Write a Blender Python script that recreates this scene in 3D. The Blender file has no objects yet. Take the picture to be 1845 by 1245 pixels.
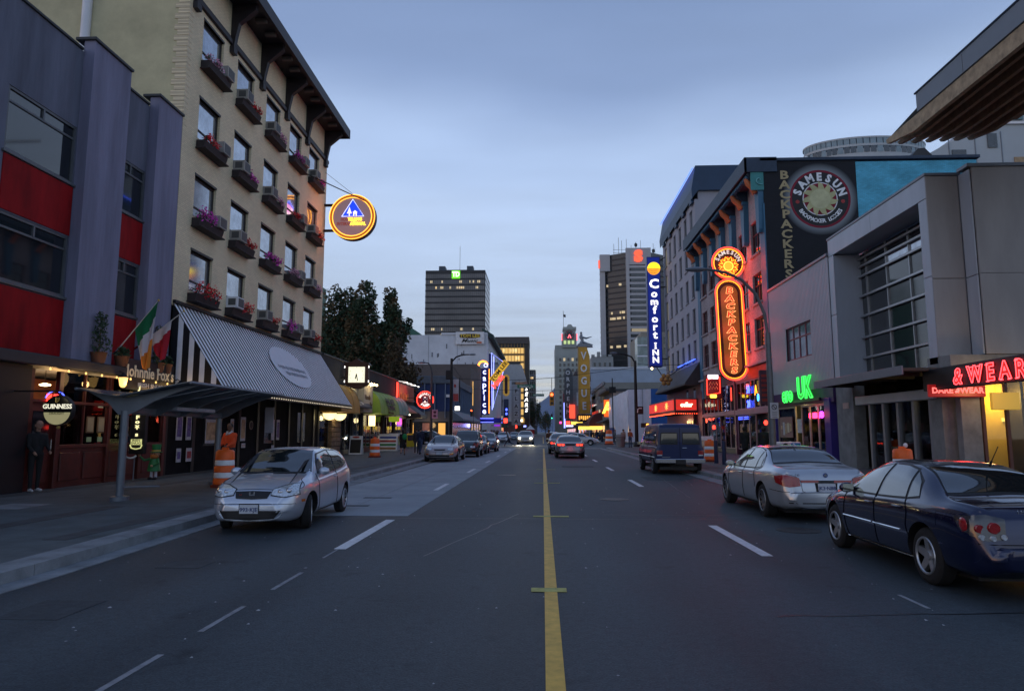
import bpy, math, random
from math import sin, cos, pi, radians, sqrt, atan2, exp
from mathutils import Vector, Matrix, noise
from mathutils.bvhtree import BVHTree
random.seed(7)
scn = bpy.context.scene
col = scn.collection
# ---------------- camera, sky, sun, exposure ----------------
cam_d = bpy.data.cameras.new('camera'); cam = bpy.data.objects.new('camera', cam_d); col.objects.link(cam)
scn.camera = cam
cam_d.sensor_width = 36.0
cam_d.lens = 36.0 * 1250.0 / 1845.0
cam_d.clip_start = 0.1; cam_d.clip_end = 20000
cam.location = (0, 0, 1.65)
cam.rotation_euler = (radians(90 + 7.09), 0, radians(2.523))
w = bpy.data.worlds.new('World'); scn.world = w; w.use_nodes = True
def build_sky():
 nt = w.node_tree; N = nt.nodes; L = nt.links; N.clear()
 out = N.new('ShaderNodeOutputWorld')
 sky = N.new('ShaderNodeTexSky'); sky.sky_type = 'NISHITA'; sky.sun_disc = False
 sky.sun_elevation = radians(3.0); sky.sun_rotation = radians(250); sky.air_density = 1.2; sky.dust_density = 1.0
 b1 = N.new('ShaderNodeBackground'); b1.inputs['Strength'].default_value = 0.05
 L.new(sky.outputs[0], b1.inputs['Color'])
 tc = N.new('ShaderNodeTexCoord'); sep = N.new('ShaderNodeSeparateXYZ'); L.new(tc.outputs['Generated'], sep.inputs[0])
 dv = N.new('ShaderNodeMath'); dv.operation = 'MAXIMUM'; dv.inputs[1].default_value = 0.03; L.new(sep.outputs['Z'], dv.inputs[0])
 dx = N.new('ShaderNodeMath'); dx.operation = 'DIVIDE'; L.new(sep.outputs['X'], dx.inputs[0]); L.new(dv.outputs[0], dx.inputs[1])
 dy = N.new('ShaderNodeMath'); dy.operation = 'DIVIDE'; L.new(sep.outputs['Y'], dy.inputs[0]); L.new(dv.outputs[0], dy.inputs[1])
 cb = N.new('ShaderNodeCombineXYZ'); L.new(dx.outputs[0], cb.inputs[0]); L.new(dy.outputs[0], cb.inputs[1])
 n1 = N.new('ShaderNodeTexNoise'); n1.inputs['Scale'].default_value = 0.38; n1.inputs['Detail'].default_value = 3.5; n1.inputs['Roughness'].default_value = 0.5
 L.new(cb.outputs[0], n1.inputs['Vector'])
 ad = N.new('ShaderNodeMath'); ad.operation = 'MULTIPLY_ADD'; ad.inputs[1].default_value = 0.34; ad.inputs[2].default_value = -0.17
 L.new(n1.outputs['Fac'], ad.inputs[0])
 sm = N.new('ShaderNodeMath'); sm.operation = 'ADD'; L.new(sep.outputs['Z'], sm.inputs[0]); L.new(ad.outputs[0], sm.inputs[1])
 rp = N.new('ShaderNodeValToRGB'); cr = rp.color_ramp; cr.interpolation = 'EASE'
 stops = [(0.0, (.55, .57, .57)), (0.06, (.46, .53, .62)), (0.14, (.40, .495, .68)), (0.25, (.445, .565, .80)), (0.37, (.385, .51, .77)), (0.48, (.215, .305, .53)), (0.62, (.125, .195, .38)), (1.0, (.13, .195, .37))]
 cr.elements[0].position = 0; cr.elements[0].color = (*stops[0][1], 1)
 cr.elements[1].position = 1; cr.elements[1].color = (*stops[-1][1], 1)
 for p, c in stops[1:-1]:
  e = cr.elements.new(p); e.color = (*c, 1)
 L.new(sm.outputs[0], rp.inputs[0])
 b2 = N.new('ShaderNodeBackground');
 n2 = N.new('ShaderNodeTexNoise'); n2.inputs['Scale'].default_value = 0.75; n2.inputs['Detail'].default_value = 4.0; n2.inputs['Roughness'].default_value = 0.55
 sc_ = N.new('ShaderNodeMapping'); sc_.inputs['Rotation'].default_value = (0, 0, .4); sc_.inputs['Scale'].default_value = (.7, 1.7, 1); L.new(cb.outputs[0], sc_.inputs[0]); L.new(sc_.outputs[0], n2.inputs['Vector'])
 mr = N.new('ShaderNodeMapRange'); mr.inputs[1].default_value = .3; mr.inputs[2].default_value = .7; mr.inputs[3].default_value = .97; mr.inputs[4].default_value = 1.17; L.new(n2.outputs['Fac'], mr.inputs[0])
 L.new(rp.outputs[0], b2.inputs['Color']); L.new(mr.outputs[0], b2.inputs['Strength'])
 mx = N.new('ShaderNodeAddShader'); L.new(b1.outputs[0], mx.inputs[0]); L.new(b2.outputs[0], mx.inputs[1])
 L.new(mx.outputs[0], out.inputs[0])
build_sky()
sun_d = bpy.data.lights.new('sun', 'SUN'); sun_d.energy = 0.12; sun_d.angle = radians(30); sun_d.color = (1, .93, .85)
sun = bpy.data.objects.new('sun', sun_d); col.objects.link(sun); sun.rotation_euler = (radians(50), 0, radians(-70))
vs = scn.view_settings
vs.view_transform = 'Standard'; vs.look = 'None'; vs.exposure = 0.0; vs.gamma = 1.0; vs.use_curve_mapping = False
scn.cycles.use_denoising = True
scn.cycles.max_bounces = 5; scn.cycles.diffuse_bounces = 2; scn.cycles.glossy_bounces = 3
scn.cycles.sample_clamp_indirect = 3.0
# ---------------- materials ----------------
MT = {}
def mat(name, c, rough=.7, metal=0., var=.18, vs_=1.5, bump=0., bs=30., spec=.4, coat=0., det=5., st=0):
 if name in MT: return MT[name]
 m = bpy.data.materials.new(name); m.use_nodes = True; nt = m.node_tree; N = nt.nodes; L = nt.links
 b = N['Principled BSDF']; b.inputs['Roughness'].default_value = rough; b.inputs['Metallic'].default_value = metal
 b.inputs['Specular IOR Level'].default_value = spec; b.inputs['Coat Weight'].default_value = coat; b.inputs['Coat Roughness'].default_value = .04
 m.diffuse_color = (*c, 1)
 if var:
  g = N.new('ShaderNodeNewGeometry'); n = N.new('ShaderNodeTexNoise'); n.inputs['Scale'].default_value = vs_; n.inputs['Detail'].default_value = det; n.inputs['Roughness'].default_value = .65
  if st:
   q = N.new('ShaderNodeMapping'); q.inputs['Scale'].default_value = (1, 1, st); L.new(g.outputs['Position'], q.inputs[0]); L.new(q.outputs[0], n.inputs['Vector'])
  else: L.new(g.outputs['Position'], n.inputs['Vector'])
  r = N.new('ShaderNodeValToRGB'); r.color_ramp.elements[0].position = .3; r.color_ramp.elements[1].position = .7
  r.color_ramp.elements[0].color = (*[v * (1 - var) for v in c], 1); r.color_ramp.elements[1].color = (*[min(1, v * (1 + var)) for v in c], 1)
  L.new(n.outputs['Fac'], r.inputs[0]); L.new(r.outputs[0], b.inputs['Base Color'])
 else: b.inputs['Base Color'].default_value = (*c, 1)
 if bump:
  g = N.new('ShaderNodeNewGeometry'); n = N.new('ShaderNodeTexNoise'); n.inputs['Scale'].default_value = bs; n.inputs['Detail'].default_value = 3
  L.new(g.outputs['Position'], n.inputs['Vector']); bp = N.new('ShaderNodeBump'); bp.inputs['Strength'].default_value = bump; bp.inputs['Distance'].default_value = .02
  L.new(n.outputs['Fac'], bp.inputs['Height']); L.new(bp.outputs[0], b.inputs['Normal'])
 MT[name] = m; return m
def emis(name, c, s=3.):
 if name in MT: return MT[name]
 m = bpy.data.materials.new(name); m.use_nodes = True; N = m.node_tree.nodes; b = N['Principled BSDF']
 b.inputs['Base Color'].default_value = (*[v * .5 for v in c], 1); b.inputs['Emission Color'].default_value = (*c, 1); b.inputs['Emission Strength'].default_value = s
 b.inputs['Roughness'].default_value = .4; m.diffuse_color = (*c, 1); MT[name] = m; return m
def brickmat(name, c, mortar, plane='yz', bw=.22, bh=.075, bump=.5, var=.12, rough=.85, stain=.25):
 if name in MT: return MT[name]
 m = bpy.data.materials.new(name); m.use_nodes = True; nt = m.node_tree; N = nt.nodes; L = nt.links
 b = N['Principled BSDF']; b.inputs['Roughness'].default_value = rough
 g = N.new('ShaderNodeNewGeometry'); s = N.new('ShaderNodeSeparateXYZ'); L.new(g.outputs['Position'], s.inputs[0])
 cb = N.new('ShaderNodeCombineXYZ'); L.new(s.outputs[plane[0].upper()], cb.inputs[0]); L.new(s.outputs[plane[1].upper()], cb.inputs[1])
 t = N.new('ShaderNodeTexBrick'); t.inputs['Scale'].default_value = 1; t.inputs['Brick Width'].default_value = bw; t.inputs['Row Height'].default_value = bh
 t.inputs['Mortar Size'].default_value = .009; t.inputs['Mortar Smooth'].default_value = .2
 t.inputs['Color1'].default_value = (*[v * (1 - var) for v in c], 1); t.inputs['Color2'].default_value = (*[v * (1 + var) for v in c], 1); t.inputs['Mortar'].default_value = (*mortar, 1)
 L.new(cb.outputs[0], t.inputs['Vector'])
 n = N.new('ShaderNodeTexNoise'); n.inputs['Scale'].default_value = .8; n.inputs['Detail'].default_value = 6; L.new(g.outputs['Position'], n.inputs['Vector'])
 r = N.new('ShaderNodeValToRGB'); r.color_ramp.elements[0].position = .3; r.color_ramp.elements[0].color = (1 - stain,) * 3 + (1,); r.color_ramp.elements[1].position = .65
 L.new(n.outputs['Fac'], r.inputs[0])
 mx = N.new('ShaderNodeMix'); mx.data_type = 'RGBA'; mx.blend_type = 'MULTIPLY'; mx.inputs[0].default_value = 1
 L.new(t.outputs['Color'], mx.inputs[6]); L.new(r.outputs[0], mx.inputs[7]); L.new(mx.outputs[2], b.inputs['Base Color'])
 bp = N.new('ShaderNodeBump'); bp.inputs['Strength'].default_value = bump; bp.inputs['Distance'].default_value = .01; bp.invert = True
 L.new(t.outputs['Fac'], bp.inputs['Height']); L.new(bp.outputs[0], b.inputs['Normal'])
 m.diffuse_color = (*c, 1); MT[name] = m; return m
# ---------------- object helpers ----------------
BASE = {}
def props(o, label=None, cat=None, group=None, kind=None):
 if label: o['label'] = label
 if cat: o['category'] = cat
 if group: o['group'] = group
 if kind: o['kind'] = kind
 return o
def thing(name, loc, label, cat, group=None, rz=0., local=False):
 o = bpy.data.objects.new(name, None); col.objects.link(o); o.location = loc; o.rotation_euler = (0, 0, rz); o.empty_display_size = .2
 BASE[o.name] = Vector((0, 0, 0)) if local else Vector(loc)
 return props(o, label, cat, group)
class MB:
 def __init__(s): s.v = []; s.f = []; s.m = []; s.sm = []
 def add(s, vs, fs, m=0, smooth=False):
  k = len(s.v); s.v += [tuple(p) for p in vs]
  for f in fs: s.f.append([i + k for i in f]); s.m.append(m); s.sm.append(smooth)
  return s
 def box(s, x0, x1, y0, y1, z0, z1, m=0):
  if x0 > x1: x0, x1 = x1, x0
  if y0 > y1: y0, y1 = y1, y0
  if z0 > z1: z0, z1 = z1, z0
  return s.add([(x0, y0, z0), (x1, y0, z0), (x1, y1, z0), (x0, y1, z0), (x0, y0, z1), (x1, y0, z1), (x1, y1, z1), (x0, y1, z1)],
                     [(3, 2, 1, 0), (4, 5, 6, 7), (0, 1, 5, 4), (1, 2, 6, 5), (2, 3, 7, 6), (3, 0, 4, 7)], m)
 def bbox(s, x0, x1, y0, y1, z0, z1, b=.01, m=0):   # box with chamfered vertical + horizontal edges
  X = sorted((x0, x1)); Y = sorted((y0, y1)); Z = sorted((z0, z1)); vs = [];
  for k, (dz, inz) in enumerate(((0, b), (b, 0))):
   pass
  rings = []
  for z, ins in ((Z[0], b), (Z[0] + b, 0), (Z[1] - b, 0), (Z[1], b)):
   a0, a1, c0, c1 = X[0] + ins, X[1] - ins, Y[0] + ins, Y[1] - ins
   e = b * .7 if ins == 0 else 0.0001
   rings.append([(a0 + e, c0, z), (a1 - e, c0, z), (a1, c0 + e, z), (a1, c1 - e, z), (a1 - e, c1, z), (a0 + e, c1, z), (a0, c1 - e, z), (a0, c0 + e, z)])
  vs = [p for r in rings for p in r]; fs = [tuple(range(7, -1, -1)), tuple(range(24, 32))]
  for r in range(3):
   for i in range(8): j = (i + 1) % 8; fs.append((r * 8 + i, r * 8 + j, r * 8 + 8 + j, r * 8 + 8 + i))
  return s.add(vs, fs, m)
 def quad(s, a, b, c, d, m=0): return s.add([a, b, c, d], [(0, 1, 2, 3)], m)
 def prism(s, pts, ax, a, b, m=0, smooth=False):  # pts 2D polygon in the other two axes (cyclic order of remaining xyz), extruded a..b along ax
  n = len(pts)
  def P(p, t):
   if ax == 'x': return (t, p[0], p[1])
   if ax == 'y': return (p[0], t, p[1])
   return (p[0], p[1], t)
  vs = [P(p, a) for p in pts] + [P(p, b) for p in pts]
  s.add(vs, [tuple(range(n)), tuple(range(2 * n - 1, n - 1, -1))], m)
  s.add(vs, [(i, (i + 1) % n, (i + 1) % n + n, i + n) for i in range(n)], m, smooth)
  return s
 def tube(s, pts, r, n=8, m=0, caps=True, closed=False):
  pts = [Vector(p) for p in pts]; R = r if isinstance(r, (list, tuple)) else [r] * len(pts); vs = []; up = None
  K = len(pts)
  for i, p in enumerate(pts):
   if closed: t = (pts[(i + 1) % K] - pts[i - 1])
   else: t = (pts[min(i + 1, K - 1)] - pts[max(i - 1, 0)])
   t = t.normalized() if t.length > 1e-9 else Vector((0, 0, 1))
   if up is None: up = Vector((0, 0, 1)) if abs(t.z) < .9 else Vector((0, 1, 0))
   a = t.cross(up); a = a.normalized() if a.length > 1e-6 else Vector((1, 0, 0)); b2 = a.cross(t).normalized(); up = b2
   for k in range(n): q = 2 * pi * k / n; vs.append(p + (a * cos(q) + b2 * sin(q)) * R[i])
  fs = [(i * n + k, i * n + (k + 1) % n, (i + 1) * n + (k + 1) % n, (i + 1) * n + k) for i in range(K - 1) for k in range(n)]
  if closed: fs += [((K - 1) * n + k, (K - 1) * n + (k + 1) % n, (k + 1) % n, k) for k in range(n)]
  s.add(vs, fs, m, True)
  if caps and not closed: s.add(vs[:n], [tuple(range(n - 1, -1, -1))], m); s.add(vs[-n:], [tuple(range(n))], m)
  return s
 def lathe(s, c, prof, n=20, m=0, ax='z', smooth=True, caps=True):  # prof [(r,h)]
  c = Vector(c); vs = []
  for r, h in prof:
   for k in range(n):
    q = 2 * pi * k / n; u, v = r * cos(q), r * sin(q)
    vs.append(c + Vector((u, v, h) if ax == 'z' else ((u, h, v) if ax == 'y' else (h, u, v))))
  fs = [(i * n + k, i * n + (k + 1) % n, (i + 1) * n + (k + 1) % n, (i + 1) * n + k) for i in range(len(prof) - 1) for k in range(n)]
  s.add(vs, fs, m, smooth)
  if caps: s.add(vs[:n], [tuple(range(n))], m); s.add(vs[-n:], [tuple(range(n))], m)
  return s
 def ell(s, c, r, m=0, n=10, k=7):
  c = Vector(c); r = (r, r, r) if not isinstance(r, (tuple, list)) else r; vs = []
  for i in range(1, k):
   a = pi * i / k
   for j in range(n): q = 2 * pi * j / n; vs.append(c + Vector((r[0] * sin(a) * cos(q), r[1] * sin(a) * sin(q), r[2] * cos(a))))
  vs += [c + Vector((0, 0, r[2])), c - Vector((0, 0, r[2]))]; t = len(vs)
  fs = [(i * n + j, i * n + (j + 1) % n, (i + 1) * n + (j + 1) % n, (i + 1) * n + j) for i in range(k - 2) for j in range(n)]
  fs += [(t - 2, (j + 1) % n, j) for j in range(n)] + [(t - 1, (k - 2) * n + j, (k - 2) * n + (j + 1) % n) for j in range(n)]
  return s.add(vs, fs, m, True)
 def build(s, name, mats, parent=None, label=None, kind=None, sharp=True, fix=True, **kw):
  if not isinstance(mats, (list, tuple)): mats = [mats]
  base = BASE[parent.name] if parent else Vector((0, 0, 0))
  if s.v:
   xs, ys, zs = zip(*s.v); c = Vector(((min(xs) + max(xs)) / 2, (min(ys) + max(ys)) / 2, min(zs)))
  else: c = Vector((0, 0, 0))
  me = bpy.data.meshes.new(name); me.from_pydata([(x - c.x, y - c.y, z - c.z) for x, y, z in s.v], [], s.f)
  for mm in mats: me.materials.append(mm)
  me.polygons.foreach_set('material_index', s.m); me.polygons.foreach_set('use_smooth', s.sm)
  if fix and len(s.f) < 20000:
   import bmesh
   bm = bmesh.new(); bm.from_mesh(me); bmesh.ops.remove_doubles(bm, verts=bm.verts, dist=1e-5); bmesh.ops.recalc_face_normals(bm, faces=bm.faces); bm.to_mesh(me); bm.free()
  me.update()
  if any(s.sm) and sharp: me.set_sharp_from_angle(angle=radians(38))
  o = bpy.data.objects.new(name, me); col.objects.link(o); o.location = c - base
  if parent: o.parent = parent; BASE[o.name] = c.copy()
  else: BASE[o.name] = c.copy()
  return props(o, label, kind=kind, **kw)
def kids(o): return list(o.children)
def copy_tree(o, parent=None):
 c = o.copy(); col.objects.link(c); c.parent = parent
 for ch in kids(o): copy_tree(ch, c)
 return c
def cp(o, loc, label, rz=None, group=None):
 c = copy_tree(o); c.location = loc; c['label'] = label
 if rz is not None: c.rotation_euler.z = rz
 if group: c['group'] = group
 return c
def reuse(mesh_o, name, loc, parent):   # another piece sharing mesh data
 o = bpy.data.objects.new(name, mesh_o.data); col.objects.link(o); b = BASE[parent.name] if parent else Vector((0, 0, 0))
 o.location = Vector(loc) - b; o.parent = parent; BASE[o.name] = Vector(loc); return o
def text(s, name, m, parent, org, size, xd=(1, 0, 0), up=(0, 0, 1), depth=.02, bold=0., shear=0., neon=0., align='CENTER', sx=1., res=2, label=None, valign='CENTER'):
 cu = bpy.data.curves.new(name, 'FONT'); cu.body = s; cu.size = 1; cu.align_x = align; cu.align_y = valign
 cu.shear = shear; cu.resolution_u = res
 if neon: cu.fill_mode = 'NONE'; cu.bevel_depth = neon / size; cu.bevel_resolution = 0; cu.offset = bold
 else: cu.extrude = depth / 2 / size; cu.offset = bold
 to = bpy.data.objects.new(name, cu); col.objects.link(to); dg = bpy.context.evaluated_depsgraph_get(); me = bpy.data.meshes.new_from_object(to.evaluated_get(dg))
 bpy.data.objects.remove(to); me.name = name
 X = Vector(xd).normalized(); U = Vector(up).normalized(); Z = X.cross(U)
 M = Matrix((X * size * sx, U * size, Z * size)).transposed().to_4x4()
 me.transform(M); me.materials.clear(); me.materials.append(m)
 for p in me.polygons: p.material_index = 0
 o = bpy.data.objects.new(name, me); col.objects.link(o); base = BASE[parent.name] if parent else Vector((0, 0, 0))
 o.location = Vector(org) - base; o.parent = parent; BASE[o.name] = Vector(org)
 if label: o['label'] = label
 return o
def vtext(s, m, parent, org, size, step, xd=(1, 0, 0), name='letter', **k):  # stacked letters, top letter centred on org
 for i, ch in enumerate(s):
  if ch != ' ': text(ch, name, m, parent, (org[0], org[1], org[2] - i * step), size, xd=xd, **k)
def arctext(s, m, parent, c, r, a0, a1, size, xd=(1, 0, 0), inward=False, name='letter', **k):
 X = Vector(xd); c = Vector(c); n = len(s)
 for i, ch in enumerate(s):
  a = radians(a0 + (a1 - a0) * i / max(1, n - 1)); rd = X * cos(a) + Vector((0, 0, 1)) * sin(a); u = -rd if inward else rd
  if ch == ' ': continue
  Zn = X.cross(Vector((0, 0, 1))); xx = u.cross(Zn)
  text(ch, name, m, parent, c + rd * r, size, xd=xx, up=u, **k)
def light(name, loc, energy, c, size=.3, parent=None, kind='POINT'):
 d = bpy.data.lights.new(name, kind); d.energy = energy; d.color = c
 if kind == 'POINT': d.shadow_soft_size = size
 o = bpy.data.objects.new(name, d); col.objects.link(o); o.location = Vector(loc) - (BASE[parent.name] if parent else Vector((0, 0, 0))); o.parent = parent
 return o
glass = mat('window_glass', (.012, .016, .02), .04, 0, 0, spec=1.0)
glass2 = mat('window_glass_dim', (.03, .035, .04), .12, 0, .5, .9, spec=.8)
sky_glass = mat('curtained_glass', (.42, .45, .5), .07, .75, .25, 2.2, spec=1.0)
black = mat('black_paint', (.008, .008, .01), .5, 0, .3)
dark = mat('dark_void', (.004, .004, .005), .9, 0, 0, spec=.1)
dgrey = mat('dark_grey_paint', (.03, .032, .036), .5)
alum = mat('brushed_aluminium', (.42, .43, .45), .38, .8, .08, 8)
steel = mat('painted_steel_grey', (.17, .19, .22), .4, .3, .1, 4)
white = mat('white_paint', (.7, .7, .72), .5, 0, .08)
cream = mat('cream_letters', (.75, .68, .5), .6, 0, .05)
wood = mat('dark_red_wood', (.075, .012, .009), .35, 0, .35, 3, spec=.5)
brownwood = mat('brown_timber', (.16, .09, .04), .6, 0, .3, 5)
orange_p = mat('orange_plastic', (.85, .13, .015), .45, 0, .12, 5)
reflect_w = mat('reflective_white', (.75, .76, .78), .35, 0, .08, 6)
warm_lit = emis('warm_lit', (1, .62, .2), 1.6)
warm_bulb = emis('warm_bulb', (1, .72, .35), 9)
e_red = emis('neon_red', (1, .035, .02), 5); e_blue = emis('neon_blue', (.06, .1, 1), 4.5); e_green = emis('neon_green', (.05, 1, .12), 2)
e_orange = emis('neon_orange', (1, .28, .02), 4.5); e_yel = emis('neon_yellow', (1, .6, .08), 3); e_white = emis('lit_white', (1, .97, .9), 2.2); e_pink = emis('neon_pink', (1, .06, .3), 3)
e_wblue = emis('neon_pale_blue', (.45, .5, 1), 3)
chrome = mat('chrome', (.6, .6, .62), .12, 1, 0)
rubber = mat('tyre_rubber', (.012, .012, .013), .85, 0, .3, 20)
# ---------------- ground, road, pavements ----------------
def asphalt():
 m = bpy.data.materials.new('asphalt'); m.use_nodes = True; nt = m.node_tree; N = nt.nodes; L = nt.links; b = N['Principled BSDF']
 g = N.new('ShaderNodeNewGeometry')
 def nz(sc, det, mp=None, rough=.6):
  n = N.new('ShaderNodeTexNoise'); n.inputs['Scale'].default_value = sc; n.inputs['Detail'].default_value = det; n.inputs['Roughness'].default_value = rough
  if mp:
   q = N.new('ShaderNodeMapping'); q.inputs['Scale'].default_value = mp; L.new(g.outputs['Position'], q.inputs[0]); L.new(q.outputs[0], n.inputs['Vector'])
  else: L.new(g.outputs['Position'], n.inputs['Vector'])
  return n
 a = nz(.45, 5, (1, .18, 1)); c = nz(55, 2); s = nz(9, 1)
 r = N.new('ShaderNodeValToRGB'); r.color_ramp.elements[0].position = .32; r.color_ramp.elements[0].color = (.032, .041, .049, 1); r.color_ramp.elements[1].position = .7; r.color_ramp.elements[1].color = (.070, .087, .099, 1)
 L.new(a.outputs[0], r.inputs[0])
 r2 = N.new('ShaderNodeValToRGB'); r2.color_ramp.elements[0].position = .3; r2.color_ramp.elements[0].color = (.62, .62, .62, 1); r2.color_ramp.elements[1].position = .72; r2.color_ramp.elements[1].color = (1.35, 1.35, 1.35, 1)
 L.new(c.outputs[0], r2.inputs[0])
 mx = N.new('ShaderNodeMix'); mx.data_type = 'RGBA'; mx.blend_type = 'MULTIPLY'; mx.inputs[0].default_value = 1; L.new(r.outputs[0], mx.inputs[6]); L.new(r2.outputs[0], mx.inputs[7])
 v = N.new('ShaderNodeTexVoronoi'); v.inputs['Scale'].default_value = 2.2; L.new(g.outputs['Position'], v.inputs['Vector'])
 lt = N.new('ShaderNodeMath'); lt.operation = 'LESS_THAN'; lt.inputs[1].default_value = .028; L.new(v.outputs['Distance'], lt.inputs[0])
 m2 = N.new('ShaderNodeMix'); m2.data_type = 'RGBA'; L.new(lt.outputs[0], m2.inputs[0]); L.new(mx.outputs[2], m2.inputs[6]); m2.inputs[7].default_value = (.3, .3, .32, 1)
 cn = nz(.55, 6, (1, .5, 1), .7); ab = N.new('ShaderNodeMath'); ab.operation = 'SUBTRACT'; ab.inputs[1].default_value = .5; L.new(cn.outputs[0], ab.inputs[0])
 a2 = N.new('ShaderNodeMath'); a2.operation = 'ABSOLUTE'; L.new(ab.outputs[0], a2.inputs[0]); l3 = N.new('ShaderNodeMath'); l3.operation = 'LESS_THAN'; l3.inputs[1].default_value = .0009; L.new(a2.outputs[0], l3.inputs[0])
 m3 = N.new('ShaderNodeMix'); m3.data_type = 'RGBA'; L.new(l3.outputs[0], m3.inputs[0]); L.new(m2.outputs[2], m3.inputs[6]); m3.inputs[7].default_value = (.035, .038, .045, 1)
 sx = N.new('ShaderNodeSeparateXYZ'); L.new(g.outputs['Position'], sx.inputs[0]); k1 = N.new('ShaderNodeMath'); k1.operation = 'MULTIPLY'; k1.inputs[1].default_value = 2 * pi / 1.5; L.new(sx.outputs['X'], k1.inputs[0]); k2 = N.new('ShaderNodeMath'); k2.operation = 'COSINE'; L.new(k1.outputs[0], k2.inputs[0])
 k3 = N.new('ShaderNodeMapRange'); k3.inputs[1].default_value = -1; k3.inputs[3].default_value = 1.05; k3.inputs[4].default_value = .93; L.new(k2.outputs[0], k3.inputs[0])
 big = nz(.16, 4); oil = nz(1.6, 3); o1 = N.new('ShaderNodeMapRange'); o1.inputs[1].default_value = .62; o1.inputs[2].default_value = .74; o1.inputs[3].default_value = 1.0; o1.inputs[4].default_value = .55; L.new(oil.outputs[0], o1.inputs[0]); gr = nz(14, 4); o2 = N.new('ShaderNodeMapRange'); o2.inputs[1].default_value = .3; o2.inputs[2].default_value = .7; o2.inputs[3].default_value = .8; o2.inputs[4].default_value = 1.2; L.new(gr.outputs[0], o2.inputs[0]); o3 = N.new('ShaderNodeMath'); o3.operation = 'MULTIPLY'; L.new(o1.outputs[0], o3.inputs[0]); L.new(o2.outputs[0], o3.inputs[1]); k4 = N.new('ShaderNodeMapRange'); k4.inputs[1].default_value = .35; k4.inputs[2].default_value = .65; k4.inputs[3].default_value = .82; k4.inputs[4].default_value = 1.12; L.new(big.outputs[0], k4.inputs[0]); k5 = N.new('ShaderNodeMath'); k5.operation = 'MULTIPLY'; L.new(k3.outputs[0], k5.inputs[0]); L.new(k4.outputs[0], k5.inputs[1])
 m4 = N.new('ShaderNodeVectorMath'); m4.operation = 'SCALE'; L.new(m3.outputs[2], m4.inputs[0]); k6 = N.new('ShaderNodeMath'); k6.operation = 'MULTIPLY'; L.new(k5.outputs[0], k6.inputs[0]); L.new(o3.outputs[0], k6.inputs[1]); L.new(k6.outputs[0], m4.inputs['Scale'])
 L.new(m4.outputs[0], b.inputs['Base Color']); b.inputs['Roughness'].default_value = .62; b.inputs['Specular IOR Level'].default_value = .3
 rr = N.new('ShaderNodeMapRange'); rr.inputs[3].default_value = .5; rr.inputs[4].default_value = .75; L.new(a.outputs[0], rr.inputs[0]); L.new(rr.outputs[0], b.inputs['Roughness'])
 bp = N.new('ShaderNodeBump'); bp.inputs['Strength'].default_value = .5; bp.inputs['Distance'].default_value = .012; L.new(c.outputs[0], bp.inputs['Height']); L.new(bp.outputs[0], b.inputs['Normal'])
 m.diffuse_color = (.06, .06, .07, 1); return m
M_asph = asphalt()
M_conc = mat('pale_concrete', (.27, .31, .34), .75, 0, .17, .8, bump=.3, bs=60, det=8)
M_kerb = mat('kerb_concrete', (.20, .22, .235), .8, 0, .38, 1.9, bump=.3, bs=40, det=8)
M_walk = mat('sidewalk_blacktop', (.078, .094, .10), .8, 0, .3, 1.6, bump=.4, bs=70, det=8)
M_patch = mat('dark_patch', (.05, .055, .06), .8, 0, .25, 3)
M_line = mat('white_road_paint', (.62, .64, .66), .6, 0, .22, 9, det=8)
M_worn = mat('worn_white_paint', (.24, .25, .27), .7, 0, .35, 9, det=8)
M_yel = mat('yellow_road_paint', (.66, .40, .065), .6, 0, .22, 7, det=8)
M_yel2 = mat('faded_yellow_paint', (.42, .40, .12), .7, 0, .3, 9)
g = MB().box(-900, 900, -120, 3000, -.6, -.03).build('ground', M_walk, kind='structure')
road = MB().box(-6.9, 6.1, -60, 900, -.029, 0).box(-200, -6.9, 74, 94, -.029, 0).box(6.1, 200, 74, 94, -.029, 0).build('road', M_asph, kind='structure')
def sheet(name, x0, x1, y0, y1, z, m, **k): return MB().box(x0, x1, y0, y1, z - .003, z).build(name, m, road, **k)
MBc = None
ys = [13.9, 18.4, 22.9, 27.4, 31.9, 36.4, 40.9, 45.4, 49.9, 54.4, 58.9, 63.4, 67.9, 71.5]
for a, b in zip(ys[:-1], ys[1:]):
 for x0, x1 in ((-5.88, -4.2), (-4.185, -2.68)): MB().box(x0, x1, a, b - .015, .001, .007).build('concrete_slab', M_conc, road)
for x0, y0 in ((-4.6, 15.6), (-4.5, 17.5)): sheet('utility_cover', x0, x0 + .7, y0, y0 + .22, .012, M_patch)
sheet('asphalt_patch', -4.75, -4.2, 8.55, 9.0, .004, M_patch)
KL = [(-40, -5.8), (7.2, -5.82), (13, -6.12), (22, -6.42), (40, -6.62), (72, -6.72)]
def kx(y):
 for (a, b), (c, d) in zip(KL[:-1], KL[1:]):
  if y <= c: return b + (d - b) * (y - a) / (c - a)
 return KL[-1][1]
y = -40
while y < 72:
 e_ = min(y + 4, 72); MB().box(5.6, 6.12, y + .01, e_, .001, .012).build('gutter_slab', M_kerb, road)
 MB().prism([(kx(y), y + .01), (kx(y) + (.3 if y < 13 else .5), y + .01), (kx(e_) + (.3 if y < 13 else .5), e_), (kx(e_), e_)], 'z', .001, .012).build('gutter_slab', M_kerb, road); y += 4
walks = []
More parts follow.
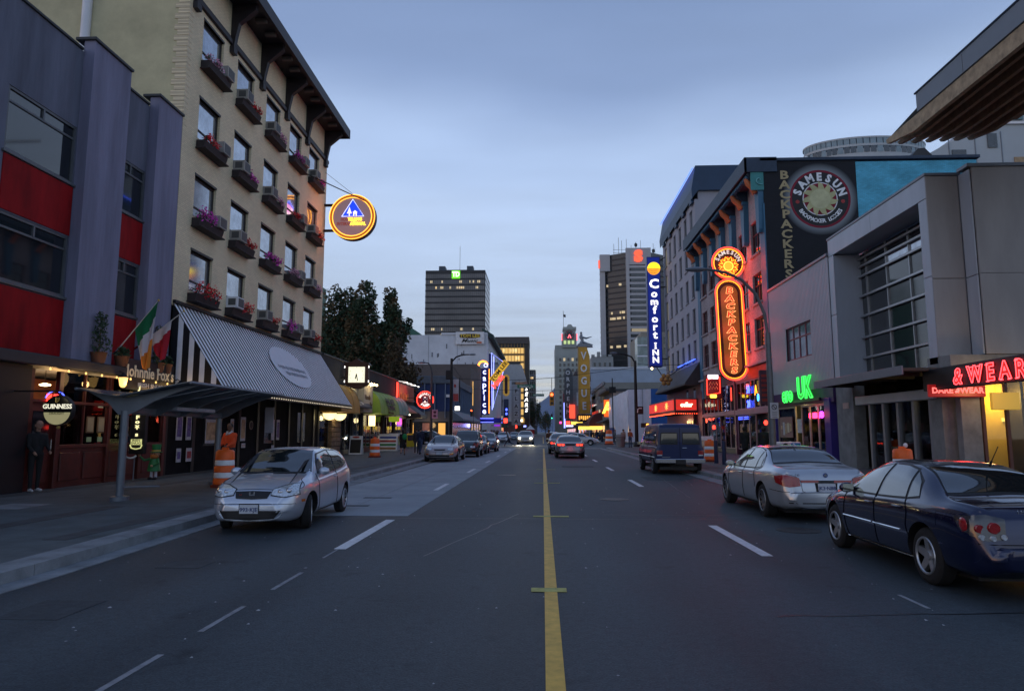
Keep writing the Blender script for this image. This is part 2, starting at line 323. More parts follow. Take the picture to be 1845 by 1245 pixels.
for sd in (-1, 1):
 e = 6.3 if sd < 0 else 6.12
 for y0, y1 in ((-40, 71.5), (96.5, 900)):
  nm = 'pavement'
  W_ = MB();
  rr = 3.2; pts = []
  xo = sd * (e + .42);
  def corner(cx, cy, q0, q1): return [(cx + rr * cos(radians(q0 + (q1 - q0) * i / 6)), cy + rr * sin(radians(q0 + (q1 - q0) * i / 6))) for i in range(7)]
  X1 = sd * 140; near = sd < 0 and y0 < 0
  poly = [(xo, y0 + (rr if y0 > 0 else 0))] if False else []
  if sd < 0:
   if near: xo = kx(72) - .42
   poly = ([(kx(q) - .42, q) for q in (-40, 7.2, 13, 22, 40, 66)] if y0 < 0 else corner(xo - rr, y0 + rr, -90, 0)) + (corner(xo - rr, y1 - rr, 0, 90) if y1 < 100 else [(xo, y1)]) + [(X1, y1), (X1, y0)]
  else:
   poly = [(X1, y0), (X1, y1)] + (corner(xo + rr, y1 - rr, 90, 180) if y1 < 100 else [(xo, y1)]) + ([(xo, y0)] if y0 < 0 else corner(xo + rr, y0 + rr, 180, 270))
  pv = MB().prism(poly, 'z', -.02, .13).build('sidewalk', M_walk, kind='structure'); walks.append(pv)
  y = y0 if y0 < 0 else y0 + rr; ye = (y1 - rr) if y1 < 100 else 260
  while y < ye - .1:
   b = min(y + 4, ye)
   if near:
    MB().prism([(kx(y) - .42, y + .006), (kx(y), y + .006), (kx(b), b - .006), (kx(b) - .42, b - .006)], 'z', 0, .138).build('kerb', M_kerb, pv); y = b; continue
   MB().bbox(min(sd * e, xo), max(sd * e, xo), y + .006, b - .006, 0, .138, .012).build('kerb', M_kerb, pv); y = b
  for cy, q0, q1 in (((y1 - rr), 0, 90), ) if y1 < 100 else ((y0 + rr, -90, 0),):
   cx = xo + sd * rr
   a = [(cx - sd * (rr) * cos(radians(q0 + (q1 - q0) * i / 8)), cy + rr * sin(radians(q0 + (q1 - q0) * i / 8))) for i in range(9)]
   bo = [(cx - sd * (rr + .42) * cos(radians(q0 + (q1 - q0) * i / 8)), cy + (rr + .42) * sin(radians(q0 + (q1 - q0) * i / 8))) for i in range(9)]
   MB().prism(a + bo[::-1], 'z', 0, .138).build('kerb', M_kerb, pv)
wl = walks[0]
for x0, x1, y0, y1, mm in ((-9.0, -8.6, 8.2, 14.2, M_patch), (-7.1, -6.75, 9.8, 14.2, M_patch), (-8.3, -7.0, 7.5, 8.5, M_patch), (-11.3, -10.4, 13.6, 14.6, M_kerb), (-13.1, -12.6, 16, 33, M_patch), (-11.2, -10.9, 18, 28, M_patch), (-8.0, -7.6, 24, 46, M_patch), (-8.2, -7.3, 27, 27.5, M_patch)):
 MB().box(x0, x1, y0, y1, .131, .135).build('surface_patch', mm, wl)
for y in range(-20, 70): pass
y = -10
MB().box(.01, .14, -40, 69.5, .001, .006).build('centre_line', M_yel, road)
for y, a, b in ((7.55, -.13, .24), (13.95, -.2, .5), (22.9, -.3, .55), (31.0, -.3, .55), (40.5, -.3, .5), (54, -.3, .5)):
 MB().box(a, b, y - .09, y + .09, .0065, .009).build('survey_tick', M_yel2, road)
for a, b in ((9.7, 12.75), (21.6, 24.6), (30.3, 33.2), (39.3, 42.3), (48.5, 51.4), (57.5, 60.5)): sheet('lane_dash', 2.92, 3.07, a, b, .005, M_line)
for a, b in ((10.0, 13.3),): sheet('lane_dash', -2.97, -2.80, a, b, .005, M_line)
for a, b in ((4.5, 5.3), (5.9, 6.75), (7.45, 8.35)): sheet('lane_dash', -2.88, -2.83, a, b, .005, M_worn, label='thin worn white dash')
for a, b in ((9.3, 9.95), (8.6, 8.65)): sheet('lane_dash', -2.92, -2.89, a, b, .005, M_worn)
for a, b in ((19.9, 22.4), (28.5, 31.4), (37.5, 40.4), (46.5, 49.4), (55.5, 58.4), (64, 66)): sheet('lane_dash', -3.12, -2.98, a, b, .013, M_line)
for a, b in ((7.25, 7.5),): sheet('lane_dash', 3.6, 3.64, a - .3, b, .005, M_worn)
sheet('stop_line', .4, 5.5, 69.9, 70.35, .005, M_line)
sheet('crosswalk_line', -5.9, 5.9, 72.2, 72.42, .005, M_worn); sheet('crosswalk_line', -5.9, 5.9, 75.4, 75.62, .005, M_worn); sheet('crosswalk_line', -5.9, 5.9, 93, 93.25, .005, M_worn)
for a in range(100, 240, 9): sheet('lane_dash', 2.92, 3.07, a, a + 3, .005, M_line); sheet('centre_line', 0, .15, a, a + 8.9, .005, M_yel)
rl = walks[2]
MB().box(6.6, 7.6, 30, 36, .131, .135).build('surface_patch', M_patch, rl)
tar = mat('tar_sealant', (.012, .013, .016), .35, 0, .2)
for k, (x, y, a, l) in enumerate(((-4.8, 13.6, 0, 8.6), (1.2, 14.3, .02, 4.0), (3.7, 18, 1.5, 9), (-1.6, 9.5, 1.35, 5), (2.1, 6.6, .1, 3.2), (4.6, 22, 1.45, 12))):
 P = [(x + cos(a) * l * i / 14 + .06 * noise.noise((i * .6, k, 0)), y + sin(a) * l * i / 14 + .06 * noise.noise((i * .6, k, 5))) for i in range(15)]; w_ = .012
 MB().add([(p[0] - w_ * sin(a), p[1] + w_ * cos(a), .003) for p in P] + [(p[0] + w_ * sin(a), p[1] - w_ * cos(a), .003) for p in P], [(i, i + 1, i + 16, i + 15) for i in range(14)]).build('tar_seam', tar, road)
old_a = mat('trench_blacktop', (.042, .050, .057), .75, 0, .35, 8, bump=.4, bs=60)
for x0, x1, y0, y1 in ((3.6, 5.2, 24.5, 26.2), (-4.9, -4.3, 6.2, 6.9), (.9, 2.4, 33, 34.5)): sheet('trench_patch', x0, x1, y0, y1, .0042, old_a)
iron = mat('cast_iron', (.05, .045, .045), .45, .6, .3, 20, bump=.5, bs=60)
for x, y in ((1.75, 17.5), (-1.4, 27), (4.3, 12.2)):
 MB().lathe((x, y, 0), [(.36, .001), (.36, .006)], 28).build('manhole_rim', iron, road); MB().lathe((x, y, 0), [(.31, .006), (.31, .009)], 28).build('manhole_cover', iron, road)
lit = MB()
for i in range(160):
 x = random.uniform(-5.5, 5.5); yy = random.uniform(3.2, 26); r = random.uniform(.006, .017); k = len(lit.v)
 lit.add([(x - r, yy - r, .003), (x + r, yy - r * .6, .003), (x + r * .8, yy + r, .003), (x - r * .5, yy + r, .005 + r * .3)], [(0, 1, 2, 3), (0, 1, 3)])
lit.build('grit', mat('pale_grit', (.4, .4, .42), .8), kind='stuff', label='pale bits of grit and litter scattered over the asphalt')
def hills():
 b = MB(); nx, ny = 70, 14; vs = []
 for j in range(ny):
  for i in range(nx):
   x = -3000 + 6000 * i / (nx - 1); yy = 5200 + 2400 * j / (ny - 1); t = sin(pi * min(1, j / (ny - 1) * 1.0))
   ridge = 215 + 330 * exp(-((x - 240) / 210) ** 2) + 130 * exp(-((x + 900) / 500) ** 2) + 30 * noise.noise((x / 400, yy / 700, 1)) + 20 * noise.noise((x / 110, yy / 200, 3)) + 8 * noise.noise((x / 40, 0, 5))
   vs.append((x, yy, -30 + max(0, ridge) * t))
 b.add(vs, [(j * nx + i, j * nx + i + 1, (j + 1) * nx + i + 1, (j + 1) * nx + i) for j in range(ny - 1) for i in range(nx - 1)], 0, True)
 b.build('hills', mat('hazed_forest_slope', (.035, .085, .20), .9, 0, .2, .01), kind='structure', sharp=False)  # blue of the distant haze is put into the forest colour
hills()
# ---------------- facade helpers ----------------
def bx(mb, pl, a0, a1, u0, u1, z0, z1, m=0):   # box in facade coordinates: a = across the wall plane, u = along it
 if pl == 'x': mb.box(a0, a1, u0, u1, z0, z1, m)
 else: mb.box(u0, u1, a0, a1, z0, z1, m)
 return mb
def holed(mb, pl, p, th, u0, u1, z0, z1, holes, m=0):   # outer face at p, inner at p+th
 us = sorted({u0, u1, *[h[0] for h in holes], *[h[1] for h in holes]}); us = [u for u in us if u0 <= u <= u1]
 for a, b in zip(us[:-1], us[1:]):
  if b - a < 1e-5: continue
  hs = sorted([(max(h[2], z0), min(h[3], z1)) for h in holes if h[0] < (a + b) / 2 < h[1]]); z = z0
  for h0, h1 in hs:
   if h0 > z: bx(mb, pl, p, p + th, a, b, z, h0, m)
   z = h1
  if z < z1: bx(mb, pl, p, p + th, a, b, z, z1, m)
 return mb
def window(par, pl, p, s, u0, u1, z0, z1, fm, pm, mv=(), mh=(), fw=.06, rec=.12, sill=None, name='window', pane=True, dep=.07):
 a = p - s * rec; b = a - s * dep; f = MB()
 bx(f, pl, a, b, u0, u0 + fw, z0, z1); bx(f, pl, a, b, u1 - fw, u1, z0, z1); bx(f, pl, a, b, u0 + fw, u1 - fw, z0, z0 + fw); bx(f, pl, a, b, u0 + fw, u1 - fw, z1 - fw, z1)
 for v in mv: bx(f, pl, a - s * .006, b, v - fw * .4, v + fw * .4, z0 + fw, z1 - fw)
 for v in mh: bx(f, pl, a - s * .01, b, u0 + fw, u1 - fw, v - fw * .4, v + fw * .4)
 o = f.build(name, fm, par)
 if pane:
  q = MB(); bx(q, pl, b + s * .025, b + s * .015, u0 + fw * .5, u1 - fw * .5, z0 + fw * .5, z1 - fw * .5); q.build('pane', pm, o)
 if sill:
  q = MB(); bx(q, pl, p + s * .06, p - s * rec, u0 - .05, u1 + .05, z0 - .09, z0 - .002); q.build('sill', sill, par)
 return o
def foliage(mb, c, r, n, s=.05, m=0, flat=.0):
 for i in range(n):
  while True:
   q = Vector((random.uniform(-1, 1), random.uniform(-1, 1), random.uniform(-1, 1)))
   if q.length < 1: break
  p = Vector((c[0] + q.x * r[0], c[1] + q.y * r[1], c[2] + q.z * r[2]))
  a = Vector((random.gauss(0, 1), random.gauss(0, 1), random.gauss(0, 1))).normalized(); b = a.cross(Vector((random.gauss(0, 1), random.gauss(0, 1), random.gauss(0, 1)))).normalized(); k = s * random.uniform(.6, 1.3)
  mb.add([p - a * k, p - b * k * .5, p + a * k, p + b * k * .5], [(0, 1, 2, 3)], m)
 return mb
leaf = mat('dark_leaves', (.035, .065, .03), .7, 0, .5, 6)
leaf2 = mat('olive_leaves', (.06, .07, .03), .7, 0, .5, 5)
fl_red = mat('red_petals', (.8, .02, .03), .6, 0, .4, 9); fl_mag = mat('magenta_petals', (.75, .05, .5), .6, 0, .4, 9); fl_pink = mat('pink_petals', (.8, .35, .5), .6, 0, .4, 9); fl_wht = mat('white_petals', (.7, .66, .68), .6, 0, .2, 9)
# ---------------- the pub ----------------
L0 = -13.3
slate = mat('slate_stucco', (.12, .13, .175), .85, 0, .38, 1.3, bump=.25, bs=25, det=8, st=.12)
lilac = mat('grey_violet_stucco', (.20, .20, .285), .85, 0, .28, 1.6, bump=.25, bs=25, det=8, st=.12)
redp = mat('red_panel', (.26, .006, .008), .7, 0, .4, 1.8, bump=.1, bs=10, spec=.15, st=.25)
pub = thing('pub_building', (L0, 16, 0), 'two storey pub building with slate stucco bays, violet piers and red spandrel panels', 'building')
XB = -13.62
w1 = (16.25, 18.86); w2 = (20.78, 22.4)
holes = []
for a, b in (w1, w2): holes += [(a, b, 8.78, 10.5), (a, b, 5.45, 7.2)]
wb = MB(); holed(wb, 'x', XB, -.3, 8, 24, 3.6, 12.9, holes)
wb.box(-30, XB - .302, 8, 23.98, 3.4, 12.6); wb.build('wall', slate, pub)
for y0, y1, zt in ((18.9, 20.75, 13.25), (22.42, 23.97, 13.25), (8.4, 10.0, 13.25)):
 MB().box(XB - .01, L0, y0, y1, 3.66, zt).build('pilaster', lilac, pub)
 MB().bbox(XB - .25, L0 + .07, y0 - .07, y1 + .03, zt, zt + .1, .015).build('coping', dgrey, pub)
for y0, y1 in ((10.1, 18.82), (20.82, 22.33)): MB().bbox(XB - .3, XB + .06, y0, y1, 12.9, 12.98, .01).build('coping', dgrey, pub)
winf = mat('grey_metal_window_frame', (.13, .14, .15), .5, .4, .15)
for a, b in (w1, w2):
 for z0, z1 in ((8.78, 10.5), (5.45, 7.2)):
  f = window(pub, 'x', XB, 1, a, b, z0, z1, winf, glass, mh=(z1 - .38,), fw=.07, rec=.02)
  m_ = MB(); m_.box(XB - .015, XB - .08, (a + b) / 2 - .03, (a + b) / 2 + .03, z1 - .36, z1 - .07); m_.build('mullion', winf, f)
  MB().bbox(XB - .04, XB + .07, a - .06, b + .06, z0 - .08, z0 - .004, .01).build('sill', winf, pub)
for a, b in (w1, w2):
 for z0, z1 in ((7.24, 8.68), (3.75, 5.34)): MB().bbox(XB - .05, XB + .03, a, b, z0, z1, .01).build('spandrel_panel', redp, pub)
MB().bbox(XB - .2, L0 + .32, 10, 23.98, 3.36, 3.66, .03).build('ledge', dgrey, pub)
back = MB().box(-16, -15.9, 8, 24, .13, 3.3).box(-16, -13.4, 8, 24, .1, .14).build('back_wall', mat('dim_bar_wall', (.12, .03, .015), .6, 0, .6, 1.5), pub)
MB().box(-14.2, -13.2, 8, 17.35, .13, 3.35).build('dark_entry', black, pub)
fr = MB()
for y0, y1 in ((17.35, 17.5), (18.45, 18.62), (20.7, 20.85), (22.4, 22.6), (23.8, 23.97)): fr.bbox(L0 - .05, L0 + .08, y0, y1, .13, 3.3, .015)
fr.bbox(L0 - .04, L0 + .06, 17.5, 23.8, 2.42, 2.5, .01).bbox(L0 - .04, L0 + .06, 18.62, 23.8, 1.2, 1.3, .01)
fr.build('shopfront_frame', wood, pub)
MB().box(L0 - .1, L0, 18.62, 23.8, .13, 1.2).build('stall_riser', wood, pub)
for y0, y1 in ((18.75, 19.6), (19.75, 20.6), (20.95, 22.3), (22.7, 23.7)): MB().bbox(L0 - .01, L0 + .035, y0, y1, .3, 1.08, .02).build('raised_panel', wood, pub)
d = MB().box(L0 - .12, L0 - .04, 17.5, 18.45, .13, 2.42).build('door', wood, pub)
MB().bbox(L0 - .05, L0 - .01, 17.62, 18.33, .3, 1.1, .02).build('door_panel', wood, d); MB().box(L0 - .045, L0 - .03, 17.68, 18.3, 1.35, 2.2).build('door_pane', glass, d); MB().tube([(L0 + .02, 18.36, 1.1), (L0 + .02, 18.36, 1.45)], .015, 6).build('handle', chrome, d)
shopglass = mat('shop_window_glass', (.05, .05, .05), .02, 0, 0, spec=.8)
def clearglass(name='clear_glass', tint=(.9, .9, .9), a=.22):
 if name in MT: return MT[name]
 m = bpy.data.materials.new(name); m.use_nodes = True; nt = m.node_tree; N = nt.nodes; L = nt.links; N.clear()
 o = N.new('ShaderNodeOutputMaterial'); t = N.new('ShaderNodeBsdfTransparent'); t.inputs[0].default_value = (*tint, 1); gl = N.new('ShaderNodeBsdfGlossy'); gl.inputs['Roughness'].default_value = .02
 fz = N.new('ShaderNodeFresnel'); fz.inputs[0].default_value = 1.5; mx = N.new('ShaderNodeMixShader'); L.new(fz.outputs[0], mx.inputs[0]); L.new(t.outputs[0], mx.inputs[1]); L.new(gl.outputs[0], mx.inputs[2]); L.new(mx.outputs[0], o.inputs[0])
 m.diffuse_color = (.5, .5, .5, 1); MT[name] = m; return m
cglass = clearglass()
for y0, y1 in ((18.62, 19.65), (19.65, 20.7), (20.85, 22.4), (22.6, 23.8)):
 MB().box(L0 - .03, L0 - .02, y0, y1, 1.3, 2.42).build('window_pane', cglass, pub); MB().box(L0 - .03, L0 - .02, y0, y1, 2.5, 3.3).build('transom_pane', cglass, pub)
 MB().box(L0 - .02, L0 + .03, y1 - .04, y1, 1.3, 3.3).build('mullion', wood, pub)
for x, y, z in ((-14.2, 19.2, 3.0), (-14.0, 19.7, 2.85), (-14.3, 21.4, 3.05), (-14.5, 18.8, 3.1), (-14.9, 22.6, 2.9)):
 lm = thing('pendant_lamp', (x, y, z), {19.2: 'glowing warm saucer lamp highest in the pub window', 19.7: 'glowing warm saucer lamp just below another in the pub window', 21.4: 'warm saucer lamp behind the hanging pub name board', 18.8: 'small warm lamp above the pub door', 22.6: 'warm lamp deep inside the pub by the corner'}[y], 'lamp', 'pendant lamps inside the pub')
 MB().lathe((x, y, z - .06), [(.02, 0), (.13, .02), (.15, .05), (.03, .09)], 12).build('bulb_bowl', warm_bulb, lm); MB().tube([(x, y, z + .02), (x, y, 3.4)], .01, 5).build('cord', black, lm)
light('pub_glow', (-14.3, 20, 2.7), 75, (1, .55, .2), .4, pub); light('pub_glow', (-14.3, 22.6, 2.5), 42, (1, .5, .2), .3, pub)
bs_ = MB();
for z in (1.5, 1.9, 2.3): bs_.box(-15.85, -15.6, 18.5, 23.6, z, z + .03)
bs_.build('back_bar_shelf', brownwood, pub)
bo = MB()
for z in (1.53, 1.93, 2.33):
 y = 18.6
 while y < 23.5: bo.lathe((-15.72, y, z), [(.035, 0), (.035, .18), (.012, .22), (.012, .28)], 6, random.randrange(3)); y += random.uniform(.09, .22)
props(bo.build('bottles', [mat('amber_glass', (.35, .12, .02), .15, 0, 0), mat('green_glass', (.03, .15, .04), .15, 0, 0), cream]), 'many small bottles standing on the back bar shelves in the pub', 'bottles', kind='stuff')
for y, nm in ((19.95, 'menu in a brown frame behind the pub window nearest the round beer sign'), (20.45, 'narrow menu sheet in the pub window beside the lit vertical sign')):
 p_ = thing('framed_menu', (L0, y, 1.5), nm, 'menu'); MB().bbox(L0 + .005, L0 + .03, y - .18, y + .16, 1.62, 2.1, .01).build('frame', brownwood, p_); MB().box(L0 + .031, L0 + .034, y - .14, y + .12, 1.66, 2.06).build('sheet', mat('old_paper', (.35, .28, .16), .8), p_)
 MB().box(L0 + .01, L0 + .016, y - .12, y + .1, 1.36, 1.5).build('sticker', mat('pale_green_paper', (.3, .4, .2), .8), p_)
sb = thing('pub_name_board', (-13.0, 22.4, 3.0), 'dark board with cream old style lettering hung over the pub windows behind the tricolour flag', 'sign')
MB().bbox(-13.08, -13.0, 20.95, 23.9, 2.98, 3.95, .02).build('board', mat('near_black_green', (.015, .014, .016), .4), sb)
text("Johnnie Fox's", 'lettering', cream, sb, (-12.985, 22.45, 3.55), .52, xd=(0, 1, 0), bold=.02, depth=.03)
text("IRISH SNUG", 'lettering', mat('dim_silver_letters', (.45, .45, .47), .5), sb, (-12.985, 22.45, 3.14), .2, xd=(0, 1, 0), bold=.015, depth=.02, sx=1.4)
for y in (20.7, 24.05):
 lt = thing('wall_lantern', (-13.05, y, 3.1), {20.7: 'lit brass lantern on the pub wall left of the name board, beside the shrub', 24.05: 'lit brass lantern between the name board and striped awning'}[y], 'lantern', 'lanterns of the pub')
 MB().lathe((-12.85, y, 3.0), [(.05, 0), (.10, .05), (.15, .30), (.02, .3)], 6, smooth=False).build('glass_body', warm_lit, lt); MB().lathe((-12.85, y, 3.301), [(.18, 0), (.06, .1), (.02, .16)], 6, smooth=False).build('cap', black, lt)
 MB().ell((-12.85, y, 3.12), .05).build('bulb', warm_bulb, lt) if False else None
 MB().tube([(-12.85, y, 3.44), (-12.95, y, 3.5), (-13.2, y, 3.38)], .014, 6).build('bracket', black, lt)
 light('lantern_light', (-12.62, y, 3.1), 14, (1, .6, .22), .1, lt)
gs = thing('round_beer_sign', (-12.0, 16.8, 1.8), 'round black and cream beer sign with gold harp hanging by the pub door', 'sign')
MB().lathe((-12.0, 16.8, 2.18), [(.36, -.07), (.375, -.06), (.375, .06), (.36, .07)], 36, ax='y').build('case', black, gs)
MB().lathe((-12.0, 16.725, 2.18), [(.35, -.004), (.35, 0)], 36, ax='y').build('face', mat('black_gloss_face', (.006, .006, .006), .25, 0, 0), gs)
hp = [(-12.0 + .345 * cos(a), 2.18 + .345 * sin(a)) for a in [pi + pi * i / 20 + .12 * (1 if i == 0 else (-1 if i == 20 else 0)) for i in range(21)]]
def gradmat():
 m = emis('sign_lower_glow', (.42, .38, .2), .55); return m
MB().prism([( -12.0 + .34 * cos(a), 2.16 + .335 * sin(a)) for a in [pi * 1.03 + pi * .94 * i / 20 for i in range(21)]], 'y', 16.712, 16.719).build('lit_half', gradmat(), gs)
text('GUINNESS', 'lettering', emis('sign_cream', (.95, .9, .7), .9), gs, (-12.0, 16.712, 2.27), .16, bold=.02, depth=.01)
text('DRAUGHT', 'lettering', mat('olive_ink', (.08, .09, .03), .5), gs, (-12.0, 16.706, 2.1), .08, bold=.01, depth=.006)
gold = mat('harp_gold', (.55, .38, .1), .4, .3, 0)
hb = MB().tube([(-12.05, 16.71, 2.38), (-12.05, 16.71, 2.5), (-12.0, 16.71, 2.47), (-11.96, 16.71, 2.49), (-11.97, 16.71, 2.42), (-12.02, 16.71, 2.37), (-12.05, 16.71, 2.38)], .009, 5)
for i in range(4): hb.tube([(-12.04 + i * .02, 16.71, 2.39 + .004 * i), (-12.04 + i * .02, 16.71, 2.48)], .003, 4)
hb.build('harp_emblem', gold, gs)
MB().tube([(-12.0, 16.8, 2.55), (-12.0, 16.8, 2.66), (-13.2, 16.8, 2.66)], .02, 6).build('bracket', black, gs); MB().ell((-12.0, 16.8, 1.76), .04).build('finial', gold, gs)
light('beer_sign_light', (-12.0, 16.3, 2.5), 1.2, (1, .9, .6), .1, gs)
ns = thing('neon_beer_light', (-13.2, 18.3, 2.4), 'small red neon word under a blue neon arc glowing beside the pub door', 'neon sign')
MB().tube([(-13.2, 18.3 + .42 * cos(radians(a)), 2.45 + .3 * sin(radians(a))) for a in range(20, 161, 10)], .014, 6).build('blue_arc', e_blue, ns)
text('BUD', 'red_word', e_red, ns, (-13.2, 18.2, 2.55), .26, xd=(0, 1, 0), neon=.012)
vs2 = thing('vertical_name_sign', (-13.0, 21.8, 1.1), 'tall black sign with lit cream letters stacked one below another behind the bus shelter post', 'sign')
MB().bbox(-13.22, -12.72, 21.84, 22.0, .95, 3.0, .02).build('case', black, vs2)
vtext("Johnny Fox's", emis('lit_cream', (1, .9, .45), 1.3), vs2, (-12.98, 21.82, 3.05), .17, .135, bold=.03, sx=1.5, depth=.01)
MB().box(-13.15, -12.8, 21.81, 21.835, 1.24, 1.42).build('lit_plate', emis('lit_olive', (.75, .75, .3), .8), vs2)
text('IRISH', 'lettering', black, vs2, (-12.975, 21.8, 1.375), .1, bold=.02, depth=.004, sx=1.2); text('SNUG', 'lettering', black, vs2, (-12.975, 21.8, 1.29), .1, bold=.02, depth=.004, sx=1.2)
MB().tube([(-13.17, 21.81, 1.24), (-13.12, 21.81, 1.14), (-13.0, 21.81, 1.11), (-12.95, 21.81, 1.11), (-12.82, 21.81, 1.14), (-12.78, 21.81, 1.24)], .02, 6).build('lit_wreath', emis('lit_olive', (1, 1, 1), 1), vs2)
def shrub(x, y, z, w_, h, lab, n=420):
 t = thing('potted_shrub', (x, y, z), lab, 'shrub', 'shrubs on the pub ledge')
 MB().lathe((x, y, z), [(.16, 0), (.22, .3), (.24, .32), (.2, .33)], 10).build('pot', mat('terracotta', (.14, .06, .035), .8), t)
 MB().tube([(x, y, z + .3), (x, y, z + h * .7)], .02, 5).build('stem', brownwood, t)
 b = MB()
 for k in range(7):
  zz = z + .35 + (h - .4) * k / 6; rr = w_ * (1 - .55 * k / 6) * random.uniform(.75, 1.1)
  foliage(b, (x + random.uniform(-.05, .05), y + random.uniform(-.1, .1), zz), (rr, rr, h / 9), n // 7, .055)
 b.build('foliage', leaf, t)
shrub(-13.12, 19.85, 3.66, .36, 1.45, 'tall dark potted shrub on the pub ledge in front of the violet pier')
shrub(-13.1, 20.95, 3.66, .26, .62, 'low trailing plant above the name board lettering', 260)
shrub(-13.1, 23.0, 3.66, .3, 1.5, 'leafy shrub behind the flags near the striped awning')
shrub(-13.1, 23.5, 3.66, .26, .6, 'low plant with pale blooms at the corner beside the striped awning', 260)
def flag(name, lab, base, tip, s0, s1, drop, mats, seed):
 t = thing(name, base, lab, 'flag'); base = Vector(base); tip = Vector(tip)
 MB().tube([base, tip], .016, 8).build('pole', mat('white_pole', (.6, .6, .6), .4), t); MB().ell(tip, .035).build('finial', gold, t); MB().tube([base - Vector((.05, 0, .03)), base + (tip - base) * .06], .035, 8).build('socket', chrome, t)
 A = base + (tip - base) * s0; B = base + (tip - base) * s1; n, k = 16, 24; vs = []
 C = (A * .35 + B * .65)
 for j in range(k + 1):
  v = j / k
  for i in range(n + 1):
   u = i / n; top = A + (B - A) * u
   gather = (1 - v) ** .8; bot = C + (B - A) * (u - .65) * .22
   p = top * gather + bot * (1 - gather); p = Vector(p); p.z = (top.z * gather + C.z * (1 - gather)) - drop * v - .1 * sin(u * 3) * v
   p.y += .055 * sin(u * 11 + seed + v * 2) * (v ** .5) * 1.2; p.x += .04 * cos(u * 9 + v * 3 + seed) * v
   vs.append(p)
 fs = []; ms = []
 b = MB(); nb = len(mats)
 for j in range(k):
  for i in range(n):
   q = min(nb - 1, int(((j + .5) / k + (.18 * ((i + .5) / n - .5))) * nb * .999)); q = max(0, q)
   b.add([vs[j * (n + 1) + i], vs[j * (n + 1) + i + 1], vs[(j + 1) * (n + 1) + i + 1], vs[(j + 1) * (n + 1) + i]], [(0, 1, 2, 3)], q, True)
 b.build('cloth', mats, t, sharp=False); return t
f_g = mat('flag_green', (.01, .16, .06), .8, 0, .1); f_w = mat('flag_white', (.55, .55, .6), .8, 0, .06); f_o = mat('flag_orange', (.62, .2, .02), .8, 0, .1); f_r = mat('flag_red', (.35, .01, .03), .8, 0, .1)
flag('tricolour_flag', 'green white and orange tricolour hanging from a slanted pole over the pub sign', (-13.28, 20.9, 4.1), (-11.75, 20.45, 5.65), .45, 1, 1.75, [f_g, f_w, f_o], 0)
flag('red_and_white_flag', 'red and white flag hanging from the longer pole behind the tricolour', (-13.25, 21.9, 4.35), (-11.5, 21.5, 5.5), .3, .75, 1.0, [f_w, f_r, f_r], 2)
lp = thing('leprechaun_figure', (-12.56, 22.2, .13), 'painted leprechaun figure in green coat and tall green hat outside the pub', 'statue')
lg = mat('leprechaun_green', (.02, .16, .05), .5); lsk = mat('painted_skin', (.5, .27, .16), .5); lbd = mat('ginger_beard', (.4, .14, .03), .7)
x, y = -12.56, 22.2
MB().lathe((x, y, .38), [(.10, 0), (.20, .02), (.17, .2), (.12, .42), (.06, .46)], 14).build('coat', lg, lp)
MB().tube([(x - .07, y, .16), (x - .07, y, .4)], .045, 8).tube([(x + .07, y, .16), (x + .07, y, .4)], .045, 8).build('stockings', f_w, lp)
MB().ell((x - .08, y - .06, .17), (.06, .13, .045)).ell((x + .08, y - .06, .17), (.06, .13, .045)).build('shoes', black, lp)
MB().ell((x + .03, y, .93), (.12, .12, .13)).ell((x + .02, y - .12, .93), .03).ell((x - .1, y, .93), .03).ell((x + .15, y, .93), .03).build('head', lsk, lp)
MB().ell((x + .02, y - .05, .87), (.125, .12, .1)).build('beard', lbd, lp); MB().ell((x - .02, y - .115, .96), .014).ell((x + .06, y - .115, .96), .014).build('eyes', black, lp)
MB().lathe((x + .05, y, .99), [(.19, 0), (.19, .02), (.12, .03), (.14, .25), (.13, .26)], 16).build('hat', lg, lp); MB().lathe((x + .05, y, 1.022), [(.128, 0), (.131, .05)], 16).build('hat_band', gold, lp)
MB().tube([(x - .12, y - .02, .78), (x - .28, y - .08, .74), (x - .42, y - .1, .86)], [.045, .04, .035], 8).build('arm', lg, lp); MB().tube([(x + .12, y - .02, .78), (x + .2, y - .1, .65), (x + .06, y - .17, .58)], [.045, .04, .035], 8).build('arm', lg, lp)
hd = MB().ell((x - .45, y - .1, .9), (.045, .03, .05))
for q in range(5): hd.tube([(x - .46 + .02 * (q - 2), y - .1, .93), (x - .47 + .03 * (q - 2), y - .1, .985 - .01 * abs(q - 2))], .009, 5)
hd.ell((x + .03, y - .19, .57), (.045, .04, .035)); hd.build('hands', lsk, lp)
bn = thing("curved_rail", (-12.4, 20.6, .13), 'low white curved rail standing in front of the dark pub wall beside the leprechaun', 'railing')
MB().tube([(-12.9, 21.0 + .06 * i, 1.0 - .045 * i + .003 * i * i) for i in range(0, 13)], .03, 8).build('rail', mat('pale_rail', (.45, .47, .45), .5), bn)
for y in (21.1, 21.65): MB().tube([(-12.9, y, .13), (-12.9, y, .86)], .018, 6).build('post', steel, bn)
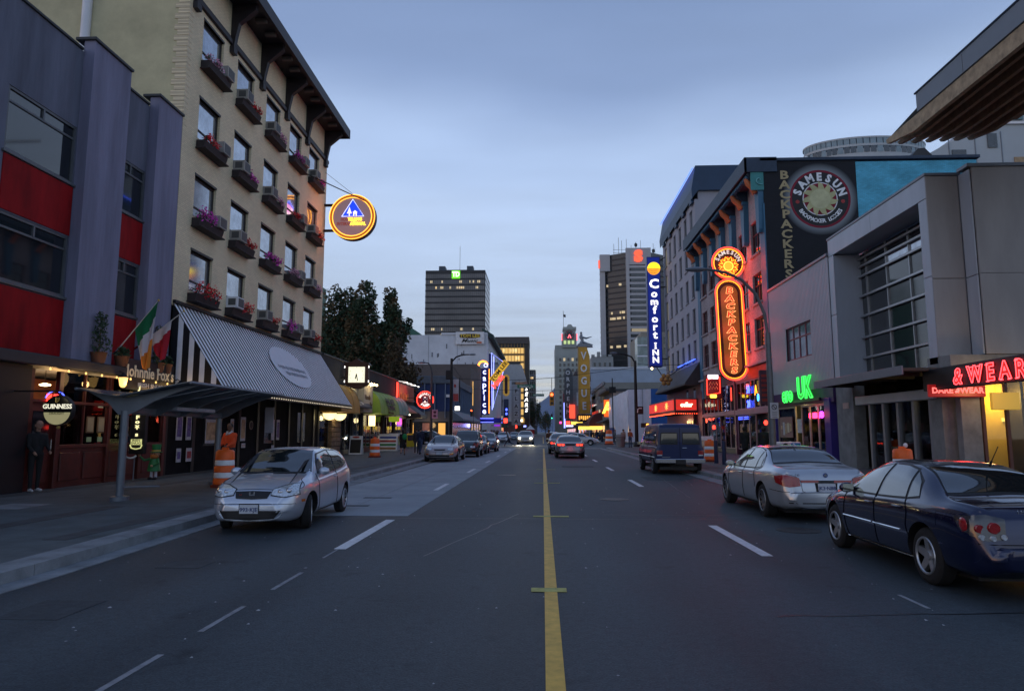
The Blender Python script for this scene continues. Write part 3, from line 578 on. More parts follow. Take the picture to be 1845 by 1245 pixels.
# ---------------- the hostel ----------------
hbm = brickmat('cream_painted_brick', (.80, .68, .45), (.6, .5, .34), 'yz', bump=.3, var=.06, stain=.14)
hostel = thing('brick_hostel', (L0, 32, 0), 'tall cream brick hostel with rows of flower boxes and a heavy dark cornice', 'building')
cols = [25.1, 28.2, 31.4, 34.55, 37.6]; rows = [(16.2, 17.82), (12.95, 14.58), (9.85, 11.45), (6.95, 8.5)]
hl = [(c, c + 1.75, a, b) for c in cols for a, b in rows]
wb = MB(); holed(wb, 'x', L0, -.35, 24.0, 40.85, 6.2, 20.6, hl); wb.build('front_wall', hbm, hostel)
MB().box(-40, L0 - .36, 24.0, 40.8, 0, 20.0).build('side_wall', mat('yellow_stucco', (.52, .47, .29), .9, 0, .18, .8, bump=.2, bs=10, det=8), hostel)
for k in range(34): MB().bbox(L0 - .42 - (.12 if k % 2 else 0), L0 + .012, 23.975, 24.3, 13.0 + k * .22, 13.21 + k * .22, .008).build('quoin', hbm, hostel)
MB().tube([(-17.25, 23.9, 12.9), (-17.25, 23.9, 20.2)], .17, 12).lathe((-17.25, 23.9, 15.6), [(.2, 0), (.2, .12)], 12).build('downpipe', white, hostel)
hwf = mat('brown_black_window_frame', (.03, .025, .022), .5)
for c in cols:
 for a, b in rows:
  wf = window(hostel, 'x', L0, 1, c, c + 1.75, a, b, hwf, sky_glass, fw=.07, rec=.1, mh=(a + .42,))
  MB().box(L0 + .015, L0 - .1, c - .02, c + 1.77, b, b + .09).build('lintel', hwf, hostel)
MB().bbox(L0 - .02, L0 + .12, 24.0, 40.87, 18.12, 18.34, .02).build('belt_course', mat('dark_cornice_paint', (.022, .018, .022), .5, 0, .25), hostel)
corn = MT['dark_cornice_paint']
cb = MB().box(L0 - .3, -12.05, 23.2, 41.1, 20.0, 20.3).box(-12.16, -12.0, 23.1, 41.2, 19.9, 20.45).box(L0 - .3, -12.0, 41.05, 41.2, 19.9, 20.45).box(L0 - .4, -12.2, 23.2, 41.0, 20.3, 20.5)
cb.build('cornice', corn, hostel)
for c in (24.35, 27.5, 30.65, 33.85, 37.0, 40.3):
 MB().prism([(L0, 18.0), (L0 + .16, 18.02), (L0 + .22, 18.5), (L0 + .34, 19.1), (-12.25, 19.7), (-12.25, 19.99), (L0, 19.99)], 'y', c - .12, c + .12).box(L0, L0 + .2, c - .17, c + .17, 17.75, 18.02).build('bracket', corn, hostel)
 for k in (1, 2):
  y = c + k * 1.05
  if y < 40.6: MB().bbox(-12.75, -12.25, y - .1, y + .1, 19.8, 19.995, .02).build('modillion', mat('dusty_stone', (.12, .10, .09), .8), hostel)
MB().box(L0, L0 + .02, 24.1, 40.7, 18.35, 18.5).build('frieze_line', corn, hostel)
MB().box(-16, L0 - .08, 24, 40.85, .1, 6.2).build('ground_floor_wall', mat('black_tile_front', (.010, .010, .012), .85, 0, .4, 2, spec=.1), hostel)
for y in range(24, 41, 2): MB().bbox(L0 - .09, L0 - .02, y + .05, y + .28, .13, 3.3, .01).build('pier', black, hostel)
for y, w_ in ((27.0, .9), (33.0, 1.0), (37.5, 1.2)): MB().box(L0 - .07, L0 - .06, y, y + w_, 1.1, 2.7).build('shop_window', glass2, hostel)
i = 0
pp = [mat('poster_violet', (.10, .07, .22), .6, 0, .6, 7), mat('poster_pale', (.42, .42, .47), .6, 0, .3, 7), mat('poster_red', (.3, .03, .04), .6, 0, .4, 8), mat('poster_warm', (.4, .27, .16), .6, 0, .5, 6)]
for y, z, w_, h, m_, lab in ((24.8, 1.35, .42, .95, 0, 'violet poster in a white border, first of the upper pair on the black wall'), (25.5, 1.35, .38, .95, 0, 'violet and white poster, second of the upper pair on the black wall'), (24.9, .55, .32, .5, 0, 'small violet poster under the upper pair'), (25.6, .55, .4, .5, 2, 'small red poster under the upper pair'),
       (27.0, 1.2, 1.0, .95, 3, 'warm lit picture board behind the shelter post'), (29.2, 1.3, .3, .9, 3, 'narrow brown poster right behind the worker'), (30.2, 1.25, .5, 1.05, 3, 'pale worn poster on the door past the worker'), (30.35, .95, .4, .2, 3, 'little orange notice under the pale worn poster'), (33.7, 1.25, .38, 1.0, 1, 'white poster of the pair seen over the silver hatchback'), (34.35, 1.25, .38, 1.0, 0, 'violet poster of the pair seen over the silver hatchback'), (33.8, .5, .3, .5, 1, 'small white flyer under the pair seen over the hatchback')):
 t = thing('poster', (L0, y, z), lab, 'poster', 'posters on the black shopfront'); MB().bbox(L0 + .0, L0 + .02, y, y + w_, z, z + h, .005).build('border', pp[1], t); MB().box(L0 + .021, L0 + .024, y + .05, y + w_ - .05, z + .12, z + h - .12).build('print', pp[m_], t)
sgn = thing('blank_blade_sign', (-12.9, 32.4, 1.7), 'narrow white vertical sign hanging under the striped awning', 'sign'); MB().bbox(-13.1, -12.7, 32.4, 32.46, 1.6, 2.8, .01).build('panel', mat('pale_blue_panel', (.4, .42, .52), .5), sgn)
rd_ = thing('round_wall_sign', (L0, 31.3, 1.8), 'small round pale emblem on the black door', 'sign'); MB().lathe((L0 + .01, 31.3, 1.95), [(.2, -.01), (.2, .01)], 20, ax='x').build('disc', mat('dull_cream', (.22, .18, .14), .6), rd_); MB().lathe((L0 + .025, 31.3, 1.95), [(.15, -.003), (.15, .003)], 20, ax='x').build('centre', black, rd_)
aw = thing('striped_awning', (L0, 32.4, 3.2), 'long sloping grey and white striped awning with a pale oval logo', 'awning')
A0, A1, B0, B1 = (L0, 6.28), (-11.3, 3.2), 24.1, 40.75
stripe_w = mat('white_canvas', (.78, .81, .86), .6, 0, .08, 2); stripe_d = mat('charcoal_canvas', (.02, .021, .03), .6, 0, .2, 2)
n = 58; b = MB(); st = (B1 - B0) / n
for i in range(n):
 y0 = B0 + i * st
 b.add([(A0[0], y0, A0[1]), (A0[0], y0 + st * .5, A0[1] + .004), (A0[0], y0 + st, A0[1]), (A1[0], y0 + st, A1[1]), (A1[0], y0 + st * .5, A1[1] + .004), (A1[0], y0, A1[1])], [(0, 1, 4, 5)], 0); b.add([(A0[0], y0 + st * .5, A0[1] + .004), (A0[0], y0 + st, A0[1]), (A1[0], y0 + st, A1[1]), (A1[0], y0 + st * .5, A1[1] + .004)], [(0, 1, 2, 3)], 1)
b.build('striped_canvas', [stripe_w, stripe_d], aw, kind='stuff', fix=False)
MB().bbox(L0 - .0, L0 + .12, B0 - .05, B1 + .05, 6.26, 6.38, .01).build('top_rail', black, aw); MB().tube([(A1[0], B0, A1[1]), (A1[0], B1, A1[1])], .035, 8).build('front_rail', steel, aw)
MB().prism([(L0, 6.22), (L0, 3.2), (A1[0], 3.2)], 'y', B0 - .012, B0 + .0).build('side_canvas', black, aw)
for i, x in enumerate((-13.05, -12.62, -12.2, -11.75)):
 zt = lambda q: 6.22 - (q + 13.3) * (3.02 / 2.0); MB().add([(x, B0 - .016, 3.22), (x + .19, B0 - .016, 3.22), (x + .19, B0 - .016, zt(x + .19)), (x, B0 - .016, zt(x))], [(0, 1, 2, 3)]).build('white_stripe', stripe_w, aw)
MB().box(A1[0] - .02, A1[0], B0, B1, 2.98, 3.19).build('valance', black, aw)
bl = MB(); y = B0 + .1
while y < B1: bl.ell((A1[0] + .02, y, 3.06), .028, 0, 6, 4); y += .27
bl.build('light_string', emis('tiny_bulbs', (1, .85, .6), .7), aw, kind='stuff')
sl = Vector((2.0, 0, -3.08)).normalized(); nn = Vector((3.08, 0, 2.0)).normalized(); cc = Vector((L0 + 1.02, 33.3, 4.76)) + nn * .012
pts = []
for i in range(36): q = 2 * pi * i / 36; pts.append(cc + Vector((0, 1, 0)) * 2.35 * cos(q) + (-sl) * 1.18 * sin(q))
MB().add(pts, [tuple(range(36))]).build('oval_logo', mat('pale_logo', (.66, .70, .76), .6, 0, .05), aw)
up_ = tuple(-sl)
text('Doolittle Johnnies', 'lettering', mat('slate_print', (.2, .22, .28), .6), aw, cc + nn * .012 + sl * .05, .42, xd=(0, 1, 0), up=up_, bold=.02, depth=.004) if False else None
for k, (yy, ww, dd) in enumerate(((33.3, 3.6, .1), (33.5, 2.9, .42))):
 b = MB(); c2 = cc + nn * .01 + sl * dd; y = yy - ww / 2
 while y < yy + ww / 2: h = random.uniform(.07, .13); q = Vector((c2.x, y, c2.z)); b.add([q - sl * h, q + sl * h, q + sl * h + Vector((0, .09, 0)), q - sl * h * .6 + Vector((0, .09, 0))], [(0, 1, 2, 3)]); y += random.uniform(.13, .19)
 b.build('faded_print', mat('slate_print', (.24, .26, .31), .6), aw, kind='stuff')
boxm = mat('dark_planter_wood', (.03, .022, .024), .7, 0, .3, 4); acm = mat('beige_metal', (.33, .31, .28), .5, 0, .1, 5); acg = mat('ac_grille', (.08, .08, .08), .6)
fcol = {0: fl_red, 1: fl_mag, 2: fl_pink, 3: fl_wht}; fw_ = ['red', 'magenta', 'pink', 'white']
rown = ['top', 'second', 'third', 'lowest']; coln = ['nearest the pub', 'second from the pub', 'in the middle', 'second from the far corner', 'nearest the far corner']
plan = {(0, 0): (2, 'R'), (0, 1): (0, 'R'), (0, 2): (1, 'R'), (0, 3): (0, None), (1, 0): (0, 'L'), (1, 1): (1, 'L'), (1, 2): (0, 'L'), (1, 3): (0, 'L'), (2, 0): (2, 'L'), (2, 1): (2, 'L'), (2, 2): (1, None), (2, 3): (0, 'L'),
  (3, 0): (1, 'R'), (3, 1): (0, 'R'), (3, 2): (2, 'R'), (3, 3): (1, 'R'), (4, 0): (1, 'L'), (4, 1): (0, 'L'), (4, 2): (2, 'L'), (4, 3): (0, 'L')}
for (ci, ri), (fc, ac) in plan.items():
 y0 = cols[ci] - .08; z0 = rows[ri][0] - .42; bw = 1.9
 t = thing('flower_box', (L0, y0 + bw / 2, z0), f'dark window box with {fw_[fc]} flowers, {rown[ri]} window row, column {coln[ci]}', 'flower box', 'flower boxes on the hostel windows')
 MB().prism([(L0 + .01, z0), (L0 + .3, z0), (L0 + .38, z0 + .3), (L0 + .01, z0 + .3)], 'y', y0, y0 + bw).build('box', boxm, t); MB().bbox(L0 + .005, L0 + .42, y0 - .05, y0 + bw + .05, z0 - .05, z0 - .002, .01).build('shelf', boxm, t)
 f0, f1 = (y0 + .1, y0 + bw - .1) if not ac else ((y0 + .08, y0 + bw - .75) if ac == 'R' else (y0 + .85, y0 + bw - .02))
 big = .16 + (.1 if (ci, ri) in ((0, 2), (0, 3), (1, 3), (3, 3)) else 0) + random.uniform(0, .06)
 b = MB(); p_ = MB()
 k = f0
 while k < f1:
  c_ = (L0 + .26 + random.uniform(-.04, .1), k, z0 + .32 + random.uniform(0, big)); foliage(b, c_, (.15, .15, .13), 26, .045); foliage(p_, (c_[0] + .07, c_[1], c_[2] + .05), (.15, .15, big * .9), 30, .05); k += .16
 b.build('leaves', leaf, t, kind='stuff'); p_.build('blooms', fcol[fc], t, kind='stuff')
 if (ci, ri) in ((0, 3), (0, 0), (3, 3)): foliage(MB(), (L0 + .33, f1 - .25, z0 + .45), (.14, .3, .13), 60, .04).build('white_blooms', fl_wht, t)
 if ac:
  ya = y0 + bw - .62 if ac == 'R' else y0 + .12
  a = thing('air_conditioner', (L0, ya, z0 + .31), f'beige window air conditioner, {rown[ri]} window row, column {coln[ci]}', 'air conditioner', 'air conditioners in the hostel windows')
  MB().bbox(L0 - .1, L0 + .5, ya, ya + .62, z0 + .31, z0 + .78, .02).build('case', white if (ci, ri) == (1, 3) else acm, a); MB().box(L0 + .5, L0 + .506, ya + .05, ya + .57, z0 + .36, z0 + .73).build('grille', acg, a)
  MB().box(L0 + .08, L0 + .4, ya - .004, ya, z0 + .42, z0 + .7).build('side_louvre', acg if ac == 'L' else acm, a)
for i in range(9): t = thing('soffit_lamp', (-12.98, 17.7 + i * .72, 3.3), 'small warm soffit bulb in the row under the pub ledge', 'lamp', 'soffit bulbs of the pub'); MB().ell((-12.98, 17.7 + i * .72, 3.3), (.028, .028, .04), n=8, k=5).build('bulb', warm_lit, t)
light('soffit_glow', (-12.8, 19.2, 3.15), 9, (1, .6, .25), .3, pub); light('soffit_glow', (-12.8, 22.4, 2.9), 7, (1, .6, .25), .3, pub)
rs = thing('round_neon_sign', (-11.5, 40.6, 13.1), 'round orange ringed neon sign with blue triangle projecting from the cream brick hostel', 'neon sign')
c = (-11.5, 40.4, 14.6); R1 = 1.42
MB().lathe((c[0], c[1] + .25, c[2]), [(1.3, -.22), (R1, -.2), (R1, .2), (1.3, .22)], 48, ax='y').build('case', mat('dark_blue_case', (.02, .025, .05), .5), rs)
MB().lathe((c[0], c[1] + .02, c[2]), [(R1, -.01), (R1, .0)], 48, ax='y').build('orange_band', emis('orange_enamel', (.5, .17, .02), .35), rs)
MB().lathe((c[0], c[1] - .005, c[2]), [(1.17, -.005), (1.17, .005)], 48, ax='y').build('face', emis('mauve_face', (.24, .17, .2), .6), rs)
for r in (1.385, 1.2): MB().tube([(c[0] + r * cos(2 * pi * i / 48), c[1] - .05, c[2] + r * sin(2 * pi * i / 48)) for i in range(48)], .026, 6, closed=True).build('neon_ring', emis('neon_amber', (1, .42, .05), 2.6), rs)
T = [(c[0] - .62, c[2] + .02), (c[0] + .72, c[2] + .02), (c[0] + .03, c[2] + 1.08)]
MB().prism(T, 'y', c[1] - .03, c[1] - .012).build('blue_triangle', emis('lit_blue', (.01, .06, 1), 1.0), rs)
MB().tube([(p[0], c[1] - .06, p[1]) for p in T], .024, 6, closed=True).build('triangle_neon', emis('neon_ice', (.4, .45, 1), 3.2), rs)
wl_ = emis('lit_ice', (.75, .8, 1), 1.3)
tx = c[0] - .17
MB().prism([(tx - .15, c[2] + .2), (tx + .15, c[2] + .2), (tx + .07, c[2] + .4), (tx, c[2] + .62), (tx - .07, c[2] + .4)], 'y', c[1] - .05, c[1] - .035).box(tx - .03, tx + .03, c[1] - .05, c[1] - .035, c[2] + .04, c[2] + .2).build('tree_emblem', wl_, rs)
hx = c[0] + .18
MB().prism([(hx - .15, c[2] + .27), (hx, c[2] + .4), (hx + .15, c[2] + .27), (hx + .11, c[2] + .25), (hx + .11, c[2] + .05), (hx + .04, c[2] + .05), (hx + .04, c[2] + .18), (hx - .04, c[2] + .18), (hx - .04, c[2] + .05), (hx - .11, c[2] + .05), (hx - .11, c[2] + .25)], 'y', c[1] - .05, c[1] - .035).build('hut_emblem', wl_, rs)
dimred = emis('dim_neon', (.25, .05, .04), .6); ey = emis('neon_gold', (1, .5, .03), 4)  # the darker letters get a weak red glow of their own
text('HOS', 'dim_letters', dimred, rs, (c[0] - .69, c[1] - .05, c[2] - .17), .27, neon=.012, align='LEFT', sx=.78); text('TELLING', 'lit_letters', ey, rs, (c[0] - .24, c[1] - .05, c[2] - .17), .27, neon=.014, align='LEFT', sx=.82)
text('INTERN', 'dim_letters', dimred, rs, (c[0] - .92, c[1] - .05, c[2] - .45), .27, neon=.012, align='LEFT', sx=.82); text('ATIONAL', 'lit_letters', ey, rs, (c[0] - .1, c[1] - .05, c[2] - .45), .27, neon=.014, align='LEFT', sx=.82)
for z in (15.35, 13.75): MB().box(L0 - .1, -12.6, 40.55, 40.7, z, z + .13).build('arm', black, rs)
MB().tube([(L0 + .02, 37.3, 16.15), (-10.7, 40.3, 15.55)], .03, 6).build('stay_rod', black, rs); MB().tube([(L0, 40.6, 17.5), (-11.45, 40.6, 16.02)], .012, 5).build('cable', black, rs)
light('sign_glow', (c[0], c[1] - 1.0, c[2]), 28, (1, .32, .08), .6, rs); light('sign_glow', (L0 + .9, 38.8, 13.6), 26, (1, .2, .12), .5, rs)
# ---------------- bus shelter ----------------
sh = thing('bus_shelter', (-9.45, 17.7, .13), 'grey steel bus shelter with a curved winged roof on two round posts', 'bus shelter')
shp = mat('shelter_steel', (.16, .18, .21), .38, .4, .1, 3)
for y in (15.4, 20.0):
 MB().lathe((-9.46, y, .13), [(.2, 0), (.2, .09), (.11, .11)], 20).build('foot', shp, sh)
 MB().tube([(-9.46, y, .2), (-9.46, y, 2.12)], .085, 18).tube([(-9.46, y, 1.55), (-9.46, y, 1.62)], .095, 18).build('post', shp, sh)
prof = [(-10.35, 2.60), (-9.9, 2.49), (-9.45, 2.42), (-9.0, 2.5), (-8.4, 2.62), (-7.75, 2.74), (-7.75, 2.71), (-8.3, 2.53), (-8.8, 2.33), (-9.2, 2.1), (-9.4, 2.02), (-9.6, 2.04), (-9.85, 2.3), (-10.35, 2.57)]
for y in (15.4, 16.55, 17.7, 18.85, 20.0): MB().prism(prof, 'y', y - .035, y + .035).build('rib', shp, sh)
rg = mat('frosted_roof_glass', (.10, .12, .14), .2, 0, .2, 1, spec=.8)
for y0, y1 in ((15.0, 16.5), (16.6, 17.65), (17.75, 18.8), (18.9, 20.5)):
 for a, b in ((0, 2), (2, 5)):
  P = prof[a:b + 1]; MB().prism([(p[0], p[1] + .012) for p in P] + [(p[0], p[1] + .03) for p in P[::-1]], 'y', y0, y1).build('roof_pane', rg, sh)
MB().tube([(-7.75, 14.95, 2.73), (-7.75, 20.55, 2.73)], .028, 8).build('street_edge', shp, sh); MB().tube([(-10.35, 14.95, 2.6), (-10.35, 20.55, 2.6)], .028, 8).build('back_edge', shp, sh)
MB().bbox(-9.56, -9.36, 15.4, 20.0, 2.05, 2.2, .02).build('beam', shp, sh); MB().bbox(-9.3, -8.95, 16.7, 18.7, 2.16, 2.26, .02).build('light_box', mat('pale_diffuser', (.35, .37, .42), .5), sh)
MB().tube([(-9.4, 15.4, .42), (-8.75, 15.75, .42)], .02, 6).build('low_rail', shp, sh)
# ---------------- shops past the hostel ----------------
soot = mat('soot_stucco', (.04, .04, .043), .9, 0, .25, .7, bump=.2, bs=12)
row = thing('shop_row', (L0, 56, 0), 'low dark parapet shop row with awnings and lit shopfronts before the side street', 'building')
MB().box(-30, L0, 40.9, 71.2, 4.45, 6.3).box(-30, -14.8, 40.9, 71.2, .1, 4.45).build('wall', soot, row); MB().bbox(L0 - .3, L0 + .06, 41.3, 71.25, 6.3, 6.4, .02).build('coping', dgrey, row)
MB().box(-14.8, L0, 40.9, 71.2, 4.3, 4.44).build('soffit', soot, row)
for y in (40.9, 45.35, 48.4, 51.1, 58, 62.4, 67.6, 70.9): MB().bbox(-14.8, L0 - .02, y, y + .28, .1, 4.3, .01).build('party_pier', soot, row)
def barrel(name, lab, y0, y1, x1, z0, z1, m, grp=None, val=.0):
 t = thing(name, (L0, (y0 + y1) / 2, z0), lab, 'awning', grp); n = 9
 P = [(L0 + (x1 - L0) * sin(pi / 2 * i / n) , z0 + (z1 - z0) * (cos(pi / 2 * i / n)) ** .8 if i < n else z0) for i in range(n + 1)]
 b = MB().prism(P + [(L0, z0)], 'y', y0, y1, 0, True); b.build('cover', m, t)
 for k in range(int((y1 - y0) / 1.2) + 1):
  y = y0 + .02 + (y1 - y0 - .04) * k / int((y1 - y0) / 1.2)
  MB().tube([(p[0] + .006, y, p[1] + .006) for p in P], .012, 5).build('rib_seam', m, t)
 return t, P
yc = mat('ochre_canvas', (.50, .27, .055), .7, 0, .12, 2); gc = mat('lime_canvas', (.26, .42, .06), .6, 0, .1, 2); tc_ = mat('teal_canvas', (.16, .34, .27), .6, 0, .1, 2); nv = mat('navy_canvas', (.02, .022, .05), .6, 0, .1, 2)
barrel('ochre_awning', 'rounded ochre yellow awning right after the striped awning', 41.0, 45.3, -12.0, 2.85, 4.7, yc)
t, P = barrel('lime_awning', 'rounded lime green awning lettered for falafel', 51.2, 57.9, -12.0, 3.0, 4.8, gc)
for s_, z, sz in (('FALAFEL', 3.98, .62), ('TOWN', 3.5, .6)): text(s_, 'lettering', black, t, (-12.0 + .12 - .18 * (z - 3), 54.7, z), sz, xd=(0, 1, 0), up=(-.3, 0, 1), bold=.03, depth=.02, sx=1.35)
text('Mid-Eastern', 'lettering', mat('brown_print', (.2, .12, .03), .6), t, (-11.96, 54.6, 3.14), .28, xd=(0, 1, 0), depth=.02, shear=.2, sx=1.5)
t, P = barrel('teal_awning', 'pale teal awning beside the lime green one', 58.1, 62.3, -12.05, 3.1, 4.75, tc_)
text('SWEET', 'lettering', mat('grey_print', (.12, .2, .19), .6), t, (-12.03, 60.2, 3.85), .5, xd=(0, 1, 0), up=(-.3, 0, 1), depth=.02, sx=1.3) if False else None
sa = thing('navy_awning', (L0, 47, 3.3), 'small navy awning over the dark pub doorway', 'awning')
MB().prism([(L0, 4.0), (L0 + .5, 3.85), (-12.35, 3.42), (-12.35, 3.3), (L0, 3.3)], 'y', 45.7, 50.0, 0, True).build('cover', nv, sa); text('Pub', 'lettering', white, sa, (-12.45, 47.6, 3.62), .32, xd=(0, 1, 0), up=(-.6, 0, 1), depth=.01)
ga = thing('pale_gable_sign', (-12.9, 46.4, 3.9), 'pale arched sign panel with a lamp over the navy awning', 'sign')
MB().prism([(45.4, 3.95), (48.4, 3.95), (48.4, 5.0), (48.0, 5.15), (46.9, 5.0), (45.4, 4.6)], 'x', L0 + .02, L0 + .3).build('panel', mat('pale_olive_panel', (.42, .40, .26), .7, 0, .15), ga); light('sign_lamp', (-12.5, 47.2, 4.7), 8, (1, .85, .5), .08, ga)
MB().tube([(L0 + .3, 47.2, 4.95), (-12.55, 47.2, 4.95)], .02, 5).ell((-12.55, 47.2, 4.9), .09).build('lamp', warm_bulb, ga)
cp_ = thing('cream_fascia_sign', (-12.95, 50, 3.1), 'cream sign panel lit from above between navy and lime awnings', 'sign')
MB().bbox(L0 + .02, -12.6, 48.6, 51.1, 3.05, 4.95, .02).build('panel', mat('cream_panel', (.5, .46, .36), .6, 0, .1), cp_)
for y in (49.0, 49.8, 50.6): MB().tube([(-12.7, y, 4.97), (-12.2, y, 5.1)], .015, 5).ell((-12.2, y, 5.05), .08).build('lamp', warm_bulb, cp_)
light('fascia_lamps', (-12.15, 49.8, 4.9), 16, (1, .75, .35), .2, cp_)
text('Noodle', 'lettering', brownwood, cp_, (-12.59, 49.6, 4.1), .5, xd=(0, 1, 0), depth=.02, bold=.01)
text('Bar', 'lettering', brownwood, cp_, (-12.59, 50.6, 3.6), .55, xd=(0, 1, 0), depth=.02, bold=.01)
def shopin(y0, y1, wallm, em, e, lc, door=None, z1=3.0, fm=None):
 fm = fm or dgrey
 MB().box(-14.78, -14.7, y0 + .3, y1, .13, z1 + 1).build('interior_wall', wallm, row)
 n = max(1, int((y1 - y0) / 1.3)); w_ = (y1 - y0 - .3) / n
 for i in range(n):
  a = y0 + .3 + i * w_; f = MB(); x = L0 - .15
  f.box(x - .05, x, a, a + .06, .13, z1).box(x - .05, x, a + w_ - .06, a + w_, .13, z1).box(x - .05, x, a + .06, a + w_ - .06, z1 - .08, z1).box(x - .05, x, a + .06, a + w_ - .06, .13, .45 if i != door else .2)
  f = f.build('shop_window_frame', fm, row); MB().box(x - .03, x - .02, a + .05, a + w_ - .05, .4, z1 - .05).build('pane', cglass, f)
 MB().box(L0 - .2, L0 - .05, y0 + .3, y1, z1, 4.3).build('header', fm, row)
 if e: light('shop_light', (-14.0, (y0 + y1) / 2, 2.6), e, lc, .3, row)
stone = mat('rough_stone', (.2, .14, .09), .85, 0, .5, 3, bump=1.0, bs=6)
shopin(41.0, 43.3, brownwood, None, 14, (1, .65, .25)); shopin(45.4, 48.4, dgrey, None, 3, (1, .7, .3)); shopin(48.4, 51.1, mat('yellow_hall', (.5, .34, .1), .7, 0, .2), None, 42, (1, .68, .22), door=0)
shopin(51.1, 58, mat('pale_shop_wall', (.35, .25, .16), .7, 0, .4, 1.5), None, 60, (1, .62, .3), fm=wood); shopin(58, 62.4, mat('purple_wall', (.18, .07, .2), .7, 0, .5, 1.5), None, 34, (.9, .4, .7), fm=wood)
shopin(62.4, 67.6, mat('amber_wall', (.4, .22, .08), .7, 0, .5, 1.2), None, 70, (1, .55, .2), fm=wood); shopin(67.6, 71.2, mat('amber_wall', (.4, .22, .08), .7), None, 60, (1, .65, .25), fm=dgrey)
for k in range(9):   # rough stone pier built of blocks
 z = .13 + k * .3
 for y0, y1 in (((43.3, 44.3), (44.3, 45.3)) if k % 2 else ((43.3, 43.8), (43.8, 44.8), (44.8, 45.3))): MB().bbox(-14.6, L0 + .04 + random.uniform(0, .06), y0 + .01, y1 - .01, z + .01, z + .29, .03).build('stone_block', stone, row)
for y, lab in ((41.9, 'glowing half round lamp under the ochre awning nearer the hostel'), (44.0, 'glowing half round lamp above the rough stone pier')):
 t = thing('half_round_lamp', (-12.9, y, 2.5), lab, 'lamp', 'half round lamps'); MB().prism([(-12.95 + .42 * cos(pi + pi * i / 14), 2.78 + .42 * sin(pi + pi * i / 14)) for i in range(15)], 'y', y - .06, y + .06).build('glass_body', emis('lamp_cream', (1, .85, .4), 1.5), t); MB().bbox(-13.4, -12.5, y - .08, y + .08, 2.78, 2.84, .01).build('cap', black, t)
 light('lamp_light', (-12.9, y - .4, 2.5), 10, (1, .8, .4), .15, t)
ck = thing('box_clock', (-12.15, 45, 4.7), 'lit square box clock with a curved brown hood showing half past five', 'clock')
MB().bbox(-12.93, -11.43, 44.9, 45.35, 4.72, 6.0, .03).build('case', mat('brown_clock_case', (.07, .03, .02), .5), ck)
MB().box(-12.72, -11.64, 44.87, 44.9, 4.86, 5.88).build('dial', emis('clock_dial', (1, .97, .74), .95), ck)
MB().prism([(-13.05, 5.98), (-11.31, 5.98), (-11.4, 6.14), (-11.8, 6.22), (-12.18, 6.42), (-12.56, 6.22), (-12.96, 6.14)], 'y', 44.84, 45.4).build('hood', MT['brown_clock_case'], ck)
for a, l, r in ((-102, .34, .035), (-80, .46, .028)): MB().tube([(-12.18, 44.85, 5.42), (-12.18 + l * cos(radians(a)), 44.85, 5.42 + l * sin(radians(a)))], r, 5).build('hand', black, ck)
for i in range(12): q = 2 * pi * i / 12; MB().box(-12.18 + .46 * cos(q) - .012, -12.18 + .46 * cos(q) + .012, 44.864, 44.869, 5.37 + .46 * sin(q) - .03, 5.37 + .46 * sin(q) + .03).build('hour_mark', MT['old_paper'], ck)
for x in (-12.98, -11.38):
 for z in (5.0, 5.95): MB().tube([(x, 44.9, z), (x + .0, 44.9, z - .14)], .03, 6).build('corner_bulb', e_white, ck)
MB().tube([(-13.3, 45.1, 5.2), (-12.9, 45.1, 5.2)], .04, 6).build('arm', black, ck); MB().prism([(-12.93, 4.71), (-11.43, 4.71), (-12.0, 4.45), (-12.4, 4.45)], 'y', 44.95, 45.3).build('base', MT['brown_clock_case'], ck)
light('clock_light', (-12.18, 44.4, 5.3), 5, (1, .95, .7), .3, ck)
t = thing('neon_tube', (L0, 62.3, 4.3), 'single upright red neon tube on the parapet past the teal awning', 'neon sign'); MB().tube([(L0 + .15, 62.3, 4.3), (L0 + .15, 62.3, 6.1)], .07, 8).build('tube', e_red, t); MB().bbox(L0 + .005, L0 + .06, 62.2, 62.4, 4.3, 6.15, .01).build('backing', black, t); light('tube_glow', (-12.6, 62.6, 5.3), 40, (1, .06, .03), .3, t)
t = thing('window_neon', (-13.3, 63.2, 2.2), 'small purple and pink neon sign in the window past the teal awning', 'neon sign'); MB().bbox(-13.2, -13.15, 62.6, 64.6, 2.15, 2.95, .02).build('panel', emis('violet_panel', (.25, .03, .6), 1), t); text('OPEN', 'lettering', e_pink, t, (-13.13, 63.6, 2.55), .6, xd=(0, 1, 0), neon=.04)
t = thing('green_hanging_sign', (-12.9, 59.5, 2.5), 'small lime green sign hanging below the teal awning', 'sign'); MB().bbox(-13.2, -12.3, 59.4, 59.5, 2.5, 2.95, .02).build('panel', emis('lime_panel', (.35, .5, .03), .5), t)
t = thing('lit_box_lamp', (-13.2, 53.2, 2.2), 'bright warm box lamp in the falafel shop window', 'lamp'); MB().bbox(-13.35, -12.9, 53.0, 53.3, 2.1, 2.9, .02).build('body', emis('warm_white', (1, .85, .45), 2), t); light('box_light', (-12.6, 53.0, 2.5), 10, (1, .8, .4), .2, t)
t = thing('strip_light', (-12.9, 65, 3.2), 'long bright strip light under the brown awning', 'lamp'); MB().bbox(-12.9, -12.8, 62.6, 67.0, 3.22, 3.34, .02).build('tube', emis('strip_white', (1, .93, .75), 3), t)
t = thing('brown_awning', (L0, 65, 3.4), 'sloping brown awning over the red fronted shop near the corner', 'awning'); MB().prism([(L0, 4.3), (-12.2, 3.5), (-12.2, 3.4), (L0, 3.4)], 'y', 62.5, 67.5).build('cover', mat('brown_canvas', (.16, .12, .09), .7, 0, .2), t)
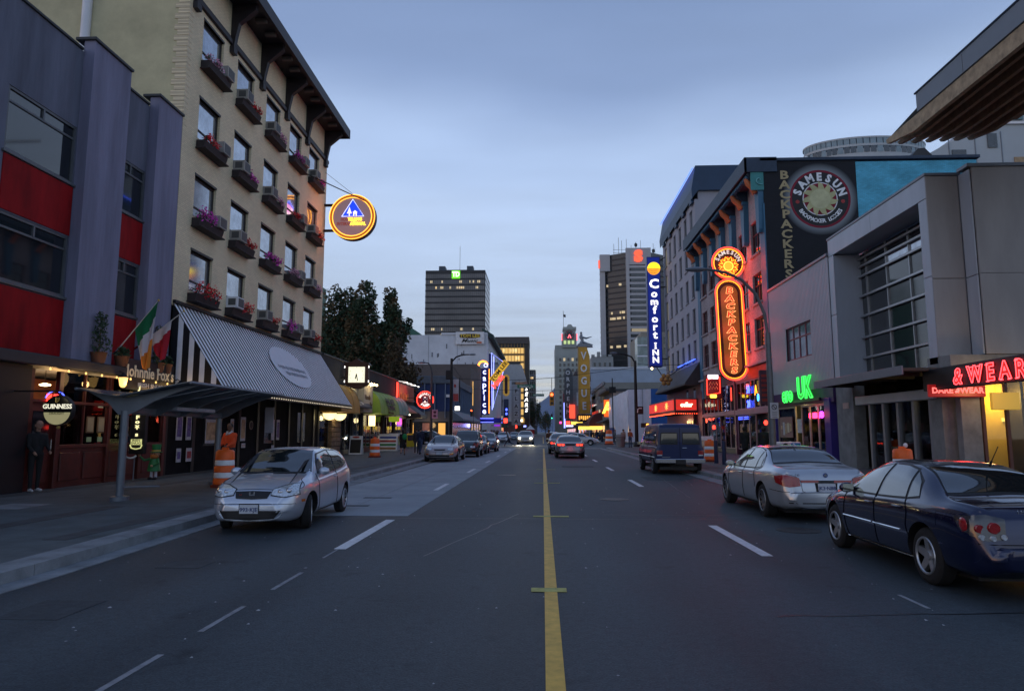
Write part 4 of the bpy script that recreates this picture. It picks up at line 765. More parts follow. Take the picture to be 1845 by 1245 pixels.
t = thing('dark_valance_awning', (L0, 69.5, 3.1), 'dark sloping awning at the corner shop with pale lettering', 'awning'); MB().prism([(L0, 4.3), (-11.9, 3.3), (-11.9, 3.0), (L0, 3.0)], 'y', 67.7, 71.6).build('cover', mat('black_canvas', (.03, .03, .04), .6, 0, .2), t); light('corner_warm', (-12.4, 69.5, 2.6), 20, (1, .7, .3), .3, t)
t = thing('red_wall_sign', (L0, 65, 4.6), 'red lit fascia with yellow letters above the brown awning', 'sign'); MB().bbox(L0 + .01, L0 + .15, 62.6, 70.5, 4.6, 6.1, .02).build('panel', mat('red_fascia', (.3, .04, .02), .5, 0, .3), t)
for y in (63.5, 65.5, 67.5, 69.5): MB().ell((L0 + .8, y, 6.15), (.09, .09, .06)).tube([(L0, y, 6.3), (L0 + .8, y, 6.2)], .015, 5).build('lamp', e_white, t)
light('fascia_red', (-12.3, 66, 5.6), 36, (1, .2, .08), .3, t)
[MB().box(L0 + .15, L0 + .18, 63.2 + k * .8, 63.5 + k * .8, 4.7, 5.2 + .1 * (k % 2)).build('gold_bar', mat('gold_print', (.6, .35, .05), .5), t) for k in range(6)]
ms = thing('round_pizza_sign', (-11.5, 66.4, 3.9), 'round red ringed neon sign with a white letter M over the corner shops', 'neon sign')
MB().lathe((-11.3, 66.6, 4.72), [(.82, -.1), (.84, -.08), (.84, .08), (.82, .1)], 32, ax='y').build('case', mat('sign_maroon', (.2, .01, .02), .4), ms)
MB().tube([(-11.3 + .8 * cos(2 * pi * i / 36), 66.48, 4.72 + .8 * sin(2 * pi * i / 36)) for i in range(36)], .035, 6, closed=True).build('neon_ring', e_red, ms)
arctext('MEGABITE', emis('soft_white', (1, .9, .85), 1.1), ms, (-11.3, 66.48, 4.72), .56, 150, 20, .3, bold=.03); arctext('PIZZA', e_white, ms, (-11.3, 66.48, 4.72), .56, 235, 305, .27, inward=True, bold=.03)
MB().box(-11.55, -11.05, 66.46, 66.49, 4.42, 5.0).build('emblem_plate', emis('soft_white', (1, 1, 1), 1), ms); text('M', 'letter', mat('deep_blue_ink', (.01, .01, .12), .5), ms, (-11.3, 66.40, 4.71), .68, bold=.06)
MB().tube([(-13.3, 66.65, 4.9), (-12.1, 66.65, 4.9)], .03, 6).build('arm', black, ms); light('pizza_glow', (-11.3, 65.9, 4.7), 10, (1, .15, .1), .3, ms)
def sandwich(x, y, w_, h, lab, fm, pm, stripes=None, rz=0):
 t = thing('sandwich_board', (x, y, .13), lab, 'sandwich board', None, rz, True)
 for s in (-1, 1):
  MB().add([(-w_ / 2, s * .32, 0), (w_ / 2, s * .32, 0), (w_ / 2, s * .04, h), (-w_ / 2, s * .04, h), (-w_ / 2, s * .28, 0), (w_ / 2, s * .28, 0), (w_ / 2, 0, h), (-w_ / 2, 0, h)], [(0, 1, 2, 3), (7, 6, 5, 4), (0, 3, 7, 4), (1, 5, 6, 2), (3, 2, 6, 7)]).build('leaf_board', fm, t)
 f = lambda u, v, e=.335: (u, -(e - (e - .055) * v / h), v)
 def pan(u0, u1, v0, v1, m, nm, e): MB().add([f(u0, v0, e), f(u1, v0, e), f(u1, v1, e), f(u0, v1, e)], [(0, 1, 2, 3)]).build(nm, m, t)
 pan(-w_ / 2 + .06, w_ / 2 - .06, .1, h * .8, pm, 'board_face', .33)
 for k, mm in enumerate(stripes or []): pan(-w_ / 2 + .08, w_ / 2 - .08, .12 + k * (h * .85) / len(stripes), .12 + (k + .6) * (h * .85) / len(stripes), mm, 'printed_band', .345)
 if not stripes: MB().ell((0, -.1, h * .93), (w_ * .3, .05, .07)).build('badge', mat('red_badge', (.4, .05, .03), .5), t)
 return t
sandwich(-12.75, 47.4, .85, 1.25, 'white framed chalkboard sandwich board standing by the stone pier', white, black)
sandwich(-12.5, 56.2, 1.5, 1.35, 'sandwich board printed with blue red and green bands by the orange drum', white, reflect_w, [mat('brown_band', (.3, .15, .06), .6), mat('green_band', (.03, .2, .07), .6), mat('red_band', (.35, .05, .05), .6), mat('blue_band', (.04, .07, .3), .6)])
sandwich(-13.0, 61.0, 1.5, 1.4, 'pale yellow menu board standing past the banded one', white, mat('pale_menu', (.45, .45, .25), .6, 0, .4, 5), [pp[1], MT['pale_menu'], pp[3]])
ybx = thing('newspaper_box', (-12.3, 64.5, .13), 'bright yellow newspaper box beside the two walkers', 'newspaper box')
MB().bbox(-12.6, -11.7, 64.3, 64.9, .28, 1.5, .05).build('box', mat('yellow_enamel', (.55, .5, .02), .4), ybx); MB().box(-12.5, -11.8, 64.28, 64.3, .85, 1.35).build('window', glass, ybx)
for x in (-12.5, -11.8): MB().tube([(x, 64.6, .13), (x, 64.6, .3)], .03, 6).build('leg', black, ybx)
# ---------------- street trees behind the shops ----------------
bark = mat('bark', (.06, .045, .035), .9, 0, .4, 6)
tree_brown = mat('turning_leaves', (.12, .085, .04), .8, 0, .4, 3)
def tree(x, y, h, r, lab, n=9000, seed=0, name='hornbeam_tree', lm=leaf, grp='upright trees behind the shops', leafs=.22, low=.16, bare=.36):
 random.seed(seed); t = thing(name, (x, y, 0), lab, 'tree', grp); b = MB()
 b.tube([(x, y, 0), (x + .1, y, h * .3), (x, y, h * .6), (x + .1, y, h * .93)], [.28 * h / 18, .22 * h / 18, .12 * h / 18, .03], 8); tips = []
 for k in range(44):
  z0 = h * random.uniform(.12, .62); a = random.uniform(0, 2 * pi); rr = r * random.uniform(.3, .8); L_ = h * random.uniform(.16, .34); z1 = min(h * .97, z0 + L_)
  f = 1 - max(0, (z1 / h - .62)) * 1.7; rr *= max(.34, f)
  p1 = (x + rr * .55 * cos(a), y + rr * .55 * sin(a), z0 + (z1 - z0) * .4); p2 = (x + rr * cos(a), y + rr * sin(a), z1); b.tube([(x, y, z0), p1, p2], [.06, .04, .015], 5); tips.append((p1, p2))
 tips.append(((x, y, h * .6), (x, y, h * .93)))
 b.build('trunk', bark, t); f = MB(); m = max(1, n // (len(tips) * 9))
 for p1, p2 in tips:
  for k in range(9):
   s = k / 8; c = [p1[i] + (p2[i] - p1[i]) * s * 1.06 for i in range(3)]; k_ = r * random.uniform(.2, .42) * (1.05 - .5 * s)
   if random.random() < bare * (1 if s < .4 else .3): continue
   foliage(f, (c[0] + random.gauss(0, .2), c[1] + random.gauss(0, .2), c[2] + random.gauss(0, .3)), (k_, k_, k_ * 1.5), m, leafs, random.choice((0, 0, 1)))
 f.build('crown', [lm, tree_brown], t, fix=False, sharp=False); return t
tree(-23.4, 78, 18.8, 3.6, 'dense dark upright tree nearest the hostel corner', 20000, 11)
tree(-20.2, 77, 19.7, 3.0, 'taller pointed tree in the middle of the three', 20000, 12)
tree(-17.3, 78.5, 18.7, 3.1, 'upright tree nearest the white wall', 20000, 13)
tree(-15.8, 75.5, 12, 3.4, 'low bushy brown tree under the upright ones by the white wall', 9000, 14, lm=mat('brown_leaves', (.07, .055, .03), .8, 0, .4, 4))
random.seed(3)
# ---------------- left side beyond the side street ----------------
blue_p = mat('deep_blue_panel', (.012, .03, .11), .5, 0, .25, .5); fin = mat('blue_grey_fin', (.17, .22, .30), .6, 0, .08); wht_w = mat('weathered_white_wall', (.62, .65, .70), .85, 0, .14, .25, det=8)
bb = thing('blue_fin_building', (L0, 115, 0), 'low corner building with deep blue panels and pale vertical fins', 'building')
MB().box(-30, L0, 100, 128, 0, 9.3).build('wall', mat('grey_stone_wall', (.11, .11, .12), .8, 0, .15, .6), bb); MB().bbox(-30.2, L0 + .4, 99.7, 128, 8.6, 9.7, .05).build('cornice_band', mat('bluegrey_band', (.09, .11, .14), .7), bb)
MB().box(-30, L0 + .03, 99.95, 128, 4.6, 8.55).build('blue_panel', blue_p, bb)
for k in range(10): MB().box(-14.0 - k * 1.5 - (.28 if k == 3 else .1), -14.0 - k * 1.5, 99.7, 99.96, 3.6, 8.6).build('fin', fin, bb)
for k in range(11): MB().box(L0 + .02, L0 + .28, 100.2 + k * 2.7, 100.32 + k * 2.7, 4.0, 8.6).build('fin', fin, bb)
MB().prism([(L0, 4.9), (-11.4, 3.5), (-11.4, 3.2), (L0, 3.2)], 'y', 99.6, 128).build('canopy', mat('slate_canopy', (.10, .13, .17), .6, 0, .1), bb)
MB().box(L0 + .0, L0 + .05, 100.4, 127, .2, 3.1).box(-29, L0 - .3, 99.93, 99.98, .2, 3.1).build('shop_glass', glass2, bb)
for k in range(6): MB().box(-15 - k * 2.3, -14 - k * 2.3, 99.88, 99.92, .3 if k % 2 else .9, 2.9).build('lit_shop_window', emis('amber_window', (1, .5, .12), .9) if k in (0, 2) else mat('rosy_poster', (.35, .18, .16), .6, 0, .3), bb)
light('corner_shop_light', (-16, 98.6, 2.6), 50, (1, .6, .25), .4, bb)
MB().box(-13.9, -13.4, 99.6, 99.66, 6.6, 7.0).build('sign_plate', white, bb); MB().box(-12.6, -11.9, 99.5, 99.6, 4.7, 5.3).build('white_plate', e_white, bb)
br = thing('brown_theatre_building', (L0, 139, 0), 'plain brown block behind the tall blue vertical nightclub sign', 'building')
MB().box(-30, L0, 128.1, 152, 0, 13.6).box(-30, L0, 140, 152, 13.6, 15.3).build('wall', mat('brown_stucco', (.12, .10, .095), .85, 0, .12, .4), br)
for k in range(4): MB().box(L0, L0 + .06, 130 + k * 5, 132.5 + k * 5, .3, 3.2).build('shop_window', emis('dim_shop', (.7, .45, .25), .5), br)
MB().box(L0 + .3, L0 + .34, 128.6, 129.3, 6.5, 11).build('amber_strip', emis('amber_strip', (1, .55, .15), 1.3), br)
ww = thing('white_music_building', (L0, 190, 0), 'big weathered white blank walled building carrying a music shop board', 'building')
MB().box(-45, L0, 166, 224, 0, 25.0).build('wall', wht_w, ww); MB().box(-24.5, L0 + .0, 165.8, 168, 25.0, 25.5).build('parapet', wht_w, ww)
MB().prism([(L0 - 1.5, 25.1), (L0 + 1.4, 24.4), (L0 + 1.4, 25.2), (L0 - 1.5, 27.0)], 'y', 168, 224).build('eave', mat('dark_green_eave', (.02, .045, .04), .6), ww)
for k in range(8):
 for z in (18.5, 13.0): MB().box(L0 - .02, L0 + .05, 170 + k * 6.4, 174 + k * 6.4, z, z + 3.6).build('window', glass2, ww)
for k in range(26):
 x = random.uniform(-42, -16); z = random.uniform(15.5, 22.5) if k % 2 else random.uniform(16, 20); MB().box(x, x + random.uniform(.1, .35), 165.95, 165.99, z, z + random.uniform(.3, 1.2)).build('stain', mat('grey_stain', (.16, .17, .19), .9), ww)
for x in (-33, -27.6, -20.6): MB().box(x, x + .06, 165.95, 165.98, 12, 24.8).build('joint', MT['grey_stain'], ww)
MB().bbox(-20.9, -14.0, 165.3, 165.6, 22.6, 25.6, .04).build('board', mat('board_white', (.72, .72, .74), .5), ww)
b_ = [(-17.45 + 2.5 * max(-1, min(1, cos(q) * 1.25)), 24.6 + .55 * sin(q)) for q in [2 * pi * i / 24 for i in range(24)]]
MB().prism(b_, 'y', 165.2, 165.28).build('dark_oval', mat('oval_brown', (.05, .03, .01), .5), ww); text('TOM LEE', 'lettering', mat('gold_letters', (.8, .55, .05), .5), ww, (-17.45, 165.15, 24.6), 1.05, bold=.03, depth=.05, sx=1.15); text('Music', 'lettering', black, ww, (-17.6, 165.2, 23.45), 1.2, shear=.4, depth=.05, bold=.01, sx=1.4); MB().box(-15.8, -14.6, 165.2, 165.28, 22.8, 23.2).build('orange_mark', mat('orange_ink', (.6, .12, .03), .5), ww)
gr = thing('green_roofed_hall', (-50, 185, 0), 'hall with a green metal gabled roof rising behind the trees', 'building')
grm = mat('green_metal_roof', (.03, .11, .075), .5, 0, .15, .3)
MB().prism([(-62, 24), (-62, 29), (-46, 30.5), (-40, 32.6), (-33.2, 28.2), (-33.2, 20), (-62, 20)], 'y', 185, 200).build('roof', grm, gr); MB().box(-62, -33.2, 184.5, 200, 0, 22).build('wall', mat('dim_wall', (.12, .14, .13), .8), gr); MB().box(-39.3, -38.6, 186, 187, 32, 35).build('chimney', dgrey, gr); MB().bbox(-63, -57, 172, 178, 0, 39, .1).build('tower_block', grm, gr)
def towr(name, lab, x0, x1, y0, y1, z1, body, gl, floors, zf, fh, litm, nlit, seed, bandm, mull=0, cat='tower', side=1, lit_rows=None, roofz=0):
 t = thing(name, ((x0 + x1) / 2, y0, 0), lab, cat); random.seed(seed)
 MB().box(x0, x1, y0, y1, 0, z1).build('core', body, t)
 for f in range(floors):
  z = zf + f * fh; g_ = MB().box(x0 + .2, x1 - .2, y0 - .15, y0 - .02, z, z + fh * .72).box(x1 + .02, x1 + .15, y0 + .2, y1 - .2, z, z + fh * .72) if side > 0 else MB().box(x0 + .2, x1 - .2, y0 - .15, y0 - .02, z, z + fh * .72).box(x0 - .15, x0 - .02, y0 + .2, y1 - .2, z, z + fh * .72)
  g_.build('window_band', gl, t)
  MB().box(x0 - .05, x1 + .05, y0 - .3, y0 - .02, z - fh * .28 + .02, z - .02).build('spandrel', bandm, t)
 if mull:
  b = MB(); x = x0 + mull
  while x < x1: b.box(x - .12, x + .12, y0 - .24, y0 - .15, zf, z1 - 1); x += mull
  b.build('mullions', bandm, t, kind='stuff')
 for k in range(nlit):
  f = random.choice(lit_rows) if lit_rows else random.randrange(floors); x = random.uniform(x0 + 1, x1 - 3); MB().box(x, x + random.uniform(.6, 2.2), y0 - .2, y0 - .16, zf + f * fh + fh * .2, zf + f * fh + fh * .6).build('lit_window', litm, t)
 return t
litw = emis('office_lit', (1, .78, .45), .5)
bronze = mat('bronze_glass', (.11, .10, .10), .22, .3, .3, .08, spec=.8); tdb = mat('bronze_band', (.018, .018, .022), .5)
td = towr('bank_tower', 'dark bronze slab tower with a green square bank logo at its top', -74, -36, 430, 468, 103.5, mat('bronze_core', (.03, .03, .034), .5), bronze, 19, 30, 3.8, litw, 26, 4, tdb, 1.25, lit_rows=[8, 8, 9, 16, 16, 16, 17])
for x in (-66, -48): MB().box(x, x + 4, 433, 440, 103.5, 107).build('roof_box', mat('roof_blue', (.05, .07, .1), .6), td)
MB().box(-62, -44, 435, 455, 103.5, 105).build('plant_room', tdb, td); MB().tube([(-53.3, 440, 105), (-53.3, 440, 122)], .12, 5).build('mast', dgrey, td)
MB().bbox(-57.2, -51.9, 429.2, 429.7, 98, 103.2, .1).build('logo_plate', emis('logo_green', (.16, .75, .02), 1.1), td); text('TD', 'logo_letters', emis('logo_white', (.9, 1, .8), 1.3), td, (-54.5, 429.0, 100.6), 4.4, bold=.05, depth=.2, sx=.8)
gold_g = mat('gold_glass', (.6, .40, .14), .25, .5, .3, .1)
gt = towr('gold_glass_tower', 'golden lit glass office block with dark edges beyond the street', -22.4, -8.5, 330, 350, 46.9, mat('dark_bronze', (.03, .025, .02), .4), emis('gold_floor', (.9, .55, .16), .85), 10, 6, 3.65, emis('gold_lit', (1, .75, .3), 1), 30, 5, mat('bronze_line', (.32, .19, .06), .5), 1.5, 'office block')
MB().box(-8.45, -6.4, 330, 350, 0, 46.5).build('dark_edge', mat('dark_bronze', (.03, .025, .02), .4), gt); MB().box(-22.6, -6.3, 329.4, 350, 43.6, 46.8).build('crown_band', mat('brown_crown', (.07, .06, .06), .5), gt)
text('HSBC CO', 'faded_letters', mat('dull_letters', (.25, .24, .22), .5), gt, (-15, 329.2, 45.2), 1.8, depth=.1) if False else None
ft = towr('grey_flats_tower', 'narrow grey gridded tower beside the gold office block', -8.2, -4.2, 420, 435, 39, mat('flats_grey', (.10, .11, .12), .7), glass2, 11, 3, 3.3, litw, 3, 6, mat('flats_band', (.15, .16, .18), .7), 1.4, 'tower')
db = thing('curved_drum_building', (-11, 240, 0), 'building with a big rounded pale metal drum on its upper floors', 'building')
MB().box(-20, L0 + .2, 236, 262, 0, 19).build('wall', mat('mid_grey_wall', (.2, .2, .21), .8, 0, .15), db)
prf = [(-18, 25.0), (-8, 25.0), (-7.0, 24.2), (-6.2, 21.5), (-5.6, 19.2), (-6.2, 18.6), (-18, 18.6)]
MB().prism(prf, 'y', 238, 258, 0, True).build('drum', mat('pale_metal_drum', (.36, .38, .40), .4, .3, .1), db); MB().bbox(-15.5, -7.6, 237.5, 238.4, 24.9, 25.5, .05).build('drum_rim', dgrey, db)
MB().box(-13.1, -9.6, 238.2, 246, 0, 18.6).build('lower_block', mat('mid_grey_wall', (.2, .2, .21), .8), db)
cs = thing('nightclub_vertical_sign', (-12.4, 150, 3.5), 'tall deep blue vertical sign with white neon letters and an orange neon moon', 'neon sign')
MB().bbox(-13.45, -11.6, 150, 150.7, 5.3, 15.4, .06).build('case', mat('deep_blue_case', (.01, .012, .16), .4), cs)
vtext('caprice', emis('neon_lavender', (.55, .6, 1), 2.6), cs, (-12.6, 149.9, 14.6), 1.75, 1.42, bold=.02, depth=.05)
MB().tube([(-11.55, 149.8, 5.6), (-11.55, 149.8, 15.2)], .07, 6).build('amber_line', e_orange, cs)
for r in (1.1, .85): MB().tube([(-12.9 + r * cos(radians(a)), 149.8, 15.9 + r * sin(radians(a))) for a in range(15, 190, 12)], .08, 6).build('moon_arc', e_orange, cs)
MB().tube([(-12.3 + .38 * cos(2 * pi * i / 16), 149.8, 16.0 + .38 * sin(2 * pi * i / 16)) for i in range(16)], .08, 6, closed=True).build('star_ring', e_wblue, cs)
MB().bbox(-13.3, -8.9, 148.5, 154, 3.6, 4.6, .05).build('marquee', mat('deep_blue_case', (.01, .012, .16), .4), cs)
for z in (3.7, 4.5): MB().tube([(-13.3, 148.4, z), (-10.6, 148.4, z), (-8.8, 151, z - .05)], .06, 6).build('marquee_neon', emis('marquee_blue', (.12, .15, 1), 4), cs)
light('blue_glow', (-11, 147, 3.0), 120, (.3, .3, 1), .5, cs)
ts = thing('triangle_neon_sign', (-12.5, 170, 7), 'blue neon triangle sign with a slanted yellow board beside the white building', 'neon sign')
tri = [(-12.6, 170, 21.0), (-9.1, 170, 18.3), (-12.35, 170, 7.0)]
MB().tube(tri, .1, 6, closed=True).build('outer_neon', emis('neon_periwinkle', (.25, .3, 1), 3), ts); MB().tube([(-12.0, 170, 20.2), (-12.1, 170, 7.6)], .09, 6).build('inner_neon', emis('neon_periwinkle', (1, 1, 1), 1), ts)
dv = Vector((.62, 0, .78)).normalized(); pv_ = Vector((-.78, 0, .62)); cx = Vector((-10.6, 169.6, 16.4))
MB().add([tuple(cx + dv * a + pv_ * c_ + Vector((0, e, 0))) for e in (0, .25) for a, c_ in ((-3.0, -.8), (3.0, -.8), (3.0, .8), (-3.0, .8))], [(0, 1, 2, 3), (7, 6, 5, 4), (0, 1, 5, 4), (2, 3, 7, 6), (1, 2, 6, 5), (3, 0, 4, 7)]).build('yellow_board', emis('amber_board', (.75, .42, .03), .8), ts)
text('TOM LEE', 'lettering', black, ts, tuple(cx - Vector((0, .1, 0))), 1.25, xd=tuple(dv), up=tuple(pv_), bold=.03, depth=.04, sx=1.15)
text('Music', 'red_word', e_red, ts, (-10.9, 169.6, 13.9), 1.6, xd=tuple(dv), up=tuple(pv_), neon=.08)
MB().box(-13.2, -12.6, 169.9, 170.3, 8, 20.8).build('mast', mat('deep_blue_case', (1, 1, 1), 1), ts)
ps = thing('theatre_vertical_sign', (-8.7, 230, 4), 'tall pale vertical sign with boxed dark letters beyond the nightclub', 'sign')
MB().bbox(-10.3, -7.3, 230, 231.2, 3.8, 17.2, .08).build('case', mat('pale_sign_grey', (.36, .38, .40), .6, 0, .1), ps)
for i, ch in enumerate('PLAZA'):
 z = 15.0 - i * 2.5; MB().bbox(-9.6, -7.9, 229.85, 229.97, z - 1.1, z + 1.1, .03).build('letter_box', mat('pale_letter_box', (.5, .52, .54), .5), ps); text(ch, 'letter', black, ps, (-8.75, 229.75, z), 1.7, bold=.02, depth=.05)
MB().box(-13.3, -10.3, 230.2, 231, 5, 18.6).build('fin_wall', wht_w, ps)
ss = thing('department_store_sign', (-7.6, 330, 8), 'dark vertical sign with lit white letters below the gold office block', 'sign')
MB().bbox(-9.0, -6.4, 326, 327, 8, 24, .05).build('case', dgrey, ss); vtext('SEARS', e_white, ss, (-7.7, 325.9, 21.6), 2.4, 2.5, bold=.04, shear=.2)
ov = thing('oval_arcade_sign', (-9.9, 200, 9), 'tall amber oval sign with a dark centre beyond the triangle neon', 'sign')
MB().prism([(-10.5 + .95 * cos(q) * (1 if abs(cos(q)) < .98 else 1), 15.0 + (2.1 if sin(q) > 0 else -2.1) + 1.0 * sin(q)) for q in [2 * pi * i / 28 for i in range(28)]], 'y', 200, 200.5).build('case', emis('dim_amber', (.5, .3, .05), .45), ov)
MB().prism([(-10.5 + .42 * cos(q), 15.0 + (2.0 if sin(q) > 0 else -2.0) + .5 * sin(q)) for q in [2 * pi * i / 24 for i in range(24)]], 'y', 199.8, 199.99).build('centre', mat('dark_plum', (.05, .02, .03), .5), ov); MB().bbox(-11.2, -9.8, 200, 200.4, 5.5, 11, .05).build('lower_panel', mat('navy_panel', (.03, .05, .1), .5), ov)
for z in (8.0, 6.8): MB().ell((-10.4, 199.9, z), (.3, .06, .35)).build('blue_lamp', e_blue, ov)
def front(name, lab, sd, y0, y1, z1, body, lit, shopc, seed, wz=3.2, rows_=2, awn=None):
 random.seed(seed); x = sd * 13.3; t = thing(name, (x, y0, 0), lab, 'building'); MB().box(x, sd * 32, y0, y1, 0, z1).build('wall', body, t)
 n = max(1, int((y1 - y0) / 5)); s_ = (y1 - y0) / n
 for k in range(n):
  a = y0 + k * s_ + .6; MB().box(x - sd * .06, x + sd * .1, a, a + s_ - 1.2, .3, 3.0).build('shop_window', emis(f'shop_glow_{shopc[k % len(shopc)]}', {'a': (1, .6, .25), 'b': (1, .25, .15), 'c': (.7, .75, 1), 'd': (.9, .5, .9)}[shopc[k % len(shopc)]], .9), t)
  for r in range(rows_):
   if z1 > 6 + r * wz: MB().box(x - sd * .05, x + sd * .1, a + .4, a + s_ - 1.6, 5 + r * wz, 6.8 + r * wz).build('window', litw if random.random() < lit else glass2, t)
 MB().box(x - sd * .25, x + sd * .2, y0, y1, z1 - .5, z1 + .2).build('cornice', mat('pale_cornice', (.25, .25, .26), .8), t)
 if awn: MB().prism([(x, 4.2), (x - sd * 1.9, 3.4), (x - sd * 1.9, 3.1), (x, 3.1)], 'y', y0, y1).build('awning', awn, t)
 return t
front('theatre_row_building', 'green canopied frontage past the white music building', -1, 224.2, 236, 12, mat('dark_wall', (.08, .08, .09), .8), .2, 'ab', 1, awn=mat('green_canopy', (.02, .12, .07), .6))
front('dim_shop_building', 'dim low frontage with bright shop lights far down the street', -1, 262.2, 300, 14, mat('warm_grey_wall', (.18, .17, .16), .8), .3, 'badc', 2, awn=mat('grey_canopy', (.12, .12, .13), .6))
front('far_shop_building', 'distant frontage before the gold office block', -1, 300.2, 328, 13, mat('mid_grey_wall', (.2, .2, .21), .8), .3, 'abca', 8)
front('distant_shop_building', 'hazy distant frontage past the gold office block', -1, 352, 418, 20, mat('dark_wall', (.08, .08, .09), .8), .3, 'cab', 3, rows_=4)
# ---------------- right side beyond the side street ----------------
front('brick_shop_building', 'grey two storey building behind the white tarpaulin', 1, 150, 188, 12.2, mat('putty_wall', (.24, .24, .22), .85, 0, .1, .4), .1, 'aba', 4)
pb = thing('pale_blue_building', (13.3, 190, 0), 'plain pale blue blank building beside the tall yellow theatre sign', 'building')
MB().box(13.3, 44, 190, 215, 0, 19.0).build('wall', mat('pale_blue_wall', (.38, .45, .55), .8, 0, .08, .4), pb)
for z in (4, 8, 12, 15.5): MB().box(13.2, 13.3, 192, 195, z, z + 2).box(13.2, 13.3, 200, 203, z, z + 2).build('window', glass2, pb);
MB().box(13.1, 44.1, 189.8, 190, 18.6, 19.2).build('coping', wht_w, pb)
wc_ = thing('white_corner_shop', (13.3, 140, 0), 'white stucco shop with a flat projecting roof slab by the orange neon sign', 'building')
MB().box(13.3, 30, 131, 149, 0, 9.2).build('wall', mat('pale_stucco', (.30, .31, .31), .8, 0, .1), wc_); MB().box(11.8, 30, 130, 149.5, 9.2, 9.6).build('roof_slab', dgrey, wc_)
for k in range(3): MB().box(13.2, 13.31, 132 + k * 5.5, 136 + k * 5.5, 4.8, 8.2).build('window', glass, wc_)
MB().prism([(13.3, 4.4), (11.2, 3.6), (11.2, 3.3), (13.3, 3.3)], 'y', 131, 149).build('awning', black, wc_)
an = thing('orange_neon_sign', (12.6, 130.8, 4.6), 'glowing orange neon sign shaped like a letter beside the white tarpaulin', 'neon sign')
MB().bbox(11.4, 12.9, 130.4, 130.6, 4.4, 7.6, .1).build('panel', emis('orange_glow_panel', (.9, .14, .02), .9), an); text('A', 'letter', emis('amber_letter', (1, .55, .05), 4), an, (12.15, 130.2, 6.0), 2.9, bold=.03, depth=.1)
light('orange_glow', (11.5, 129, 6), 60, (1, .3, .05), .4, an)
dm = thing('domed_awning', (12.6, 160, 3), 'dark red domed awning over a lit restaurant door', 'awning')
MB().prism([(13.3 - 3.0 * sin(pi / 2 * i / 8), 3 + 3.0 * cos(pi / 2 * i / 8)) for i in range(9)] + [(13.3, 3)], 'y', 156, 168, 0, True).build('cover', mat('maroon_canvas', (.10, .025, .03), .6), dm)
MB().bbox(10.4, 13.2, 155.6, 155.7, 2.2, 2.9, .02).build('lit_band', emis('lit_yellow', (1, .7, .1), 1.8), dm)
vg = thing('yellow_theatre_sign', (10.4, 175, 4), 'tall mustard yellow vertical theatre sign with pale letters and a winged figure on top', 'sign')
vy = mat('mustard_enamel', (.58, .31, .04), .55, 0, .15, .6)
MB().prism([(9.0, 6.2), (11.9, 6.2), (11.95, 20.5), (11.2, 23.0), (9.0, 23.0)], 'y', 175, 176.8).build('case', vy, vg); MB().box(8.95, 9.1, 174.8, 175, 6.2, 23).build('trim', mat('tan_trim', (.4, .28, .12), .5), vg)
vtext('VOGUE', mat('aluminium_letters', (.62, .63, .66), .4, .3, 0), vg, (10.4, 174.8, 20.6), 2.6, 3.15, bold=.03, depth=.2, sx=.8)
MB().prism([(8.6, 23), (12.8, 23), (12.2, 23.8), (9.0, 23.8)], 'y', 174.9, 177).build('cap', steel, vg)
fgm = mat('cast_figure_grey', (.2, .22, .25), .5, .3, .1)
MB().tube([(9.8, 176, 23.8), (10.2, 176, 24.8), (9.8, 176, 25.6), (10.0, 176, 26.4)], [.5, .4, .45, .3], 8).ell((9.9, 176, 26.7), .3).tube([(10.0, 176, 25.6), (11.2, 176, 25.3), (12.6, 176, 25.7)], [.3, .25, .08], 6).tube([(10.1, 176, 24.4), (11.4, 176, 23.9), (12.9, 176, 23.6)], [.35, .3, .1], 6).build('winged_figure', fgm, vg)
MB().bbox(8.7, 12.2, 174.2, 177.2, 4.1, 6.0, .05).build('readerboard', black, vg); [MB().box(8.95 + k * .5, 9.3 + k * .5, 174.1, 174.18, 4.6 + .25 * (k % 3 == 1), 5.6).build('amber_board_mark', emis('amber_text', (1, .45, .08), 1.2), vg) for k in range(6)]
MB().bbox(8.9, 13.2, 174.5, 190, 3.0, 3.9, .05).build('marquee', MT['brown_stucco'], vg); MB().box(8.85, 13.2, 174.3, 174.5, 2.2, 3.0).build('lit_soffit', emis('lit_yellow', (1, .7, .1), 1.8), vg)
MB().box(13.3, 20, 176, 190, 0, 11).build('wall', vy, vg)
og = thing('dark_theatre_blade_sign', (8.5, 230, 5), 'tall grey blade sign with pale stacked letters beyond the yellow theatre sign', 'sign')
MB().prism([(7.2, 6.0), (10.0, 6.0), (10.0, 21), (9.3, 22.4), (8.6, 22.8), (7.9, 22.4), (7.2, 21)], 'y', 230, 231).build('case', mat('slate_sign', (.08, .09, .10), .5), og); vtext('ORPHEUM', mat('aluminium_letters', (.6, .6, .6), .4), og, (8.4, 229.8, 21.0), 1.9, 2.15, bold=.02, depth=.1)
MB().bbox(8.8, 10.6, 229.0, 229.3, 6, 10.5, .2).build('red_neon_panel', emis('red_panel_glow', (1, .06, .03), 2), og); MB().box(10.0, 13.3, 230.2, 231, 5, 20).build('fin_wall', mat('fin_grey', (.2, .21, .22), .8), og)
ct = thing('neon_clock_tower', (16, 400, 0), 'old grey green building with a corner tower carrying a red neon clock', 'tower')
cg = mat('grey_green_stone', (.36, .40, .38), .85, 0, .12, .15)
